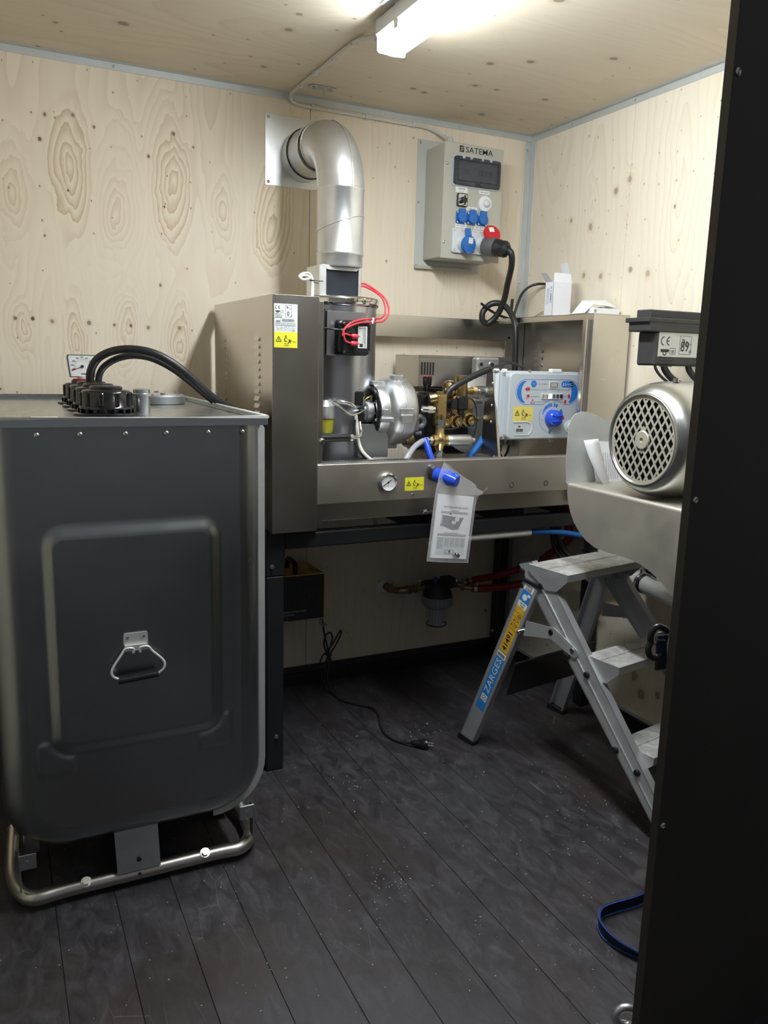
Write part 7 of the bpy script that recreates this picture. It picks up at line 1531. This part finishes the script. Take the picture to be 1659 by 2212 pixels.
fl_(g, MW * 0.40, MH * 0.755, MW * 0.24, 0.0018, 1); fl_(g, MW * 0.13, MH * 0.735, MW * 0.76, 0.0018, 2); fl_(g, MW * 0.13, MH * 0.715, MW * 0.76, 0.0022, 3)
fl_(g, MW * 0.28, MH * 0.40, MW * 0.40, 0.0018, 4); fl_(g, MW * 0.10, MH * 0.38, MW * 0.80, 0.0018, 5); fl_(g, MW * 0.10, MH * 0.36, MW * 0.80, 0.0022, 6)
for x, w_ in ((0.13, 0.15), (0.33, 0.12), (0.48, 0.12), (0.62, 0.12), (0.77, 0.13)):
    for k in range(9): 
        if k < 7 or x < 0.3: fl_(g, MW * x, MH * (0.315 - k * 0.020), MW * w_, 0.0014, int(x * 100) + k)
F.line(g, [(MW * 0.36, MH * 0.085), (MW * 0.60, MH * 0.085), (MW * 0.60, MH * 0.14), (MW * 0.36, MH * 0.14), (MW * 0.36, MH * 0.085)], 0.0008, 0.003, 0.0036)
part('print', g, 'ink_grey', mn)
g = G(); F.rect(g, MW * 0.10, MH * 0.055, MW * 0.90, MH * 0.34, 0.002, 0.0023); part('grey_panel', g, 'ctrl_light', mn)
g = G(); P2 = lambda x, y: (MW * x, MH * y)
F.poly(g, [P2(0.17, 0.685), P2(0.73, 0.655), P2(0.78, 0.66), P2(0.66, 0.475), P2(0.50, 0.46), P2(0.20, 0.52), P2(0.15, 0.50)], 0.002, 0.0028); part('machine_picture', g, 'ink_grey', mn)
g = G(); F.arc(g, MW * 0.60, MH * 0.63, 0, 0.009, 0, 360, 14, 0.0028, 0.0034); F.rect(g, MW * 0.46, MH * 0.55, MW * 0.57, MH * 0.60, 0.0028, 0.0034); F.rect(g, MW * 0.17, MH * 0.54, MW * 0.185, MH * 0.66, 0.0028, 0.0034); F.text(g, '!', MW * 0.40, MH * 0.095, 0.012, h=0.003); part('picture_highlight', g, 'white', mn)
g = G(); F.rect(g, MW * 0.37, MH * 0.70, MW * 0.42, MH * 0.715, 0.0028, 0.0034); F.arc(g, MW * 0.49, MH * 0.112, 0, 0.004, 0, 360, 10, 0.003, 0.0036); part('picture_ink', g, 'ink', mn)
nt = thing('plated_nipple', 'small shiny fitting lying inside the bag over the manual', 'fitting', (-0.75, -0.77, 0.72))
g = G(); p0 = F.p(MW * 0.60, MH * 0.095, 0.010); d_ = (F.r * 0.8 - F.u * 0.35).normalized(); g.cyl(p0, p0 + d_ * 0.010, 0.006, n=12); g.hexn(p0 + d_ * 0.008, p0 + d_ * 0.014, 0.0085); g.cyl(p0 + d_ * 0.014, p0 + d_ * 0.022, 0.0065, n=12); part('body', g, 'chrome', nt)
# film: crumpled sheet front and back
def film(nm, off, amp, sd):
    g = G(); rnd = random.Random(sd); nx, ny = 14, 26; vs = []
    ph = [rnd.uniform(0, 6) for _ in range(6)]
    for j in range(ny + 1):
        t_ = j / ny; b = -0.012 + (MH + 0.115) * t_
        top = max(0.0, (t_ - 0.70) / 0.30)
        lo, hi = -0.012, MW + 0.012
        lo2, hi2 = lo + top * 0.010, hi - top * 0.018
        if 0.70 < t_ < 0.80: hi2 += 0.030 * math.sin((t_ - 0.70) / 0.10 * PI)
        if t_ > 0.86: lo2 += (t_ - 0.86) * 0.05; hi2 -= (t_ - 0.86) * 0.55
        for i in range(nx + 1):
            s_ = i / nx; a = lo2 + (hi2 - lo2) * s_
            w_ = amp * (math.sin(a * 90 + ph[0] + t_ * 6) + 0.7 * math.sin(a * 160 + b * 60 + ph[1])) * (0.25 + 1.6 * top)
            e_ = min(1, 4 * min(s_, 1 - s_) + 0.05); b2 = b + (0.0 if top == 0 else -0.03 * top * (s_ - 0.15))
            vs.append(F.p(a, b2, off * e_ + w_ * e_))
    g.add(vs, [(j * (nx + 1) + i, j * (nx + 1) + i + 1, (j + 1) * (nx + 1) + i + 1, (j + 1) * (nx + 1) + i) for j in range(ny) for i in range(nx)], True)
    return part(nm, g, 'film', bg_)
film('front_film', 0.014, 0.0022, 1); film('back_film', -0.008, 0.0016, 2)
g = G(); g.tube([F.p(-0.012, -0.012, 0), F.p(MW + 0.012, -0.012, 0)], 0.0010, 6, spline=False); g.tube([F.p(-0.012, -0.012, 0), F.p(-0.011, MH * 0.95, 0.0), F.p(0.0, MH + 0.04, 0.0)], 0.0010, 6); g.tube([F.p(MW + 0.012, -0.012, 0), F.p(MW + 0.011, MH * 0.9, 0.0), F.p(MW + 0.05, MH + 0.035, 0.0)], 0.0008, 6); part('welded_seam', g, 'film', bg_)

# ================================================================ STRAP, HOOK, EYE
st = thing('webbing_strap', 'loop of dark blue ratchet strap webbing on the floor', 'strap', (-0.84, -1.77, 0))
pts = [(-0.60, -1.66, 0.018), (-0.68, -1.668, 0.019), (-0.745, -1.672, 0.019), (-0.80, -1.668, 0.019), (-0.842, -1.670, 0.019), (-0.870, -1.688, 0.019), (-0.885, -1.715, 0.019), (-0.888, -1.745, 0.018), (-0.880, -1.775, 0.016), (-0.865, -1.805, 0.014), (-0.845, -1.835, 0.012), (-0.82, -1.865, 0.010), (-0.79, -1.895, 0.008), (-0.75, -1.93, 0.006)]
P = [V(p) for p in pts]; Q = []
for i in range(len(P) - 1):
    p1, p2 = P[i], P[i + 1]; p0 = P[i - 1] if i else p1 * 2 - p2; p3 = P[i + 2] if i + 2 < len(P) else p2 * 2 - p1
    for k in range(5): t_ = k / 5; Q.append(0.5 * ((2 * p1) + (p2 - p0) * t_ + (2 * p0 - 5 * p1 + 4 * p2 - p3) * t_ * t_ + (3 * p1 - p0 - 3 * p2 + p3) * t_ ** 3))
Q.append(P[-1]); wv = []
for i, q in enumerate(Q):
    s_ = i / (len(Q) - 1); lean = max(0.0, min(1, (s_ - 0.5) / 0.5)) * 1.25
    t_ = (Q[min(i + 1, len(Q) - 1)] - Q[max(i - 1, 0)]).normalized(); sd_ = t_.cross(V((0, 0, 1)))
    wv.append((V((0, 0, 1)) * math.cos(lean) + sd_ * math.sin(lean)) * 0.034)
part('webbing', G().ribbon(Q, wv, 0.0022), 'strap', st)
g = G(); 
for i in range(0, len(Q) - 1):
    for e in (-0.42, 0.42):
        for ff_ in (0.15, 0.65):
            p = Q[i].lerp(Q[i + 1], ff_) + wv[i] * e; t_ = (Q[i + 1] - Q[i]).normalized(); nrm = t_.cross(wv[i]).normalized()
            for s2 in (-1, 1): g.tube([p + nrm * 0.0014 * s2 - t_ * 0.0022, p + nrm * 0.0014 * s2 + t_ * 0.0026], 0.0018, 4, spline=False)
part('edge_stitching', g, 'strap_edge', st, 'bright blue edge stitching')['kind'] = 'stuff'
sh = thing('lashing_hook', 'dark forged hook and blue strap on the inside of the door jamb', 'hook', (-1.10, -2.02, 0.85))
def hk(p):
    q = V(p) - V((-1.11, -2.005, 0.866)); return V((-1.1045, -2.010, 0.876)) + q * 0.62
g = G(); g.tube([hk(p) for p in ((-1.075, -2.012, 0.895), (-1.085, -2.012, 0.905), (-1.105, -2.006, 0.912), (-1.120, -2.002, 0.900), (-1.124, -2.000, 0.880), (-1.122, -2.000, 0.866), (-1.128, -2.000, 0.850), (-1.127, -2.002, 0.832), (-1.116, -2.006, 0.820), (-1.100, -2.010, 0.820), (-1.090, -2.012, 0.832))], 0.0055, 12); part('hook', g, 'plastic_black', sh)
g = G(); g.tube([hk(p) for p in ((-1.080, -2.012, 0.893), (-1.106, -2.006, 0.893), (-1.108, -2.006, 0.872), (-1.080, -2.012, 0.870))], 0.002, 8, spline=False); part('shackle', g, 'steel_dull', sh)
g = G(); g.ribbon([hk(p) for p in ((-1.086, -2.010, 0.885), (-1.088, -2.008, 0.86), (-1.086, -2.010, 0.83), (-1.084, -2.012, 0.800))], (0.018, -0.006, 0), 0.004); part('strap_end', g, 'strap', sh)
g = G(); g.box(hk((-1.106, -2.016, 0.780)), hk((-1.060, -2.004, 0.812)), 0.003); part('buckle', g, 'rubber', sh)
ey = thing('lashing_eye', 'grey metal lashing eye standing on the floor by the door jamb', 'eye bolt', (-1.03, -1.95, 0))
g = G(); g.torus((-1.030, -1.955, 0.034), (0.5, 1, 0), 0.022, 0.0085, 28, 12); part('ring', g, 'alu_cast', ey)
g = G(); g.cyl((-1.03, -1.955, 0.0005), (-1.03, -1.955, 0.008), 0.020, n=20); g.cyl((-1.03, -1.955, 0.006), (-1.03, -1.955, 0.016), 0.011, n=16); part('base', g, 'alu_cast', ey)
# wood shavings and crumbs lying on the boards
rnd = random.Random(11); g = G()
for k in range(300):
    x = rnd.uniform(-2.05, -0.15); y = rnd.uniform(-1.98, -0.10); s_ = rnd.uniform(0.0007, 0.0019) * (2.0 if rnd.random() < 0.05 else 1)
    g.cbox((x, y, s_ * 0.3 + 0.0004), (s_ * rnd.uniform(1, 3), s_, s_ * 0.5), 0, Matrix.Rotation(rnd.uniform(0, 3), 3, 'Z'))
for cx_, cy_, n_, sp in ((-0.75, -0.62, 40, 0.05), (-0.50, -1.25, 50, 0.16), (-0.55, -1.45, 40, 0.14), (-1.15, -0.82, 26, 0.03), (-1.28, -1.35, 30, 0.04)):
    for k in range(n_):
        x, y, s_ = rnd.gauss(cx_, sp), rnd.gauss(cy_, sp), rnd.uniform(0.0007, 0.0022)
        if x > -0.05 or y > -0.05 or y < -2.0: continue
        g.cbox((x, y, s_ * 0.3 + 0.0004), (s_ * rnd.uniform(1, 4), s_, s_ * 0.5), 0, Matrix.Rotation(rnd.uniform(0, 3), 3, 'Z'))
single('wood_crumbs', g, 'ctrl', 'tiny pale wood chips scattered over the dark floor', 'wood chips', kind='stuff')
